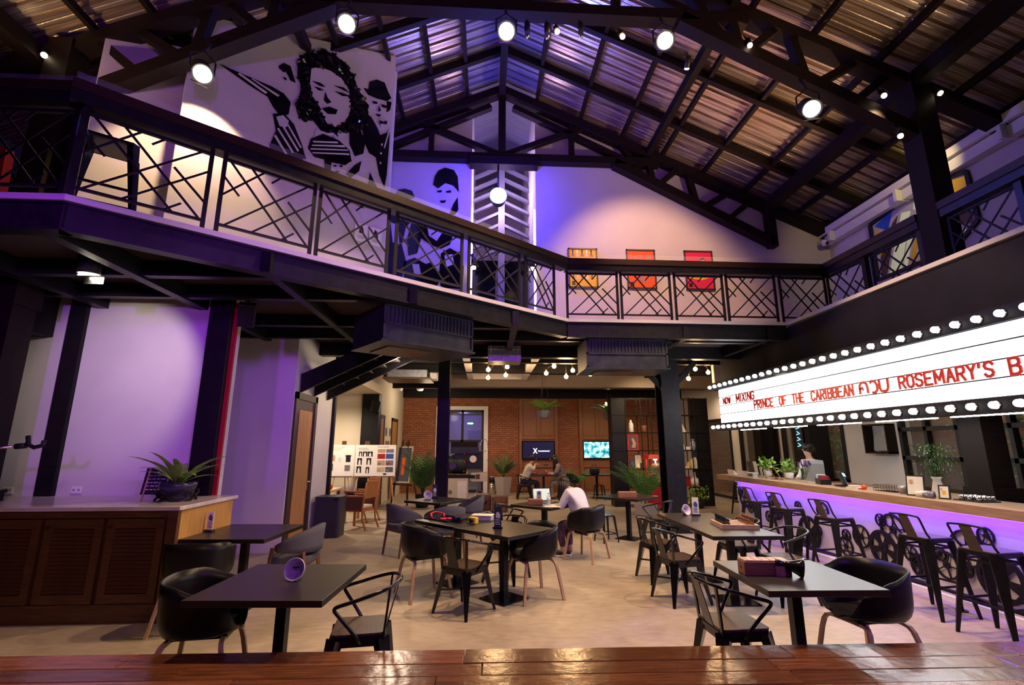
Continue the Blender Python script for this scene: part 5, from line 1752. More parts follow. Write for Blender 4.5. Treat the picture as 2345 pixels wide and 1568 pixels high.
for j in range(6):
    x0 = -.11
    while x0 < .09:
        wd = rng.uniform(.02, .05)
        m.box(x0, min(x0 + wd, .12), -.0095, -.0078, .10 - j * .04, .108 - j * .04)
        x0 += wd + .012
m.xf(cmx)
m.build('chalk_writing', M['paper'], t)
for i, x in enumerate((-5.87, -5.06)):
    t = thing('power_outlet', ('white wall socket with a black plug at the left edge', 'white wall socket beside the black post')[i], 'socket', (x, 6.515, 1.16), 0, 'wall sockets above the cabinet')
    rbox(-.065, .065, -.014, 0, -.042, .042, .006).build('plate', M['white'], t)
    for s in (-1, 1):
        MB().box(s * .03 - .010, s * .03 - .004, -.016, -.013, -.012, .012).box(s * .03 + .004, s * .03 + .010, -.016, -.013, -.012, .012).build('slot', M['black'], t)
    if i == 0:
        MB().cyl((0, -.014, 0), (-.03, -.06, -.01), .022, n=10).build('plug', M['black'], t)
t = thing('phone_arm', 'black gooseneck phone holder reaching in from the left edge', 'holder', (-5.3, 5.4, 1.6))
MB().tube([(-.5, .1, -.5), (-.35, 0, -.05), (0, 0, .06), (.42, 0, .09)], .014, 8).build('arm', M['chrome'], t)
MB().cyl((.42, 0, .09), (.52, 0, .10), .03, n=10).build('joint', M['black'], t)
m = MB()
m.tube([(.52, 0, .2), (.54, 0, .11), (.60, 0, .08), (.68, 0, .10), (.69, 0, .15)], .022, 8)
m.build('clamp', M['black'], t)
tag(MB().box(-3.42, -3.37, 6.50, 6.54, 0, 3.6).build('red_curtain', M['red_cloth']), 'narrow red curtain edge beside the black corner post', 'curtain')
# ================================================================== BACK ROOM
t = bpy.data.objects.new('door_3', None)
COL.objects.link(t)
tag(t, 'narrow wooden door in a dark brown frame on the left', None, None, 'structure')
MB().box(-3.31, -3.265, 8.54, 8.66, 0, 2.62).box(-3.31, -3.265, 9.50, 9.62, 0, 2.62).box(-3.31, -3.265, 8.54, 9.62, 2.50, 2.62).build('door_frame', M['frame_brown'], t)
MB().box(-3.305, -3.285, 8.66, 9.50, 0.0, 2.50).build('leaf', M['frame_brown'], t)
for k in range(3):
    MB().box(-3.29, -3.275, 8.76 + k * .214, 8.97 + k * .214, .12, 2.32).build('plank', M['door_wood'], t)
MB().cyl((-3.27, 9.42, 1.05), (-3.22, 9.42, 1.05), .012, n=8).cyl((-3.22, 9.42, 1.05), (-3.22, 9.30, 1.05), .010, n=8).box(-3.285, -3.27, 9.395, 9.445, .9, 1.2).build('handle', M['chrome'], t)
for z in (.35, 1.35, 2.25):
    MB().box(-3.28, -3.262, 8.645, 8.665, z, z + .12).build('hinge', M['chrome'], t)
for i, (y0, y1) in enumerate(((14.5, 15.15), (16.3, 17.4))):
    t = bpy.data.objects.new('door_%d' % (4 + i), None)
    COL.objects.link(t)
    tag(t, 'narrow brown door in the cream side wall', None, None, 'structure')
    MB().box(-3.12, -3.07, y0, y0 + .1, 0, 2.6).box(-3.12, -3.07, y1 - .1, y1, 0, 2.6).box(-3.12, -3.07, y0, y1, 2.5, 2.6).build('door_frame', M['frame_brown'], t)
    MB().box(-3.11, -3.085, y0 + .1, y1 - .1, 0, 2.5).build('leaf', M['door_wood'], t)
for i, y in enumerate((15.5, 16.1)):
    t = thing('small_sign', ('small grey sign between the side doors, nearer one', 'small grey sign between the side doors, farther one')[i], 'sign', (-3.095, y, 2.0), 0, 'small signs on the side wall')
    MB().box(0, .015, -.10, .10, 0, .25).build('plate', M['grey'], t)
    MB().box(.015, .017, -.05, .05, .08, .18).build('symbol', M['black'], t)
# tall waste bin
t = thing('waste_bin', 'tall dark rounded waste bin beside the narrow door', 'bin', (-2.98, 9.98, 0))
o = MB().prism(rrect(.24, .22, .06), (0, 0, 0), (1, 0, 0), (0, 1, 0), .66).build('body', M['bin'], t)
o = MB().prism(rrect(.25, .23, .06), (0, 0, .66), (1, 0, 0), (0, 1, 0), .08).build('lid', M['bin'], t)
MB().box(.12, .2, -.236, -.228, .68, .71).build('latch', M['black_gloss'], t)

# easels with boards
def easel(label, x, y, rz=0):
    t = thing('easel', label, 'easel', (x, y, 0), rz, 'wooden display easels')
    for s in (-1, 1):
        MB().beam((s * .30, -.18, 0), (s * .04, 0, 1.80), .02, .035).build('leg', M['oak'], t)
    MB().beam((0, .5, 0), (0, .03, 1.75), .02, .03).build('leg', M['oak'], t)
    MB().box(-.28, .28, -.10, -.06, .88, .91).build('ledge', M['oak'], t)
    MB().box(-.05, .05, -.04, .03, 1.72, 1.82).build('clamp', M['brass'], t)
    return t


rr = random.Random(21)
BOARDS = [(-4.10, .66, 'white display board with merchandise pictures, left of three', 0), (-3.42, .52, 'white display board with black and white portraits, middle of three', 1), (-2.90, .54, 'white display board headed room concept, right of three', 2)]
for x, w, lab, kind in BOARDS:
    easel(('wooden easel under the left display board', 'wooden easel under the middle display board', 'wooden easel under the right display board')[kind], x + w / 2, 13.42)
    t = thing('display_board', lab, 'board', (x, 13.27, .915), 0, 'white display boards on easels')
    MB().box(0, w, 0, .012, 0, .80).build('sheet', M['paper'], t)

    def pic(px, pz, pw, ph, mm, nm='picture'):
        return MB().box(px, px + pw, -.003, 0, pz, pz + ph).build(nm, mm, t)
    if kind == 2:
        text_on('heading', 'ROOM CONCEPT', (.05, -.001, .735), (1, 0, 0), (0, 0, 1), .30, .026, M['grey'], t, bold=.01)
        cols = [M['putty'], M['fabric_grey'], M['oak'], M['galv'], M['red_cloth'], M['blue']]
        for r_ in range(3):
            for c_ in range(2):
                pic(.06 + c_ * .22, .10 + r_ * .17, .20, .13, cols[(r_ * 2 + c_) % 6])
                MB().box(.08 + c_ * .22, .16 + c_ * .22, -.005, -.003, .12 + r_ * .17, .17 + r_ * .17).build('picture_detail', cols[(r_ + c_ + 2) % 6], t)
        pic(.06, .60, .20, .09, M['oak'])
        pic(.28, .60, .20, .09, M['galv'])
        pic(.23, .03, .08, .04, M['black'], 'emblem')
    elif kind == 1:
        for px, pz, pw, ph in ((.09, .50, .08, .13), (.19, .50, .12, .13), (.32, .50, .13, .13), (.06, .29, .12, .17), (.30, .29, .12, .17), (.05, .08, .12, .17), (.29, .07, .09, .16)):
            pic(px, pz, pw, ph, M['black'])
            MB().prism([(px + pw * .25, pz), (px + pw * .3, pz + ph * .55), (px + pw * .5, pz + ph * .85), (px + pw * .7, pz + ph * .55), (px + pw * .75, pz)], (0, -.003, 0), (1, 0, 0), (0, 0, 1), .002).build('figure', M['paper'], t)
        for k in range(3):
            pic(.05 + .02 * k, .72 - k * .03, .26, .008, M['grey'], 'text_line')
    else:
        for k in range(3):
            pic(.06, .74 - k * .04, .34 - .06 * k, .012, M['putty'], 'text_line')
        MB().prism([(0, 0), (.12, 0), (.12, .14), (.15, .16), (.10, .18), (.02, .18), (-.03, .16), (0, .14)], (.44, -.001, .36), (1, 0, 0), (0, 0, 1), .003).build('shirt_picture', M['black'], t)
        MB().prism([(0, 0), (.10, 0), (.10, .13), (.08, .16), (.02, .16), (0, .13)], (.06, -.001, .38), (1, 0, 0), (0, 0, 1), .003).build('bag_picture', M['oak'], t)
        pic(.02, .14, .10, .18, M['fabric_grey'])
        pic(.42, .13, .14, .15, M['galv'])
        for k in range(4):
            pic(.24, .46 - k * .03, .08, .006, M['grey'], 'text_line')
t = thing('dark_easel', 'dark easel holding a tall framed poster by the brick wall', 'easel', (-2.4, 15.0, 0), R(-38))
for s in (-1, 1):
    MB().beam((s * .34, -.15, 0), (s * .12, .02, 1.85), .03, .05).build('leg', M['frame_brown'], t)
MB().beam((0, .6, 0), (0, .05, 1.8), .03, .04).build('leg', M['frame_brown'], t)
MB().box(-.4, .4, -.12, -.05, .55, .6).build('ledge', M['frame_brown'], t)
t = thing('framed_poster', 'tall framed poster standing on the dark easel', 'poster', (-2.4, 14.93, .6), R(-38))
MB().cbox((0, 0, .55), (.62, .02, 1.05), 0, R(-6)).build('frame', M['cream'], t)
MB().cbox((0, -.012, .55), (.54, .01, .97), 0, R(-6)).build('print', M['fabric_grey'], t)
MB().cbox((.05, -.02, .5), (.22, .006, .5), .2, R(-6)).build('print_figure', M['orange'], t)

# wood panelled bays with televisions
for i, (x0, x1) in enumerate(((1.29, 2.76), (3.58, 4.95))):
    t = thing('wood_panel_bay', ('timber panelled wall bay behind the dark television', 'timber panelled wall bay behind the bright television')[i], 'wall panelling', ((x0 + x1) / 2, 18.45, 0), 0, 'timber wall bays')
    w = (x1 - x0) / 2
    PW = mat('bay_wood', (.30, .12, .05), .5, noise=((.22, .085, .035), 4, (6, 6, .7)))
    MB().box(-w, w, 0, .04, 0, 3.46).build('backing', PW, t)
    for x in (-w, w - .12):
        MB().box(x, x + .12, -.07, 0, 0, 3.46).build('upright', PW, t)
    for z in (.9, 1.93, 3.38):
        MB().box(-w, w, -.05, 0, z, z + .08).build('cross_rail', PW, t)
    MB().box(-.05, .05, -.05, 0, 2.0, 3.4).build('mullion', PW, t)
    for sx in (-1, 1):
        for z0, z1 in ((2.06, 2.66), (2.72, 3.34)):
            a, b = sorted((sx * .09, sx * (w - .16)))
            MB().box(a, b, -.02, 0, z0, z1).build('panel', PW, t)
        a, b = sorted((sx * .04, sx * (w - .16)))
        MB().box(a, b, -.02, 0, .1, .85).build('panel', PW, t)
t = thing('television', 'dark television screen with small white lettering', 'television', (2.0, 18.36, 1.19))
MB().box(-.62, .62, 0, .05, 0, .68).build('housing', M['black_gloss'], t)
MB().box(-.58, .58, -.004, 0, .04, .64).build('screen', mat('screen_dark', (.01, .01, .03), .2, emit=(.02, .015, .06), estr=.5), t)
MW = mat('screen_text', (1, 1, 1), .5, emit=(.8, .85, 1), estr=1.5)
text_on('lettering', 'X', (-.2, -.005, .22), (1, 0, 0), (0, 0, 1), .17, .19, MW, t, bold=.03)
text_on('lettering', 'TRAORDINARY', (-.02, -.005, .28), (1, 0, 0), (0, 0, 1), .46, .05, MW, t, bold=.02)
t = thing('television', 'bright television showing a pale film picture', 'television', (4.25, 18.36, 1.20))
MB().box(-.56, .56, 0, .05, 0, .68).build('housing', M['black_gloss'], t)


def screen_mat():
    m = bpy.data.materials.new('screen_picture')
    m.use_nodes = True
    nt = m.node_tree
    b = nt.nodes['Principled BSDF']
    tc = nt.nodes.new('ShaderNodeTexCoord')
    n = nt.nodes.new('ShaderNodeTexNoise')
    n.inputs['Scale'].default_value = 6
    n.inputs['Detail'].default_value = 5
    nt.links.new(tc.outputs['Object'], n.inputs['Vector'])
    r = nt.nodes.new('ShaderNodeValToRGB')
    cr = r.color_ramp
    cr.elements[0].position = .35
    cr.elements[0].color = (.01, .05, .07, 1)
    cr.elements[1].position = .6
    cr.elements[1].color = (.75, .95, .95, 1)
    e = cr.elements.new(.48)
    e.color = (.05, .45, .5, 1)
    nt.links.new(n.outputs['Fac'], r.inputs['Fac'])
    nt.links.new(r.outputs['Color'], b.inputs['Emission Color'])
    b.inputs['Emission Strength'].default_value = 1.6
    b.inputs['Base Color'].default_value = (0, 0, 0, 1)
    return m


MB().box(-.52, .52, -.004, 0, .05, .63).build('screen', screen_mat(), t)

# tall iron shelf
sf = thing('iron_shelf', 'tall black iron grid shelf in front of the brick wall', 'shelf', (5.15, 14.1, 0))
for x0, x1 in ((-1.44, -1.02), (1.04, 1.45)):
    MB().box(x0, x1, .0, .38, 0, 3.08).build('side_cabinet', M['steel_black'], sf)
for x in (-1.45, -1.03, -.58, -.27, .55, .9, 1.05, 1.44):
    for y in (-.02, .36):
        MB().box(x, x + .02, y, y + .02, 0, 3.1).build('upright', M['iron'], sf)
for z in (.02, .52, 1.04, 1.56, 2.08, 2.59, 3.08):
    for y in (-.02, .36):
        MB().box(-1.45, 1.46, y, y + .02, z - .02, z).build('rail', M['iron'], sf)
    if .4 < z < 2.8:
        MB().box(-1.0, 1.03, 0, .36, z - .02, z).build('shelf_board', M['beam_wood'], sf)
# things on the shelf
def vase(name, label, cat, loc, prof, mm):
    return tag(MB().lathe(prof, loc, 16).build(name, mm), label, cat)


SY = 14.22
vase('white_bottle', 'white square shouldered bottle on the tall shelf', 'bottle', (4.31, SY, 2.08), [(.07, 0), (.075, .02), (.075, .24), (.05, .28), (.03, .30), (.03, .36), (0, .36)], M['white'])
vase('dark_drum', 'small dark drum beside the white bottle on the shelf', 'drum', (4.69, SY, 2.08), [(.08, 0), (.09, .02), (.085, .1), (.09, .19), (.08, .2), (0, .2)], M['oak_dark'])
t = thing('magazine', 'red edged magazine with a figure on its cover on the shelf', 'magazine', (4.33, SY - .08, 1.565))
MB().cbox((0, 0, .23), (.31, .015, .46), 0, R(-4)).build('cover', M['red'], t)
MB().cbox((0, -.012, .22), (.23, .004, .36), 0, R(-4)).build('photo', M['fabric_grey'], t)
MB().prism([(-.07, .08), (.05, .06), (.08, .2), (.02, .32), (-.03, .36), (-.06, .3), (-.02, .2)], (0, -.03, 0), (1, 0, 0), (0, 0, 1), .003).build('figure', M['skin'], t)
tag(MB().box(4.13, 4.17, SY - .1, SY + .1, 1.565, 1.88).build('book', M['pink']), 'bright red book standing left of the magazine', 'book')
for i, (x, z, w, h, mm, lab) in enumerate(((4.46, 1.045, .22, .40, M['galv'], 'tall pale picture frame on the shelf above the popcorn machine'), (4.28, 1.10, .14, .18, M['blue'], 'small blue square frame on the shelf'), (4.55, 1.045, .1, .16, M['black'], 'little black photo frame on the shelf'), (5.97, 1.565, .16, .12, M['white'], 'small tilted white frame on the right part of the shelf'), (5.80, 1.565, .13, .19, M['paper'], 'white card on the right part of the shelf'))):
    t = thing('picture_frame', lab, 'picture frame', (x, SY - .06 - .02 * (i % 3), z), 0)
    MB().cbox((0, 0, h / 2), (w, .015, h), 0, R(-8)).build('frame', M['black'], t)
    MB().cbox((0, -.010, h / 2), (w - .03, .006, h - .03), 0, R(-8)).build('picture', mm, t)
t = thing('woven_box', 'patterned orange box on the low shelf', 'box', (4.38, SY, .525))
rbox(-.16, .16, -.08, .08, 0, .34, .01).build('body', M['oak'], t)
for s in (-1, 1):
    MB().beam((-.14 * s, -.084, .03), (.14 * s, -.084, .31), .006, .02, (0, 1, 0)).build('band', M['louver'], t)
tag(MB().prism([(0, 0), (.22, 0), (.20, .06), (.14, .2), (.12, .24), (.1, .18), (0, .05)], (5.72, SY, 2.085), (1, 0, 0), (0, 0, 1), .08).build('white_horn', M['cream']), 'cream horn shaped lamp on the right part of the shelf', 'lamp')
t = thing('blue_white_jar', 'blue and white patterned porcelain jar on the shelf', 'jar', (6.15, SY, 1.565))
MB().lathe([(.07, 0), (.08, .02), (.085, .1), (.08, .22), (.05, .25), (.05, .29), (.06, .32), (0, .32)], n=18).build('body', mat('porcelain', (.75, .78, .85), .25, noise=((.03, .06, .35), 18, (1, 1, 1))), t)
for i in range(4):
    tag(rbox(6.06 + i * .04, 6.095 + i * .04, SY - .1, SY + .08, 1.045, 1.30 + .03 * (i % 3), .003, 1).build('book', (M['paper'], M['white'], M['paper'], M['cream'])[i]), ('white book on the shelf, leftmost of the standing four', 'white book on the shelf, second of the standing four', 'white book on the shelf, third of the standing four', 'white book on the shelf, rightmost of the standing four')[i], 'book', 'books standing on the shelf')
tag(MB().cbox((5.97, SY, 1.14), (.03, .14, .18), 0, 0, R(10)).build('book', M['yellow']), 'yellow book leaning against the white books', 'book')
tag(rbox(5.75, 5.95, SY - .08, SY + .08, 1.045, 1.10, .004).build('book_stack', M['cream']), 'low stack of cream books lying on the shelf', 'book')
vase('white_vase', 'round bodied white vase with a tall neck on the low shelf', 'vase', (6.12, SY, .525), [(.07, 0), (.11, .03), (.14, .12), (.12, .22), (.045, .28), (.04, .40), (.05, .42), (0, .42)], M['white'])
tag(MB().cbox((5.86, SY, .67), (.26, .06, .30), 0, R(-6)).build('patterned_book', M['red_cloth']), 'red patterned album leaning on the low shelf', 'book')
# popcorn machine
t = thing('popcorn_machine', 'red popcorn machine with lit glass box', 'popcorn machine', (4.68, 13.35, 0))
MB().box(-.22, .22, -.20, .20, .10, .62).build('cart', M['red'], t)
MB().box(-.20, .20, -.18, .18, .62, .72).build('tray', M['black'], t)
for sx in (-1, 1):
    for sy in (-1, 1):
        MB().box(sx * .20 - .012, sx * .20 + .012, sy * .18 - .012, sy * .18 + .012, .72, 1.34).build('corner_bar', M['red'], t)
        MB().cyl((sx * .17 - .02, sy * .15, .05), (sx * .17 + .02, sy * .15, .05), .05, n=12).build('wheel', M['black'], t)
MB().box(-.20, .20, -.182, -.178, .72, 1.34).box(-.202, -.198, -.18, .18, .72, 1.34).box(.198, .202, -.18, .18, .72, 1.34).build('glass', M['clear'], t)
MB().add([(-.29, -.26, 1.34), (.29, -.26, 1.34), (.29, .26, 1.34), (-.29, .26, 1.34), (-.22, -.2, 1.46), (.22, -.2, 1.46), (.22, .2, 1.46), (-.22, .2, 1.46)], [(0, 1, 5, 4), (1, 2, 6, 5), (2, 3, 7, 6), (3, 0, 4, 7), (4, 5, 6, 7), (0, 3, 2, 1)]).build('roof', M['red'], t)
MB().lathe([(.0, 1.10), (.09, 1.10), (.10, 1.22), (.02, 1.24), (.02, 1.34)], n=14).build('kettle', M['chrome'], t)
pm = MB()
for k in range(90):
    pm.sphere((rr.uniform(-.16, .16), rr.uniform(-.15, .15), .73 + rr.random() ** 2 * .22), .022, 5, 3)
o = pm.build('popcorn', mat('popcorn', (.9, .7, .3), .8), t)
o['kind'] = 'stuff'
MB().cyl((0, 0, 1.31), (0, 0, 1.335), .05, n=10).build('lamp', M['bulb'], t)
lamp('popcorn_light', 'POINT', (4.68, 13.3, 1.25), 9, (1, .6, .2), size=.05)
# film projector
t = thing('film_projector', 'antique cinema film projector with cream pedestal behind the slim column', 'projector', (-.58, 13.0, 0))
MB().box(-.36, .16, -.30, .30, 0, .88).build('pedestal', M['putty'], t)
MB().box(-.10, .13, -.306, -.30, .1, .82).box(-.04, .10, -.312, -.306, .5, .75).build('hatch', M['cream'], t)
MB().cyl((-.28, -.31, .55), (-.28, -.30, .55), .05, n=12).build('dial', M['chrome'], t)
MB().box(.24, .66, -.2, .2, .80, 1.02).build('rectifier', M['putty'], t)
MB().box(.36, .46, -.206, -.2, .86, .98).build('plate', M['louver'], t)
MB().box(-.36, .34, -.22, .22, .88, .96).build('bed', M['iron'], t)
MB().cyl((-.36, 0, 1.22), (.10, 0, 1.22), .24, n=20).box(-.2, .5, -.2, .2, 1.10, 1.55).build('lamp_house', M['black'], t)
MB().box(-.30, .42, -.24, .24, 1.50, 1.66).build('hood', M['duct'], t)
MB().cyl((.28, -.22, 1.36), (.28, -.205, 1.36), .09, n=18).build('porthole', M['cream'], t)
MB().cyl((-.24, -.32, 1.18), (-.24, -.18, 1.18), .08, n=16).build('lens_barrel', M['chrome'], t)
MB().box(-.3, .4, -.18, .18, 1.66, 1.80).build('top_magazine', M['beam_wood'], t)
for z in (1.28, 1.48, 1.05):
    MB().sphere((.05, -.24, z), .02, 6, 5).build('red_knob', M['red'], t)
for c_, r_ in (((.56, 0, 1.70), .16), ((.45, -.1, .36), .22)):
    m = MB()
    for k in range(3):
        m.tube([(c_[0] + r_ * math.cos(a) * .6, c_[1] + .05 * (k - 1) + r_ * math.cos(a) * .6, c_[2] + r_ * math.sin(a)) for a in [2 * PI * j / 20 for j in range(20)]], .007, 5, True)
    m.build('film_reel', M['chrome'], t)
MB().box(-.75, .65, -.32, .32, 0, .0).build('pad', M['black'], t) if False else None
# hazard striped platform and crates
t = thing('striped_platform', 'low black platform with yellow hazard marks', 'platform', (-.30, 12.05, 0), R(14))
MB().box(-.5, .6, -.25, .3, 0, .10).build('deck', M['black'], t)
for k in range(7):
    MB().prism([(0, 0), (.06, 0), (.08, .06), (.02, .06)], (-.44 + k * .15, -.252, .02), (1, 0, 0), (0, 0, 1), .004).build('yellow_mark', M['yellow'], t)
MB().tube([(-.2, 0, .12), (.0, .05, .15), (.2, -.05, .12), (.4, .05, .14), (.5, .0, .11)], .012, 6).build('chain', M['chrome'], t)
for i, (x, y, rz) in enumerate(((-.02, 13.7, .1), (.42, 13.3, -.15))):
    t = thing('wooden_crate', ('open reddish wooden crate beside the projector', 'closed reddish wooden crate with a rope handle')[i], 'crate', (x, y, 0), rz, 'wooden crates by the projector')
    m = MB()
    for z in (.02, .14, .26):
        m.box(-.2, .2, -.16, -.14, z, z + .11).box(-.2, .2, .14, .16, z, z + .11).box(-.2, -.18, -.16, .16, z, z + .11).box(.18, .2, -.16, .16, z, z + .11)
    m.build('boards', M['oak_dark'], t)
    for sx in (-.19, .17):
        MB().box(sx, sx + .02, -.175, -.16, 0, .38).build('batten', M['louver'], t)
    MB().box(-.18, .18, -.14, .14, .01, .03 if i == 0 else .37).build('panel', M['louver'], t)
    MB().tube([(-.08, -.17, .22), (0, -.20, .19), (.08, -.17, .22)], .012, 6).build('handle', M['beam_wood'], t)
# ash bin
t = thing('ash_bin', 'slim steel ash bin beside the glass door', 'bin', (.28, 17.95, 0))
MB().cyl((0, 0, 0), (0, 0, .42), .12, n=18).build('body', M['chrome'], t)
MB().cyl((0, 0, .42), (0, 0, .58), .125, n=18).build('opening', M['black'], t)
MB().cyl((0, 0, .58), (0, 0, .62), .12, n=18).build('ash_tray', M['chrome'], t)
# exit sign behind the glass
t = thing('exit_sign', 'green lit exit sign seen through the glass door', 'sign', (-.62, 20.6, 2.56))
MB().box(-.14, .14, 0, .03, 0, .10).build('case', M['black'], t)
MB().prism([(-.12, .02), (.06, .02), (.06, .0), (.13, .05), (.06, .10), (.06, .08), (-.12, .08)], (0, -.004, 0), (1, 0, 0), (0, 0, 1), .003).build('arrow', mat('exit_green', (.1, 1, .5), .5, emit=(.15, 1, .5), estr=6), t)
t = thing('hazard_barrier', 'low barrier with yellow hazard stripes behind the glass door', 'barrier', (-.85, 19.4, 0))
MB().box(-.8, .8, .02, .06, .30, .78).build('board', M['black'], t)
for x in (-.7, .6):
    MB().box(x, x + .06, .0, .08, 0, .30).build('leg', M['black'], t)
for k in range(6):
    MB().prism([(0, 0), (.42, .07), (.42, .15), (0, .08)], (-.72 + (k % 3) * .5, .02, .36 + (k // 3) * .2), (1, 0, 0), (0, 0, 1), .006).build('stripe', M['yellow'], t)

# ================================================================== PLANTS
def palm(label, loc, n, length, seed, potprof, potm, mtl, spread=.9, low=.9):
    t = thing('potted_palm', label, 'plant', loc)
    MB().lathe(potprof, n=4 if potm is M['concrete_pot'] else 18, smooth=False).build('pot', potm, t)
    zt = max(p[1] for p in potprof)
    rr = random.Random(seed)
    for k in range(n):
        a = rr.uniform(0, 2 * PI)
        L = length * rr.uniform(.65, 1.1)
        ang = rr.uniform(low, 1.5)
        p = Vector((0, 0, zt - .03))
        pts = []
        seg = 9
        for j in range(seg + 1):
            pts.append(p.copy())
            p += Vector((math.cos(a) * math.cos(ang), math.sin(a) * math.cos(ang), math.sin(ang))) * (L / seg)
            ang -= spread * rr.uniform(.7, 1.3) / seg * 1.6
        m = MB()
        m.tube(pts, .006, 4)
        vs, fs = [], []
        for j in range(3, seg + 1):
            d = (pts[j] - pts[j - 1]).normalized()
            sd = d.cross(UP)
            if sd.length < .05:
                sd = Vector((1, 0, 0))
            sd.normalize()
            for s in (-1, 1):
                for h in (0, .5):
                    b = pts[j - 1].lerp(pts[j], h)
                    ll = length * .22 * math.sin(PI * min(1, (j + h) / (seg + 1))) + .05
                    tip = b + sd * s * ll * .75 + d * ll * .6 - UP * ll * .25
                    w = d * .010
                    o_ = len(vs)
                    vs += [b - w, b + w, (b + tip) / 2 + w * 1.3 + UP * .01, tip, (b + tip) / 2 - w * 1.3 + UP * .01]
                    fs.append((o_, o_ + 1, o_ + 2, o_ + 3, o_ + 4))
        m.add(vs, fs)
        m.build('frond', mtl if rr.random() < .75 else M['leaf'], t, fix=False)
    return t


POT1 = [(.16, 0), (.24, .02), (.22, .30), (.18, .32)]
palm('big bushy palm between the dark easel and the slim column', (-1.75, 14.3, 0), 38, 1.35, 4, [(.15, 0), (.18, .05), (.2, .35), (.17, .36)], M['black'], M['leaf_dark'], .42, 1.12)
palm('palm in a tall tapered concrete pot right of the glass door', (.65, 17.4, 0), 12, 1.0, 8, [(.20, 0), (.22, .02), (.31, .62), (.27, .62)], M['concrete_pot'], M['leaf_dark'], .45, 1.1)
palm('palm with long arching fronds beside the popcorn machine', (4.02, 12.35, 0), 20, 1.35, 15, [(.2, 0), (.26, .02), (.30, .28), (.26, .28)], M['concrete_pot'], M['leaf'], .7, 1.0)
palm('low palm behind the woman with the laptop', (3.15, 17.2, 0), 16, 1.15, 19, [(.15, 0), (.2, .05), (.2, .3), (.17, .3)], M['black'], M['leaf_dark'], 1.0)
for i, (loc, lab) in enumerate((((1.58, 13.0, 2.62), 'hanging fern in a tapered pot before the dark television bay'), ((3.95, 15.3, 2.70), 'hanging fern half hidden behind the tall shelf'))):
    t = fern('hanging_fern', lab, 'plant', loc, 18, .74, .065, M['leaf_light'] if i == 0 else M['leaf'], .40, .95, 30 + i)
    MB().lathe([(.10, -.20), (.13, -.19), (.20, .0), (.18, .0), (.12, -.12), (0, -.12)], n=6, smooth=False).build('pot', M['fabric_grey'], t)
    for k in range(3):
        a = 2.1 * k
        MB().cyl((.18 * math.cos(a), .18 * math.sin(a), 0), (0, 0, 1.18 if i == 0 else 1.10), .004, n=5).build('wire', M['black'], t)


def bush(name, label, loc, n, sx, sy, sz, leaf, mtl, seed, pot=None, potm=None):
    t = thing(name, label, 'plant', loc)
    rr = random.Random(seed)
    groups = 5
    for g in range(groups):
        m = MB()
        for k in range(n // groups):
            a = rr.uniform(0, 2 * PI)
            u = rr.random() ** .5
            p = Vector((math.cos(a) * u * sx, math.sin(a) * u * sy, rr.uniform(.1, 1) * sz))
            d = Vector((rr.uniform(-1, 1), rr.uniform(-1, 1), rr.uniform(-.3, 1))).normalized()
            s = d.cross(Vector((rr.uniform(-1, 1), rr.uniform(-1, 1), rr.uniform(-1, 1)))).normalized()
            L = leaf * rr.uniform(.7, 1.3)
            m.add([p, p + d * L * .5 + s * L * .3, p + d * L, p + d * L * .5 - s * L * .3], [(0, 1, 2, 3)])
        m.build('foliage', mtl, t, fix=False)['kind'] = 'stuff'
    for k in range(5):
        MB().tube([(0, 0, 0), (rr.uniform(-.5, .5) * sx, rr.uniform(-.5, .5) * sy, sz * .6)], .005, 4).build('stem', M['leaf_dark'], t)
    if pot:
        MB().lathe(pot, n=18).build('pot', potm, t)
    return t


bush('leafy_plant', 'light green leafy plant on the floor before the right part of the shelf', (5.95, 13.7, .15), 200, .32, .25, .42, .07, M['leaf_light'], 41, [(.12, -.15), (.16, -.1), (.17, .05), (.15, .05)], M['black'])
bush('garden_shrub', 'dark green garden shrub seen through the window behind the bar', (8.6, 11.3, .0), 420, .5, .9, 2.1, .13, M['leaf'], 42)
bush('garden_shrub', 'green garden shrub seen through the window behind the vase', (8.6, 7.6, .0), 420, .5, .8, 2.2, .12, M['leaf'], 43)

# ================================================================== PEOPLE
def skin_obj(name, verts, edges, radii, mtl, parent, root=0, sub=2):
    me = bpy.data.meshes.new(name)
    me.from_pydata(verts, edges, [])
    me.materials.append(mtl)
    o = bpy.data.objects.new(name, me)
    COL.objects.link(o)
    o.parent = parent
    md = o.modifiers.new('skin', 'SKIN')
    md.use_smooth_shade = True
    lay = me.skin_vertices[0] if me.skin_vertices else None
    if lay is None:
        bm = bmesh.new()
        bm.from_mesh(me)
        bm.verts.layers.skin.verify()
        bm.to_mesh(me)
        bm.free()
        lay = me.skin_vertices[0]
    for i, r in enumerate(radii):
        rr_ = r if isinstance(r, tuple) else (r, r)
        lay.data[i].radius = rr_
        lay.data[i].use_root = (i == root)
    sb = o.modifiers.new('sub', 'SUBSURF')
    sb.levels = sub
    sb.render_levels = sub
    return o


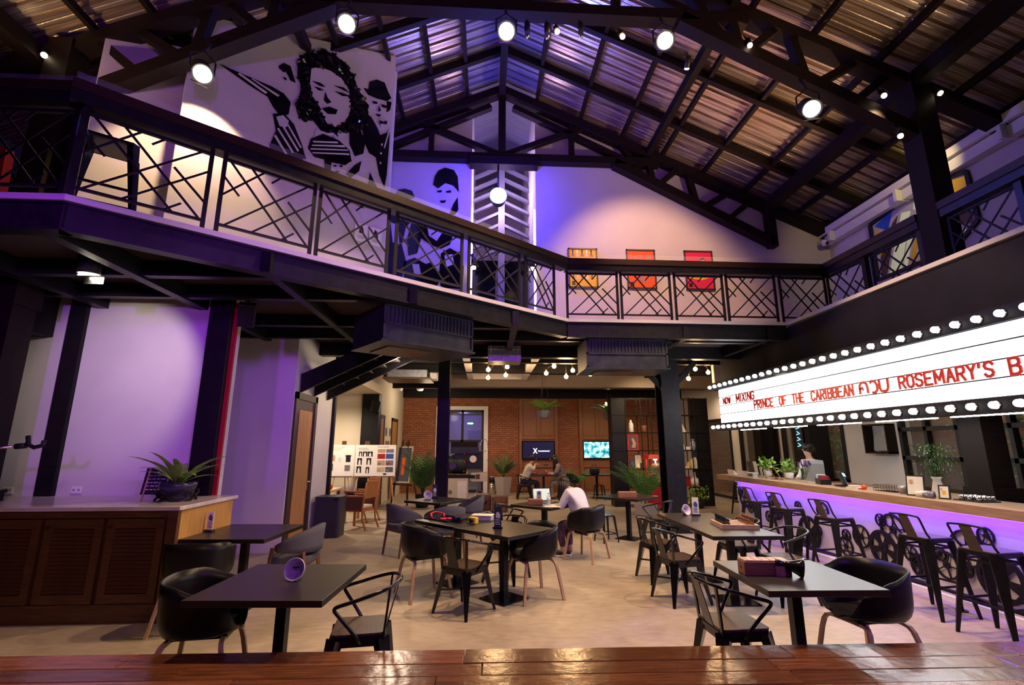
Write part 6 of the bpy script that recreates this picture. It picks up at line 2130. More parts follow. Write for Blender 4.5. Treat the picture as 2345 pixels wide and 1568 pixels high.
def seated(label, loc, rz, top, bottom, hair, lean=.0, hair_len=.3, wr=((-.14, .40, .79), (.14, .40, .79)), group=None, shoes=None, head_fwd=.0, long_bottom=True, bow=0.0):
    t = thing('person', label, 'person', loc, rz, group)
    ln = lambda z: lean * max(0, z - .55)
    J = []
    E_ = []
    Rr = []

    def j(x, y, z, r, par=None):
        J.append((x, y, z))
        Rr.append(r)
        if par is not None:
            E_.append((par, len(J) - 1))
        return len(J) - 1
    pel = j(0, -.03, .56, (.15, .12))
    spi = j(0, -.03 + ln(.76), .76, (.10, .08), pel)
    che = j(0, -.02 + ln(.95), .96, (.10, .075), spi)
    nb = j(0, .01 + ln(1.1), 1.09, (.07, .06), che)
    nk = j(0, .04 + ln(1.15) + head_fwd * .5, 1.145 - bow * .5, .045, nb)
    hb = j(0, .065 + ln(1.2) + head_fwd, 1.20 - bow, (.062, .075), nk)
    hm = j(0, .06 + ln(1.27) + head_fwd * 1.1, 1.275 - bow, (.075, .092), hb)
    ht = j(0, .045 + ln(1.33) + head_fwd * 1.1, 1.345 - bow, (.055, .07), hm)
    hands = []
    for s, w_ in ((-1, wr[0]), (1, wr[1])):
        sh_ = j(s * .165, .0 + ln(1.03), 1.03, .045, che)
        eb = j(s * .215, (.05 + ln(.8) + w_[1]) * .5, .80 + (w_[2] - .79) * .4, .043, sh_)
        wt = j(w_[0], w_[1], w_[2], .028, eb)
        pm_ = j(w_[0] * .85, w_[1] + .05, w_[2] - .005, (.034, .018), wt)
        hands.append((s, pm_))
        for f in range(4):
            b = j(w_[0] * .85 + (f - 1.5) * .018, w_[1] + .095, w_[2] - .005, .0085, pm_)
            c_ = j(w_[0] * .83 + (f - 1.5) * .018, w_[1] + .125 - abs(f - 1.2) * .006, w_[2] - .015, .0075, b)
            j(w_[0] * .82 + (f - 1.5) * .017, w_[1] + .145 - abs(f - 1.2) * .008, w_[2] - .030, .006, c_)
        th_ = j(w_[0] * .85 - s * .035, w_[1] + .06, w_[2] - .005, .0095, pm_)
        j(w_[0] * .85 - s * .045, w_[1] + .09, w_[2] - .015, .008, th_)
    for s in (-1, 1):
        hp_ = j(s * .09, .0, .535, .088, pel)
        kn = j(s * .11, .40, .515, .058, hp_)
        sm_ = j(s * .11, .385, .30, .052, kn)
        an = j(s * .10, .35, .085, .036, sm_)
        hl = j(s * .10, .33, .035, .032, an)
        j(s * .105, .46, .028, (.036, .022), an)
    body = skin_obj('body', J, E_, Rr, M['skin'], t, pel, 2)
    # top
    tj = [(0, -.03, .54), J[spi], J[che], (0, .01 + ln(1.1), 1.075)]
    tr = [(.185, .155), (.175, .145), (.195, .15), (.085, .075)]
    te = [(0, 1), (1, 2), (2, 3)]
    for s in (-1, 1):
        k = 4 if s < 0 else 7
        base = che + 1
        shp = (s * .168, .0 + ln(1.03), 1.03)
        w_ = wr[0] if s < 0 else wr[1]
        ebp = (s * .215, (.05 + ln(.8) + w_[1]) * .5, .80 + (w_[2] - .79) * .4)
        fr = Vector(ebp).lerp(Vector(w_), .6)
        tj += [shp, ebp, tuple(fr)]
        tr += [.088, .066, .052]
        te += [(2, k), (k, k + 1), (k + 1, k + 2)]
    skin_obj('top', tj, te, tr, top, t, 0, 2)
    # bottom
    bj = [(0, -.03, .56)]
    br = [(.165, .135)]
    be = []
    for s in (-1, 1):
        i0 = len(bj)
        bj += [(s * .09, .0, .535), (s * .11, .40, .515), (s * .11, .385, .30)] + ([(s * .10, .355, .14)] if long_bottom else [])
        br += [.102, .075, .066] + ([.055] if long_bottom else [])
        be += [(0, i0), (i0, i0 + 1), (i0 + 1, i0 + 2)] + ([(i0 + 2, i0 + 3)] if long_bottom else [])
    skin_obj('bottom', bj, be, br, bottom, t, 0, 2)
    hx = J[hm]
    # hair cap with length
    m = MB()
    m.sphere((hx[0], hx[1] - .018, hx[2] + .025), .105, 16, 10, 1.0, 1.12, 1.12)
    if hair_len:
        for k in range(13):
            a = PI * (k / 12)
            dx, dy = math.cos(a) * .088, -math.sin(a) * .10
            m.tube([(hx[0] + dx, hx[1] + dy, hx[2] + .05), (hx[0] + dx * 1.15, hx[1] + dy * 1.1 - .005, hx[2] - .08), (hx[0] + dx * 1.05, hx[1] + dy * 1.05 - .01, hx[2] - .08 - hair_len * .6), (hx[0] + dx * .75, hx[1] + dy * .95, hx[2] - .08 - hair_len)], .03, 6, rs=[.035, .036, .032, .012])
    else:
        m.sphere((hx[0], hx[1] - .12, hx[2] + .02), .05)
    hc = m.build('hair', hair, t)
    # face
    f = MB()
    f.sphere((hx[0], hx[1] + .105, hx[2] - .018), .016, 8, 6, .8, 1, 1.3)
    f.sphere((hx[0] - .078, hx[1] + .0, hx[2] - .005), .022, 8, 6, .4, .8, 1.2)
    f.sphere((hx[0] + .078, hx[1] + .0, hx[2] - .005), .022, 8, 6, .4, .8, 1.2)
    f.build('nose_and_ears', M['skin'], t)
    e = MB()
    for s in (-1, 1):
        e.sphere((hx[0] + s * .032, hx[1] + .092, hx[2] + .012), .010, 8, 5, 1.3, .5, .7)
    e.build('eyes', M['black'], t)
    MB().sphere((hx[0], hx[1] + .095, hx[2] - .055), .018, 8, 5, 1.2, .4, .4).build('mouth', M['red_cloth'], t)
    if shoes:
        for s in (-1, 1):
            rbox(s * .105 - .045, s * .105 + .045, .30, .50, 0, .055, .02).build('shoe', shoes, t)
    return t


PANTS = mat('print_trousers', (.02, .015, .03), .8, noise=((.16, .08, .12), 14, (1, 1, 1)))
FLORAL = mat('floral_dress', (.06, .05, .06), .8, noise=((.42, .36, .36), 22, (1, 1, 1)))
NAVY = mat('navy_trousers', (.012, .014, .05), .8)
seated('woman in white top with long brown hair writing at the laptop table', (1.56, 7.84, .0), R(46), M['shirt'], PANTS, M['hair'], lean=.42, hair_len=.30, wr=((-.16, .46, .80), (.12, .46, .80)), head_fwd=.05, bow=.10).scale = (.95, .95, .93)
seated('far woman in a cream shirt resting her chin on her hand', (1.34, 16.32, 0), R(-84), M['shirt_cream'], NAVY, M['hair_black'], lean=.28, hair_len=0, wr=((-.10, .36, .80), (.05, .33, 1.10)), shoes=M['black'])
seated('far woman in a patterned dress with long black hair', (2.60, 16.32, 0), R(84), FLORAL, FLORAL, M['hair_black'], lean=.35, hair_len=.38, wr=((-.14, .38, .80), (.14, .40, .80)), shoes=M['black'])


def standing(label, loc, rz, top, apron, hair):
    t = thing('person', label, 'person', loc, rz)
    V = [(0, 0, .92), (0, .01, 1.12), (0, .02, 1.30), (0, .02, 1.43), (0, .04, 1.49), (0, .06, 1.55), (0, .055, 1.63), (0, .04, 1.70)]
    Rr = [(.15, .11), (.13, .10), (.16, .11), (.07, .06), .05, (.062, .075), (.076, .095), (.055, .07)]
    E_ = [(0, 1), (1, 2), (2, 3), (3, 4), (4, 5), (5, 6), (6, 7)]
    for s in (-1, 1):
        i = len(V)
        V += [(s * .18, .0, 1.36), (s * .24, .04, 1.10), (s * .18, .26, 1.02), (s * .16, .32, 1.01)]
        Rr += [.058, .044, .03, (.034, .018)]
        E_ += [(2, i), (i, i + 1), (i + 1, i + 2), (i + 2, i + 3)]
        p_ = i + 3
        for f in range(5):
            q = len(V)
            V += [(s * .16 + (f - 2) * .017, .365 - abs(f - 2) * .006, 1.0), (s * .16 + (f - 2) * .018, .395 - abs(f - 2) * .01, .985)]
            Rr += [.0085, .007]
            E_ += [(p_, q), (q, q + 1)]
        k = len(V)
        V += [(s * .09, 0, .86), (s * .10, .02, .48), (s * .10, -.01, .09), (s * .105, .12, .03)]
        Rr += [.09, .062, .04, (.04, .025)]
        E_ += [(0, k), (k, k + 1), (k + 1, k + 2), (k + 2, k + 3)]
    skin_obj('body', V, E_, Rr, M['skin'], t, 0, 2)
    TJ = [(0, 0, .88), (0, .01, 1.12), (0, .02, 1.30), (0, .02, 1.42)]
    TR = [(.175, .135), (.155, .12), (.18, .13), (.075, .065)]
    TE = [(0, 1), (1, 2), (2, 3)]
    for s in (-1, 1):
        i = len(TJ)
        TJ += [(s * .185, 0, 1.36), (s * .245, .04, 1.10), (s * .20, .18, 1.05)]
        TR += [.08, .062, .05]
        TE += [(2, i), (i, i + 1), (i + 1, i + 2)]
    skin_obj('shirt', TJ, TE, TR, top, t, 0, 2)
    BJ = [(0, 0, .90)]
    BR_ = [(.165, .13)]
    BE = []
    for s in (-1, 1):
        i = len(BJ)
        BJ += [(s * .09, 0, .84), (s * .10, .02, .48), (s * .10, -.01, .08)]
        BR_ += [.105, .08, .065]
        BE += [(0, i), (i, i + 1), (i + 1, i + 2)]
    skin_obj('trousers', BJ, BE, BR_, M['black'], t, 0, 2)
    m = MB().sphere((0, .035, 1.655), .105, 16, 10, 1, 1.12, 1.1)
    m.sphere((0, -.08, 1.62), .06)
    m.build('hair', hair, t)
    MB().sphere((0, .16, 1.615), .016, 8, 6, .8, 1, 1.3).sphere((-.078, .055, 1.625), .022, 8, 6, .4, .8, 1.2).sphere((.078, .055, 1.625), .022, 8, 6, .4, .8, 1.2).build('nose_and_ears', M['skin'], t)
    MB().sphere((-.032, .15, 1.64), .01, 8, 5).sphere((.032, .15, 1.64), .01, 8, 5).build('eyes', M['black'], t)
    MB().box(-.13, .13, .125, .14, .55, 1.25).build('apron', M['black'], t)
    return t


standing('barista in a white shirt standing behind the bar', (6.55, 9.6, 0), R(100), M['white'], M['black'], M['hair_black'])
# ================================================================== SMALL THINGS ON TABLES
TZ = .76


def cone_speaker(label, loc, rz, mm, s=1.0):
    t = thing('horn_speaker', label, 'phone speaker', loc, rz, 'ceramic horn phone speakers')
    m = MB().lathe([(.0, .055), (.018, .055), (.030, .05), (.042, .03), (.068, 0), (.074, -.002), (.075, .006), (.050, .036), (.040, .06), (.03, .066), (0, .066)], n=24, axis='y')
    m.xf(Matrix.Rotation(R(-18), 4, 'X'))
    for i, v in enumerate(m.v):
        m.v[i] = (v[0] * s, v[1] * s, v[2] * s + .072 * s)
    m.build('horn', mm, t)
    m = MB().box(-.03 * s, .03 * s, -.01 * s, .05 * s, 0, .012 * s)
    m.build('foot', M['black'], t)
    MB().box(-.022 * s, .022 * s, .028 * s, .034 * s, .075 * s, .083 * s).build('slot', M['black'], t)
    return t


LAV = mat('lavender_glaze', (.62, .52, .70), .3)
cone_speaker('lavender horn speaker on the front left table', (-1.35, 3.77, TZ), R(-8), LAV, 1.05)
cone_speaker('lavender horn speaker on the long table beside a menu stand', (2.80, 6.84, TZ), R(30), LAV, 1.0)
cone_speaker('lavender horn speaker on the table by the slim column', (-1.02, 9.12, TZ), R(20), LAV, 1.0)


def menu_stand(label, loc, rz, face, dark=False, h=.21):
    t = thing('menu_stand', label, 'menu stand', loc, rz, 'upright menu stands')
    MB().box(-.055, .055, -.022, .022, 0, .022).build('base', M['black'], t)
    MB().box(-.042, .042, -.003, .003, .02, h).build('card', face, t)
    tm = M['paper'] if dark else M['blue']
    for k in range(4):
        MB().box(-.03, .03 - .01 * (k % 2), -.0045, -.003, .045 + k * .018, .052 + k * .018).build('text_line', tm, t)
    MB().prism([(-.02, .12), (.025, .115), (.03, .15), (.01, .185), (-.015, .18), (-.028, .15)], (0, -.003, 0), (1, 0, 0), (0, 0, 1), .0015).build('drawing', tm, t)
    return t


DKC = mat('dark_card', (.03, .05, .075), .4)
menu_stand('white menu stand on the cabinet end table', (-3.06, 5.86, TZ), R(-20), M['paper'])
menu_stand('dark menu stand on the front joined table', (.16, 5.88, TZ), R(-12), DKC, True, .25)
menu_stand('white menu stand on the long table', (2.90, 6.78, TZ), R(-14), M['paper'], False, .24)
menu_stand('dark menu stand on the table by the slim column', (-.90, 9.18, TZ), R(0), DKC, True, .25)
menu_stand('pale menu stand behind the laptop', (.93, 8.50, TZ), R(10), M['oak'], False, .18)


def wood_box(label, loc, rz, w, d, h):
    t = thing('wooden_box', label, 'box', loc, rz, 'wooden game boxes')
    bev(MB().box(-w / 2, w / 2, -d / 2, d / 2, 0, h * .9).build('body', mat('cedar', (.30, .13, .075), .45, noise=((.20, .08, .05), 5, (1, 8, 8))), t), .004)
    bev(MB().box(-w / 2 + .008, w / 2 - .008, -d / 2 + .006, d / 2 - .006, h * .9, h).build('lid', M['oak'], t), .003)
    MB().cyl((-w / 2 - .003, 0, h * .45), (-w / 2 + .002, 0, h * .45), .009, n=10).build('hole', M['black'], t)
    for k in range(5):
        MB().box(-w / 2 + .03 + k * (w - .06) / 5, -w / 2 + .034 + k * (w - .06) / 5, -d / 2 + .012, d / 2 - .012, h, h + .002).build('groove', M['oak_dark'], t)
    return t


wood_box('long wooden box on the front right table', (2.11, 3.78, TZ), R(-6), .34, .13, .105)
wood_box('wooden box on the laptop table', (.83, 8.16, TZ), R(-10), .24, .09, .09)
wood_box('wooden box on the table in front of the tall shelf', (2.66, 9.22, TZ), R(-6), .34, .10, .10)
t = thing('black_horn', 'glossy black horn lying beside the wooden box on the front right table', 'phone speaker', (2.30, 3.66, TZ), R(-25))
m = MB().lathe([(0, -.15), (.022, -.15), (.026, -.12), (.018, -.10), (.03, -.06), (.055, 0), (.072, .03), (.066, .03), (.045, -.01), (0, -.05)], n=24, axis='x')
m.xf(Matrix.Rotation(R(9), 4, 'Y'))
for i, v in enumerate(m.v):
    m.v[i] = (v[0], v[1], v[2] + .068)
m.build('horn', M['black_gloss'], t)
MB().box(-.15, -.09, -.02, .02, 0, .07).build('prop', M['oak'], t)
# clutter on the toy table
t = thing('toy_headphones', 'red toy headphones on the cluttered table', 'headphones', (-.62, 6.72, TZ), R(20))
MB().tube([(-.09, 0, .02), (-.07, .05, .06), (0, .08, .075), (.07, .05, .06), (.09, 0, .02)], .011, 8).build('band', M['red'], t)
for s in (-1, 1):
    MB().cyl((s * .07, -.005, .03), (s * .10, -.005, .03), .035, n=14).build('ear_cup', M['red'], t)
t = thing('toy_binoculars', 'dark blue toy binoculars on the cluttered table', 'binoculars', (-.32, 6.42, TZ), R(-30))
for s in (-1, 1):
    MB().cyl((s * .035, -.06, .035), (s * .035, .07, .035), .032, .024, 12).build('barrel', NAVY, t)
MB().box(-.02, .02, -.02, .03, .02, .05).build('bridge', M['black'], t)
t = thing('toy_camera', 'yellow and black toy camera on the cluttered table', 'toy', (-.13, 6.28, TZ), R(-45))
rbox(-.06, .06, -.03, .03, 0, .075, .008).build('body', M['yellow'], t)
MB().cyl((0, -.03, .04), (0, -.055, .04), .025, n=12).build('lens', M['black'], t)
MB().tube([(-.06, 0, .06), (-.10, -.02, .02), (-.06, -.06, .006), (.06, -.05, .006)], .005, 5).build('strap', M['black'], t)
t = thing('clear_box', 'white lidded plastic box on the cluttered table', 'box', (-.02, 6.55, TZ), R(-12))
rbox(-.13, .13, -.08, .08, 0, .055, .01).build('tub', mat('frosted', (.75, .77, .78), .4, alpha=.75), t)
rbox(-.138, .138, -.088, .088, .055, .07, .006).build('lid', M['white'], t)
t = thing('toy_goggles', 'pink and clear toy goggles on the cluttered table', 'goggles', (-.48, 6.56, TZ), R(15))
for s in (-1, 1):
    MB().tube([(s * .045 + .035 * math.cos(a), .035 * math.sin(a), .02) for a in [2 * PI * k / 12 for k in range(12)]], .009, 6, True).build('ring', M['pink'], t)
MB().tube([(-.08, .0, .02), (-.10, .08, .015), (0, .12, .012), (.10, .08, .015), (.08, 0, .02)], .006, 5).build('strap', M['black'], t)
t = thing('serving_tray', 'flat black tray under the toys', 'tray', (-.50, 6.66, TZ), R(-47))
MB().box(-.24, .24, -.17, .17, 0, .006).build('base', M['black_gloss'], t)
MB().box(-.24, .24, -.17, -.16, .006, .018).box(-.24, .24, .16, .17, .006, .018).box(-.24, -.23, -.17, .17, .006, .018).box(.23, .24, -.17, .17, .006, .018).build('rim', M['black'], t)
# laptop table
t = thing('laptop', 'open silver laptop with a pale screen', 'laptop', (1.02, 8.30, TZ), R(200))
MB().box(-.16, .16, -.11, .11, 0, .014).build('base', M['galv'], t)
MB().box(-.14, .14, -.02, .09, .014, .016).build('keyboard', M['black'], t)
MB().box(-.05, .05, -.095, -.03, .014, .0155).build('touchpad', M['grey'], t)
m = MB().box(-.16, .16, 0, .008, 0, .22)
m.xf(Matrix.Translation((0, .108, .012)) @ Matrix.Rotation(R(-14), 4, 'X'))
m.build('lid', M['black'], t)
m = MB().box(-.145, .145, -.003, 0, .015, .205)
m.xf(Matrix.Translation((0, .108, .012)) @ Matrix.Rotation(R(-14), 4, 'X'))
m.build('screen', mat('laptop_screen', (.6, .75, .7), .3, emit=(.5, .72, .66), estr=.45), t)
t.rotation_euler = (0, 0, R(8))
t.location = (1.0, 8.44, TZ)
t = thing('water_bottle', 'clear plastic water bottle beside the laptop', 'bottle', (1.03, 8.00, TZ))
MB().lathe([(.028, 0), (.031, .01), (.031, .06), (.028, .07), (.031, .08), (.031, .14), (.024, .165), (.012, .18), (.012, .19), (0, .19)], n=16).build('body', mat('pet', (.8, .88, .92), .1, alpha=.35), t)
MB().cyl((0, 0, .188), (0, 0, .206), .014, n=12).build('cap', M['white'], t)
MB().cyl((0, 0, .085), (0, 0, .125), .0315, n=16).build('label', M['paper'], t)
for i, (x, y, rz, w, d, mm, lab) in enumerate(((1.18, 8.05, 20, .30, .21, M['paper'], 'open white notebook before the woman'), (1.08, 7.88, -15, .26, .18, M['paper'], 'loose white sheet at the table edge'), (1.22, 8.18, 35, .24, .2, M['cream'], 'cream paper under the notebook'))):
    t = thing('paper', lab, 'paper', (x, y, TZ + .001 * (2 - i)), R(rz), 'papers on the laptop table')
    MB().box(-w / 2, w / 2, -d / 2, d / 2, 0, .004).build('sheet', mm, t)
    if i == 0:
        MB().box(-.002, .002, -d / 2, d / 2, .004, .005).build('fold', M['grey'], t)
        for k in range(4):
            MB().box(.02, .13, -.07 + k * .035, -.064 + k * .035, .004, .0046).build('text_line', M['grey'], t)
for i, s in enumerate((-1, 1)):
    t = thing('shoe', ('black and white canvas shoe under the laptop table, left one', 'black and white canvas shoe under the laptop table, right one')[i], 'shoe', (1.13 + .13 * i, 8.02 + .05 * i, 0), R(70))
    rbox(-.045, .045, -.13, .13, .0, .03, .012).build('sole', M['white'], t)
    rbox(-.042, .042, -.12, .12, .03, .075, .02).build('upper', M['black'], t)
# chess set
cs = thing('chess_board', 'wooden chess board on the long table', 'chess board', (2.98, 5.90, TZ), R(-8))
MB().box(-.21, .21, -.21, .21, 0, .045).build('box', M['oak'], cs)
for i in range(8):
    for k in range(8):
        if (i + k) % 2:
            MB().box(-.18 + i * .045, -.135 + i * .045, -.18 + k * .045, -.135 + k * .045, .045, .0465).build('dark_square', M['oak_dark'], cs)
pawn = MB().lathe([(.014, 0), (.015, .006), (.008, .012), (.006, .030), (.009, .034), (.010, .044), (.006, .052), (0, .054)], n=10)
king = MB().lathe([(.016, 0), (.017, .008), (.010, .016), (.008, .050), (.013, .056), (.010, .066), (.012, .078), (.004, .082), (.004, .092), (0, .092)], n=10)
cm = Matrix.Translation((2.98, 5.90, TZ + .045)) @ Matrix.Rotation(R(-8), 4, 'Z')
for side, mm, nm in ((-1, M['black'], 'black'), (1, M['oak_dark'], 'brown')):
    pm1 = pawn.mesh('chess_pawn', mm)
    km1 = king.mesh('chess_piece', mm)
    for k in range(8):
        for row in (0, 1):
            o = bpy.data.objects.new('chess_piece' if row else 'chess_pawn', km1 if row else pm1)
            COL.objects.link(o)
            o.location = cm @ Vector((side * (.1575 if row else .1125), -.1575 + k * .045, .0015))
            tag(o, '%s chess %s, %s from the camera' % (nm, 'piece in the outer row' if row else 'pawn', ('nearest', 'second', 'third', 'fourth', 'fifth', 'sixth', 'seventh', 'farthest')[k]), 'chess piece', '%s chess pieces' % nm)
# far tables
for i, (x, y, mm, lab) in enumerate(((1.72, 16.2, M['red'], 'red drink can on the far table, left one'), (2.02, 16.25, M['red'], 'red drink can on the far table, right one'))):
    t = thing('drink_can', lab, 'can', (x, y, TZ), 0, 'red cans on the far table')
    MB().lathe([(.028, 0), (.033, .01), (.033, .11), (.026, .125), (0, .122)], n=14).build('body', mm, t)
    MB().cyl((0, 0, .122), (0, 0, .126), .024, n=12).build('top', M['chrome'], t)
vase('glass_jar', 'glass with a straw on the far table', 'glass', (2.12, 16.3, TZ), [(.035, 0), (.04, .12), (.037, .12), (.033, .01), (0, .01)], M['clear'])
t = thing('food_plate', 'white plate of snacks on the far table', 'plate', (2.28, 16.25, TZ))
MB().lathe([(.06, 0), (.13, .015), (.135, .02), (.06, .008), (0, .008)], n=20).build('plate', M['white'], t)
for k in range(6):
    MB().sphere((.05 * math.cos(k), .05 * math.sin(k), .03), .028, 7, 5).build('snack', M['oak'], t)
t = thing('flower_vase', 'small vase with purple flowers on the far table', 'vase', (2.05, 16.5, TZ))
MB().lathe([(.03, 0), (.04, .05), (.02, .12), (.025, .14), (0, .13)], n=12).build('vase', M['white'], t)
for k in range(5):
    a = k * 1.25
    MB().tube([(0, 0, .12), (.06 * math.cos(a), .06 * math.sin(a), .30)], .004, 4).build('stem', M['leaf_dark'], t)
    MB().sphere((.06 * math.cos(a), .06 * math.sin(a), .31), .02, 6, 5).build('bloom', NAVY, t)
for i, (x, y, mm, lab) in enumerate(((3.66, 16.4, M['black'], 'dark bag on the far right table'), (1.32, 16.62, M['cream'], 'cream tote bag hanging on the far left chair'))):
    t = thing('bag', lab, 'bag', (x, y, TZ if i == 0 else .46))
    rbox(-.16, .16, -.08, .08, 0, .20 if i == 0 else .30, .05, 3).build('body', mm, t)
    MB().tube([(-.09, 0, .18), (-.06, 0, .30), (.06, 0, .30), (.09, 0, .18)], .010, 6).build('handle', mm, t)

# ================================================================== THINGS ON THE BAR
BZ = 1.085
for i, (y, lab) in enumerate(((10.62, 'white folded paper hat at the far end of the bar'), (10.15, 'white folded paper holder on the bar beside the menus'))):
    t = thing('paper_holder', lab, 'paper', (5.45, y, BZ), R(20 * i))
    MB().add([(-.05, -.13, .0), (.05, -.13, 0), (.05, .13, 0), (-.05, .13, 0), (-.06, -.14, .10), (.06, 0, .04), (-.06, .14, .10)], [(0, 1, 2, 3), (0, 4, 6, 3), (1, 5, 2), (0, 1, 5, 4), (2, 3, 6, 5)]).build('sheet', M['white'], t)
for i, (y, h, w, mm, tm, lab) in enumerate(((9.86, .30, .20, M['black'], M['paper'], 'black menu sheet in a stand on the bar'), (9.64, .30, .19, M['paper'], M['black'], 'white menu sheet in a stand on the bar'), (9.46, .20, .12, M['cream'], M['black'], 'small cream card on the bar'), (9.32, .17, .10, M['paper'], M['red_cloth'], 'smallest white card on the bar'))):
    t = thing('counter_card', lab, 'menu', (5.42, y, BZ), R(78), 'menu cards on the bar')
    MB().cbox((0, 0, h / 2), (w, .006, h), 0, R(-8)).build('sheet', mm, t)
    m = MB()
    for k in range(6):
        m.cbox((0, -.006 - .004 * (2.5 - k) * .5, h * (.2 + .12 * k)), (w * (.7 - .2 * (k % 2)), .003, h * .03), 0, R(-8))
    m.build('print', tm, t)
t = thing('tissue_box', 'white plastic tray of cups on the bar', 'tray', (5.35, 9.66, BZ))
MB().box(-.06, .06, -.11, .11, .0, .012).build('base', M['white'], t)
MB().box(-.07, .07, -.12, .12, .07, .085).build('lid', M['white'], t)
for s in (-1, 1):
    MB().box(-.05, .05, s * .1 - .006, s * .1 + .006, .012, .07).build('side', M['white'], t)
for i, y in enumerate((9.12, 8.94)):
    t = thing('tablet_stand', ('copper coloured clipboard on the bar, left one', 'copper coloured clipboard on the bar, right one')[i], 'clipboard', (5.42, y, BZ), R(62), 'copper clipboards on the bar')
    MB().cbox((0, 0, .125), (.16, .012, .26), 0, R(-28)).build('board', mat('copper', (.55, .26, .12), .35, .4), t)
    MB().box(-.07, .07, -.09, -.07, 0, .02).build('ledge', M['oak_dark'], t)
for i, (y, x, lab) in enumerate(((9.75, 5.72, 'small light green plant behind the bar menus'), (9.05, 5.72, 'leafy light green plant behind the copper clipboards'))):
    bush('bar_plant', lab, (x, y, BZ + .10), 70, .14, .18, .24, .09, M['leaf_light'], 60 + i, [(.05, -.10), (.07, -.08), (.08, .02), (.07, .02)], M['white'])
t = thing('flower_vase', 'vase of dried purple flowers on the bar', 'vase', (5.45, 8.18, BZ))
MB().lathe([(.035, 0), (.045, .02), (.04, .12), (.035, .13), (.03, .12), (0, .02)], n=14).build('vase', M['clear'], t)
for k in range(14):
    a, u = k * 2.4, .05 + .09 * (k % 4) / 3
    MB().tube([(0, 0, .05), (u * math.cos(a), u * math.sin(a), .26 + .03 * (k % 3))], .003, 4).build('stem', M['leaf_dark'], t)
    MB().sphere((u * math.cos(a), u * math.sin(a), .28 + .03 * (k % 3)), .016, 6, 5, 1, 1, 1.8).build('bloom', mat('dried_violet', (.12, .05, .22), .8), t)
t = thing('cash_register_screen', 'blue lit cash register screen on the bar', 'screen', (5.55, 7.42, BZ), R(62))
MB().cbox((0, .02, .11), (.36, .02, .23), 0, R(-20)).build('housing', M['black'], t)
MB().cbox((0, .006, .108), (.33, .004, .20), 0, R(-20)).build('display', mat('pos_screen', (.1, .4, .7), .3, emit=(.10, .48, .80), estr=.9), t)
MB().cbox((0, .0, .175), (.33, .004, .05), 0, R(-20)).build('title_bar', mat('pos_bar', (.6, .8, .9), .3, emit=(.6, .8, .9), estr=.8), t)
MB().box(-.1, .1, -.02, .12, 0, .02).build('stand', M['black'], t)
t = thing('card_terminal', 'black card reader and red packets on the bar', 'card reader', (5.5, 7.82, BZ), R(70))
rbox(-.14, .14, -.08, .08, 0, .09, .01).build('body', M['black'], t)
for k in range(3):
    MB().box(-.12 + k * .085, -.05 + k * .085, -.06, .06, .09, .13 + .01 * k).build('packet', (M['red_cloth'], M['blue'], M['paper'])[k], t)
t = thing('file_box', 'grey box of upright files behind the bar', 'box', (5.75, 8.55, BZ), R(80))
MB().prism([(0, 0), (.28, 0), (.28, .36), (.02, .36), (0, .30)], (-.14, 0, 0), (1, 0, 0), (0, 0, 1), .22).build('case', M['grey'], t)
for k in range(5):
    MB().box(-.02 + k * .03, .0 + k * .03, -.235, -.22, .02, .34).build('file', (M['paper'], LAV, M['paper'], LAV, M['yellow'])[k], t)
tag(MB().sphere((5.42, 6.86, BZ + .035), .035, 10, 8).build('orange_fruit', M['orange']), 'bright orange fruit on the bar', 'fruit')
t = thing('note_pad', 'white note pads on the bar before the wire basket', 'paper', (5.45, 7.05, BZ), R(10))
MB().box(-.07, .07, -.1, .1, 0, .02).build('pad', M['paper'], t)
MB().cbox((0, .02, .035), (.1, .14, .015), .3).build('pad', M['white'], t)
MB().box(-.08, -.02, -.16, -.1, 0, .012).build('packet', M['red'], t)
t = thing('wire_basket', 'black wire basket on the bar', 'basket', (5.55, 6.55, BZ))
m = MB()
for z in (.005, .04, .08):
    m.tube([(-.1, -.18, z), (.1, -.18, z), (.1, .18, z), (-.1, .18, z)], .003, 4, True)
m.build('hoops', M['black'], t)
m = MB()
for k in range(9):
    y = -.18 + k * .045
    m.tube([(-.1, y, .08), (-.1, y, .005), (.1, y, .005), (.1, y, .08)], .0025, 4)
m.build('wires', M['black'], t)
vase('metal_cup', 'small galvanised cup on the bar', 'cup', (5.48, 6.27, BZ), [(.04, 0), (.05, .10), (.047, .10), (.038, .01), (0, .01)], M['galv'])
t = thing('green_bowl', 'shallow green bowl with skewers on the bar', 'bowl', (5.52, 6.1, BZ))
MB().lathe([(.04, 0), (.09, .03), (.095, .045), (.088, .045), (.04, .01), (0, .01)], n=18).build('bowl', M['leaf_dark'], t)
for k in range(3):
    MB().cyl((.02 * k - .02, 0, .02), (.02 * k - .03, .02, .16), .004, n=5).build('skewer', M['black'], t)
for i, (y, w, h, lab) in enumerate(((5.98, .19, .25, 'black photo frame with cartoon pictures on the bar'), (5.60, .11, .16, 'small black photo frame on the bar right of the vase'))):
    t = thing('photo_frame', lab, 'picture frame', (5.40, y, BZ), R(-60), 'photo frames on the bar')
    MB().cbox((0, 0, h / 2), (w, .015, h), 0, R(-12)).build('frame', M['black'], t)
    MB().cbox((0, -.009, h / 2), (w - .03, .004, h - .03), 0, R(-12)).build('picture', M['paper'], t)
    MB().cbox((.0, -.012, h * .45), (w * .3, .003, h * .3), 0, R(-12)).build('picture_figure', M['yellow'], t)
    MB().cbox((-w * .2, -.012, h * .7), (w * .18, .003, h * .16), 0, R(-12)).build('picture_face', M['skin'], t)
    MB().cbox((w * .22, -.012, h * .25), (w * .18, .003, h * .16), 0, R(-12)).build('picture_face', M['skin'], t)
    MB().beam((0, .02, h * .5), (0, .08, 0), .02, .005).build('strut', M['black'], t)
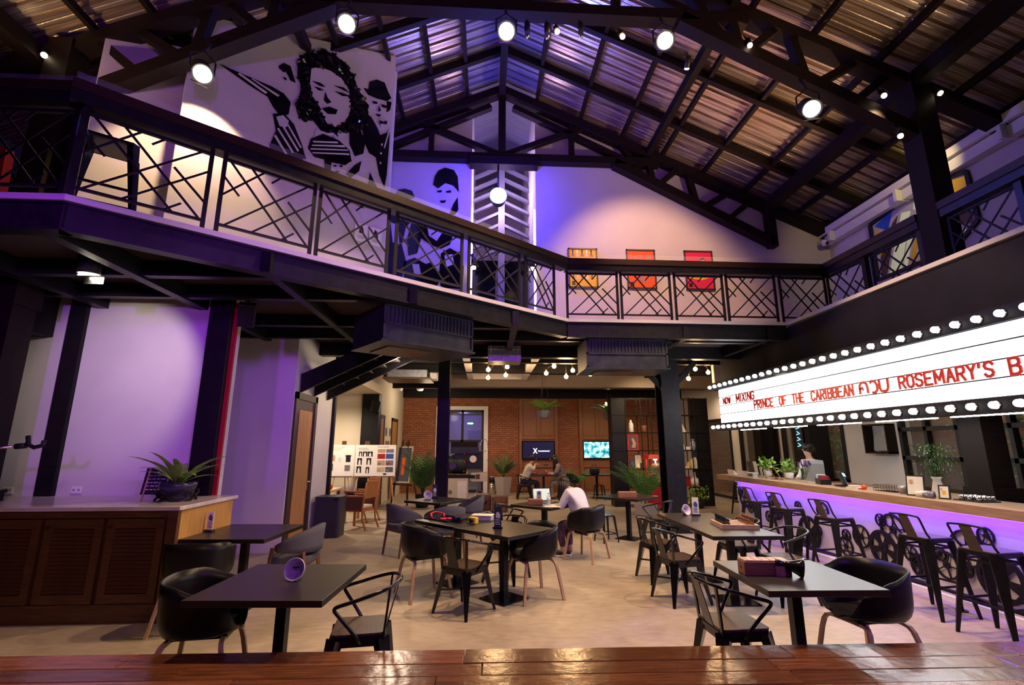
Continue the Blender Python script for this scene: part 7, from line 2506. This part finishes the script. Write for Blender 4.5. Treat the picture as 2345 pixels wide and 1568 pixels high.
t = thing('plant_vase', 'white flared vase holding a feathery green plant on the bar', 'vase', (5.58, 5.86, BZ))
MB().lathe([(.075, 0), (.08, .01), (.045, .17), (.04, .20), (.055, .235), (.05, .235), (.035, .20), (0, .19)], n=20).build('vase', M['white'], t)
for k in range(5):
    a = k * 1.26
    m = MB()
    rq = random.Random(k)
    for j in range(90):
        p = Vector((rq.uniform(-.14, .14) + .06 * math.cos(a), rq.uniform(-.16, .16) + .06 * math.sin(a), .24 + rq.random() * .38))
        d = Vector((rq.uniform(-1, 1), rq.uniform(-1, 1), rq.uniform(0, 1))).normalized() * .07
        s = d.cross(Vector((.3, .2, 1))).normalized() * .006
        m.add([p - s, p + s, p + d], [(0, 1, 2)])
    m.build('sprig', M['leaf_dark'] if k else M['leaf'], t, fix=False)['kind'] = 'stuff'
    MB().tube([(0, 0, .18), (.08 * math.cos(a), .08 * math.sin(a), .45)], .003, 4).build('stem', M['leaf_dark'], t)
for i, (y, rz, mm, lab) in enumerate(((5.82, 40, M['white'], 'white cup lying on its side on the bar'), (5.72, 25, mat('polka', (.02, .02, .08), .3, noise=((.5, .5, .6), 30, (1, 1, 1))), 'dark blue dotted cup lying on its side on the bar'))):
    t = thing('lying_cup', lab, 'cup', (5.32, y, BZ + .04), R(rz))
    MB().lathe([(.028, .06), (.040, -.05), (.036, -.05), (.024, .05), (0, .05)], n=16, axis='y').build('body', mm, t)
t = thing('glass_tray', 'tray of small shiny glasses on the bar near the dark column', 'tray', (5.55, 5.38, BZ))
MB().box(-.12, .12, -.16, .16, 0, .012).build('tray', M['black'], t)
for k in range(12):
    MB().lathe([(.022, 0), (.028, .05), (.025, .05), (.02, .005), (0, .005)], (-.08 + .055 * (k % 4), -.11 + .1 * (k // 4), .012), 10).build('glass', M['chrome'], t)
# back shelves with bottles behind the bar
sh2 = thing('bottle_shelf', 'dark wooden bottle shelf on the wall behind the bar at the right edge', 'shelf', (7.42, 5.2, 0))
for z in (1.50, 2.12):
    MB().box(-.15, .17, -1.2, .9, z - .035, z).build('board', M['beam_wood'], sh2)
for y in (-1.2, .87):
    MB().box(-.15, .17, y, y + .03, 1.0, 2.6).build('side', M['beam_wood'], sh2)
bl = ['leftmost', 'second', 'third', 'fourth', 'rightmost']
for r_, z in enumerate((1.50, 2.12)):
    for k in range(5):
        y = 5.95 - k * .16
        t = thing('spirit_bottle', '%s clear bottle on the %s bottle shelf behind the bar' % (bl[k], ('lower', 'upper')[r_]), 'bottle', (7.40, y, z), 0, 'bottles behind the bar')
        MB().lathe([(.038, 0), (.042, .01), (.042, .17 + .02 * (k % 2)), (.016, .23), (.014, .30), (0, .30)], n=14).build('body', mat('bottle_glass_%d' % (k % 3), ((.7, .75, .75), (.35, .45, .4), (.6, .5, .3))[k % 3], .08, alpha=.55), t)
        MB().cyl((0, 0, .30), (0, 0, .33), .016, n=10).build('cap', M['chrome'], t)
        MB().cyl((0, 0, .05), (0, 0, .13), .0425, n=14).build('label', (M['paper'], M['cream'], M['blue'])[k % 3], t)
t = thing('shadow_box', 'dark wooden box shelf on the cream wall behind the bar', 'shelf', (7.55, 8.92, 1.55))
MB().box(-.15, .04, -.28, .28, 0, .03).box(-.15, .04, -.28, .28, .52, .55).box(-.15, .04, -.28, -.25, 0, .55).box(-.15, .04, .25, .28, 0, .55).build('box', M['beam_wood'], t)
MB().cbox((-.03, .02, .2), (.02, .3, .3), 0, 0, .1).build('picture', M['grey'], t)
t = thing('exit_button', 'green exit button box on the cream pillar behind the bar', 'button', (7.57, 10.98, 1.62))
MB().box(-.03, .03, -.06, .06, 0, .12).build('case', M['leaf'], t)
MB().box(-.035, -.03, -.03, .03, .04, .08).build('button', M['white'], t)
t = thing('neon_sign', 'small blue neon letters on the dark post behind the bar', 'sign', (7.06, 10.65, 1.9))
MB().box(0, .03, -.12, .12, -.3, .3).build('board', M['black'], t)
m = MB()
for k in range(4):
    m.tube([(-.01, .06, -.22 + k * .13), (-.01, -.05, -.20 + k * .13), (-.01, .04, -.15 + k * .13)], .008, 5)
m.build('neon', mat('neon_blue', (.2, .7, 1), .3, emit=(.2, .65, 1), estr=3), t)
for i, (y0, y1) in enumerate(((10.35, 10.95), (12.25, 12.6))):
    struct('trim_%d' % (30 + i), MB().box(7.1, 7.55, y0, y1, 0, 3.4), M['black_paint'])
t = thing('back_counter', 'dark work counter along the wall behind the bar', 'counter', (7.3, 8, 0))
MB().box(-.3, .28, -3.0, 2.3, 0, .90).build('body', M['black_paint'], t)
MB().box(-.33, .28, -3.0, 2.3, .90, .95).build('top', M['oak'], t)
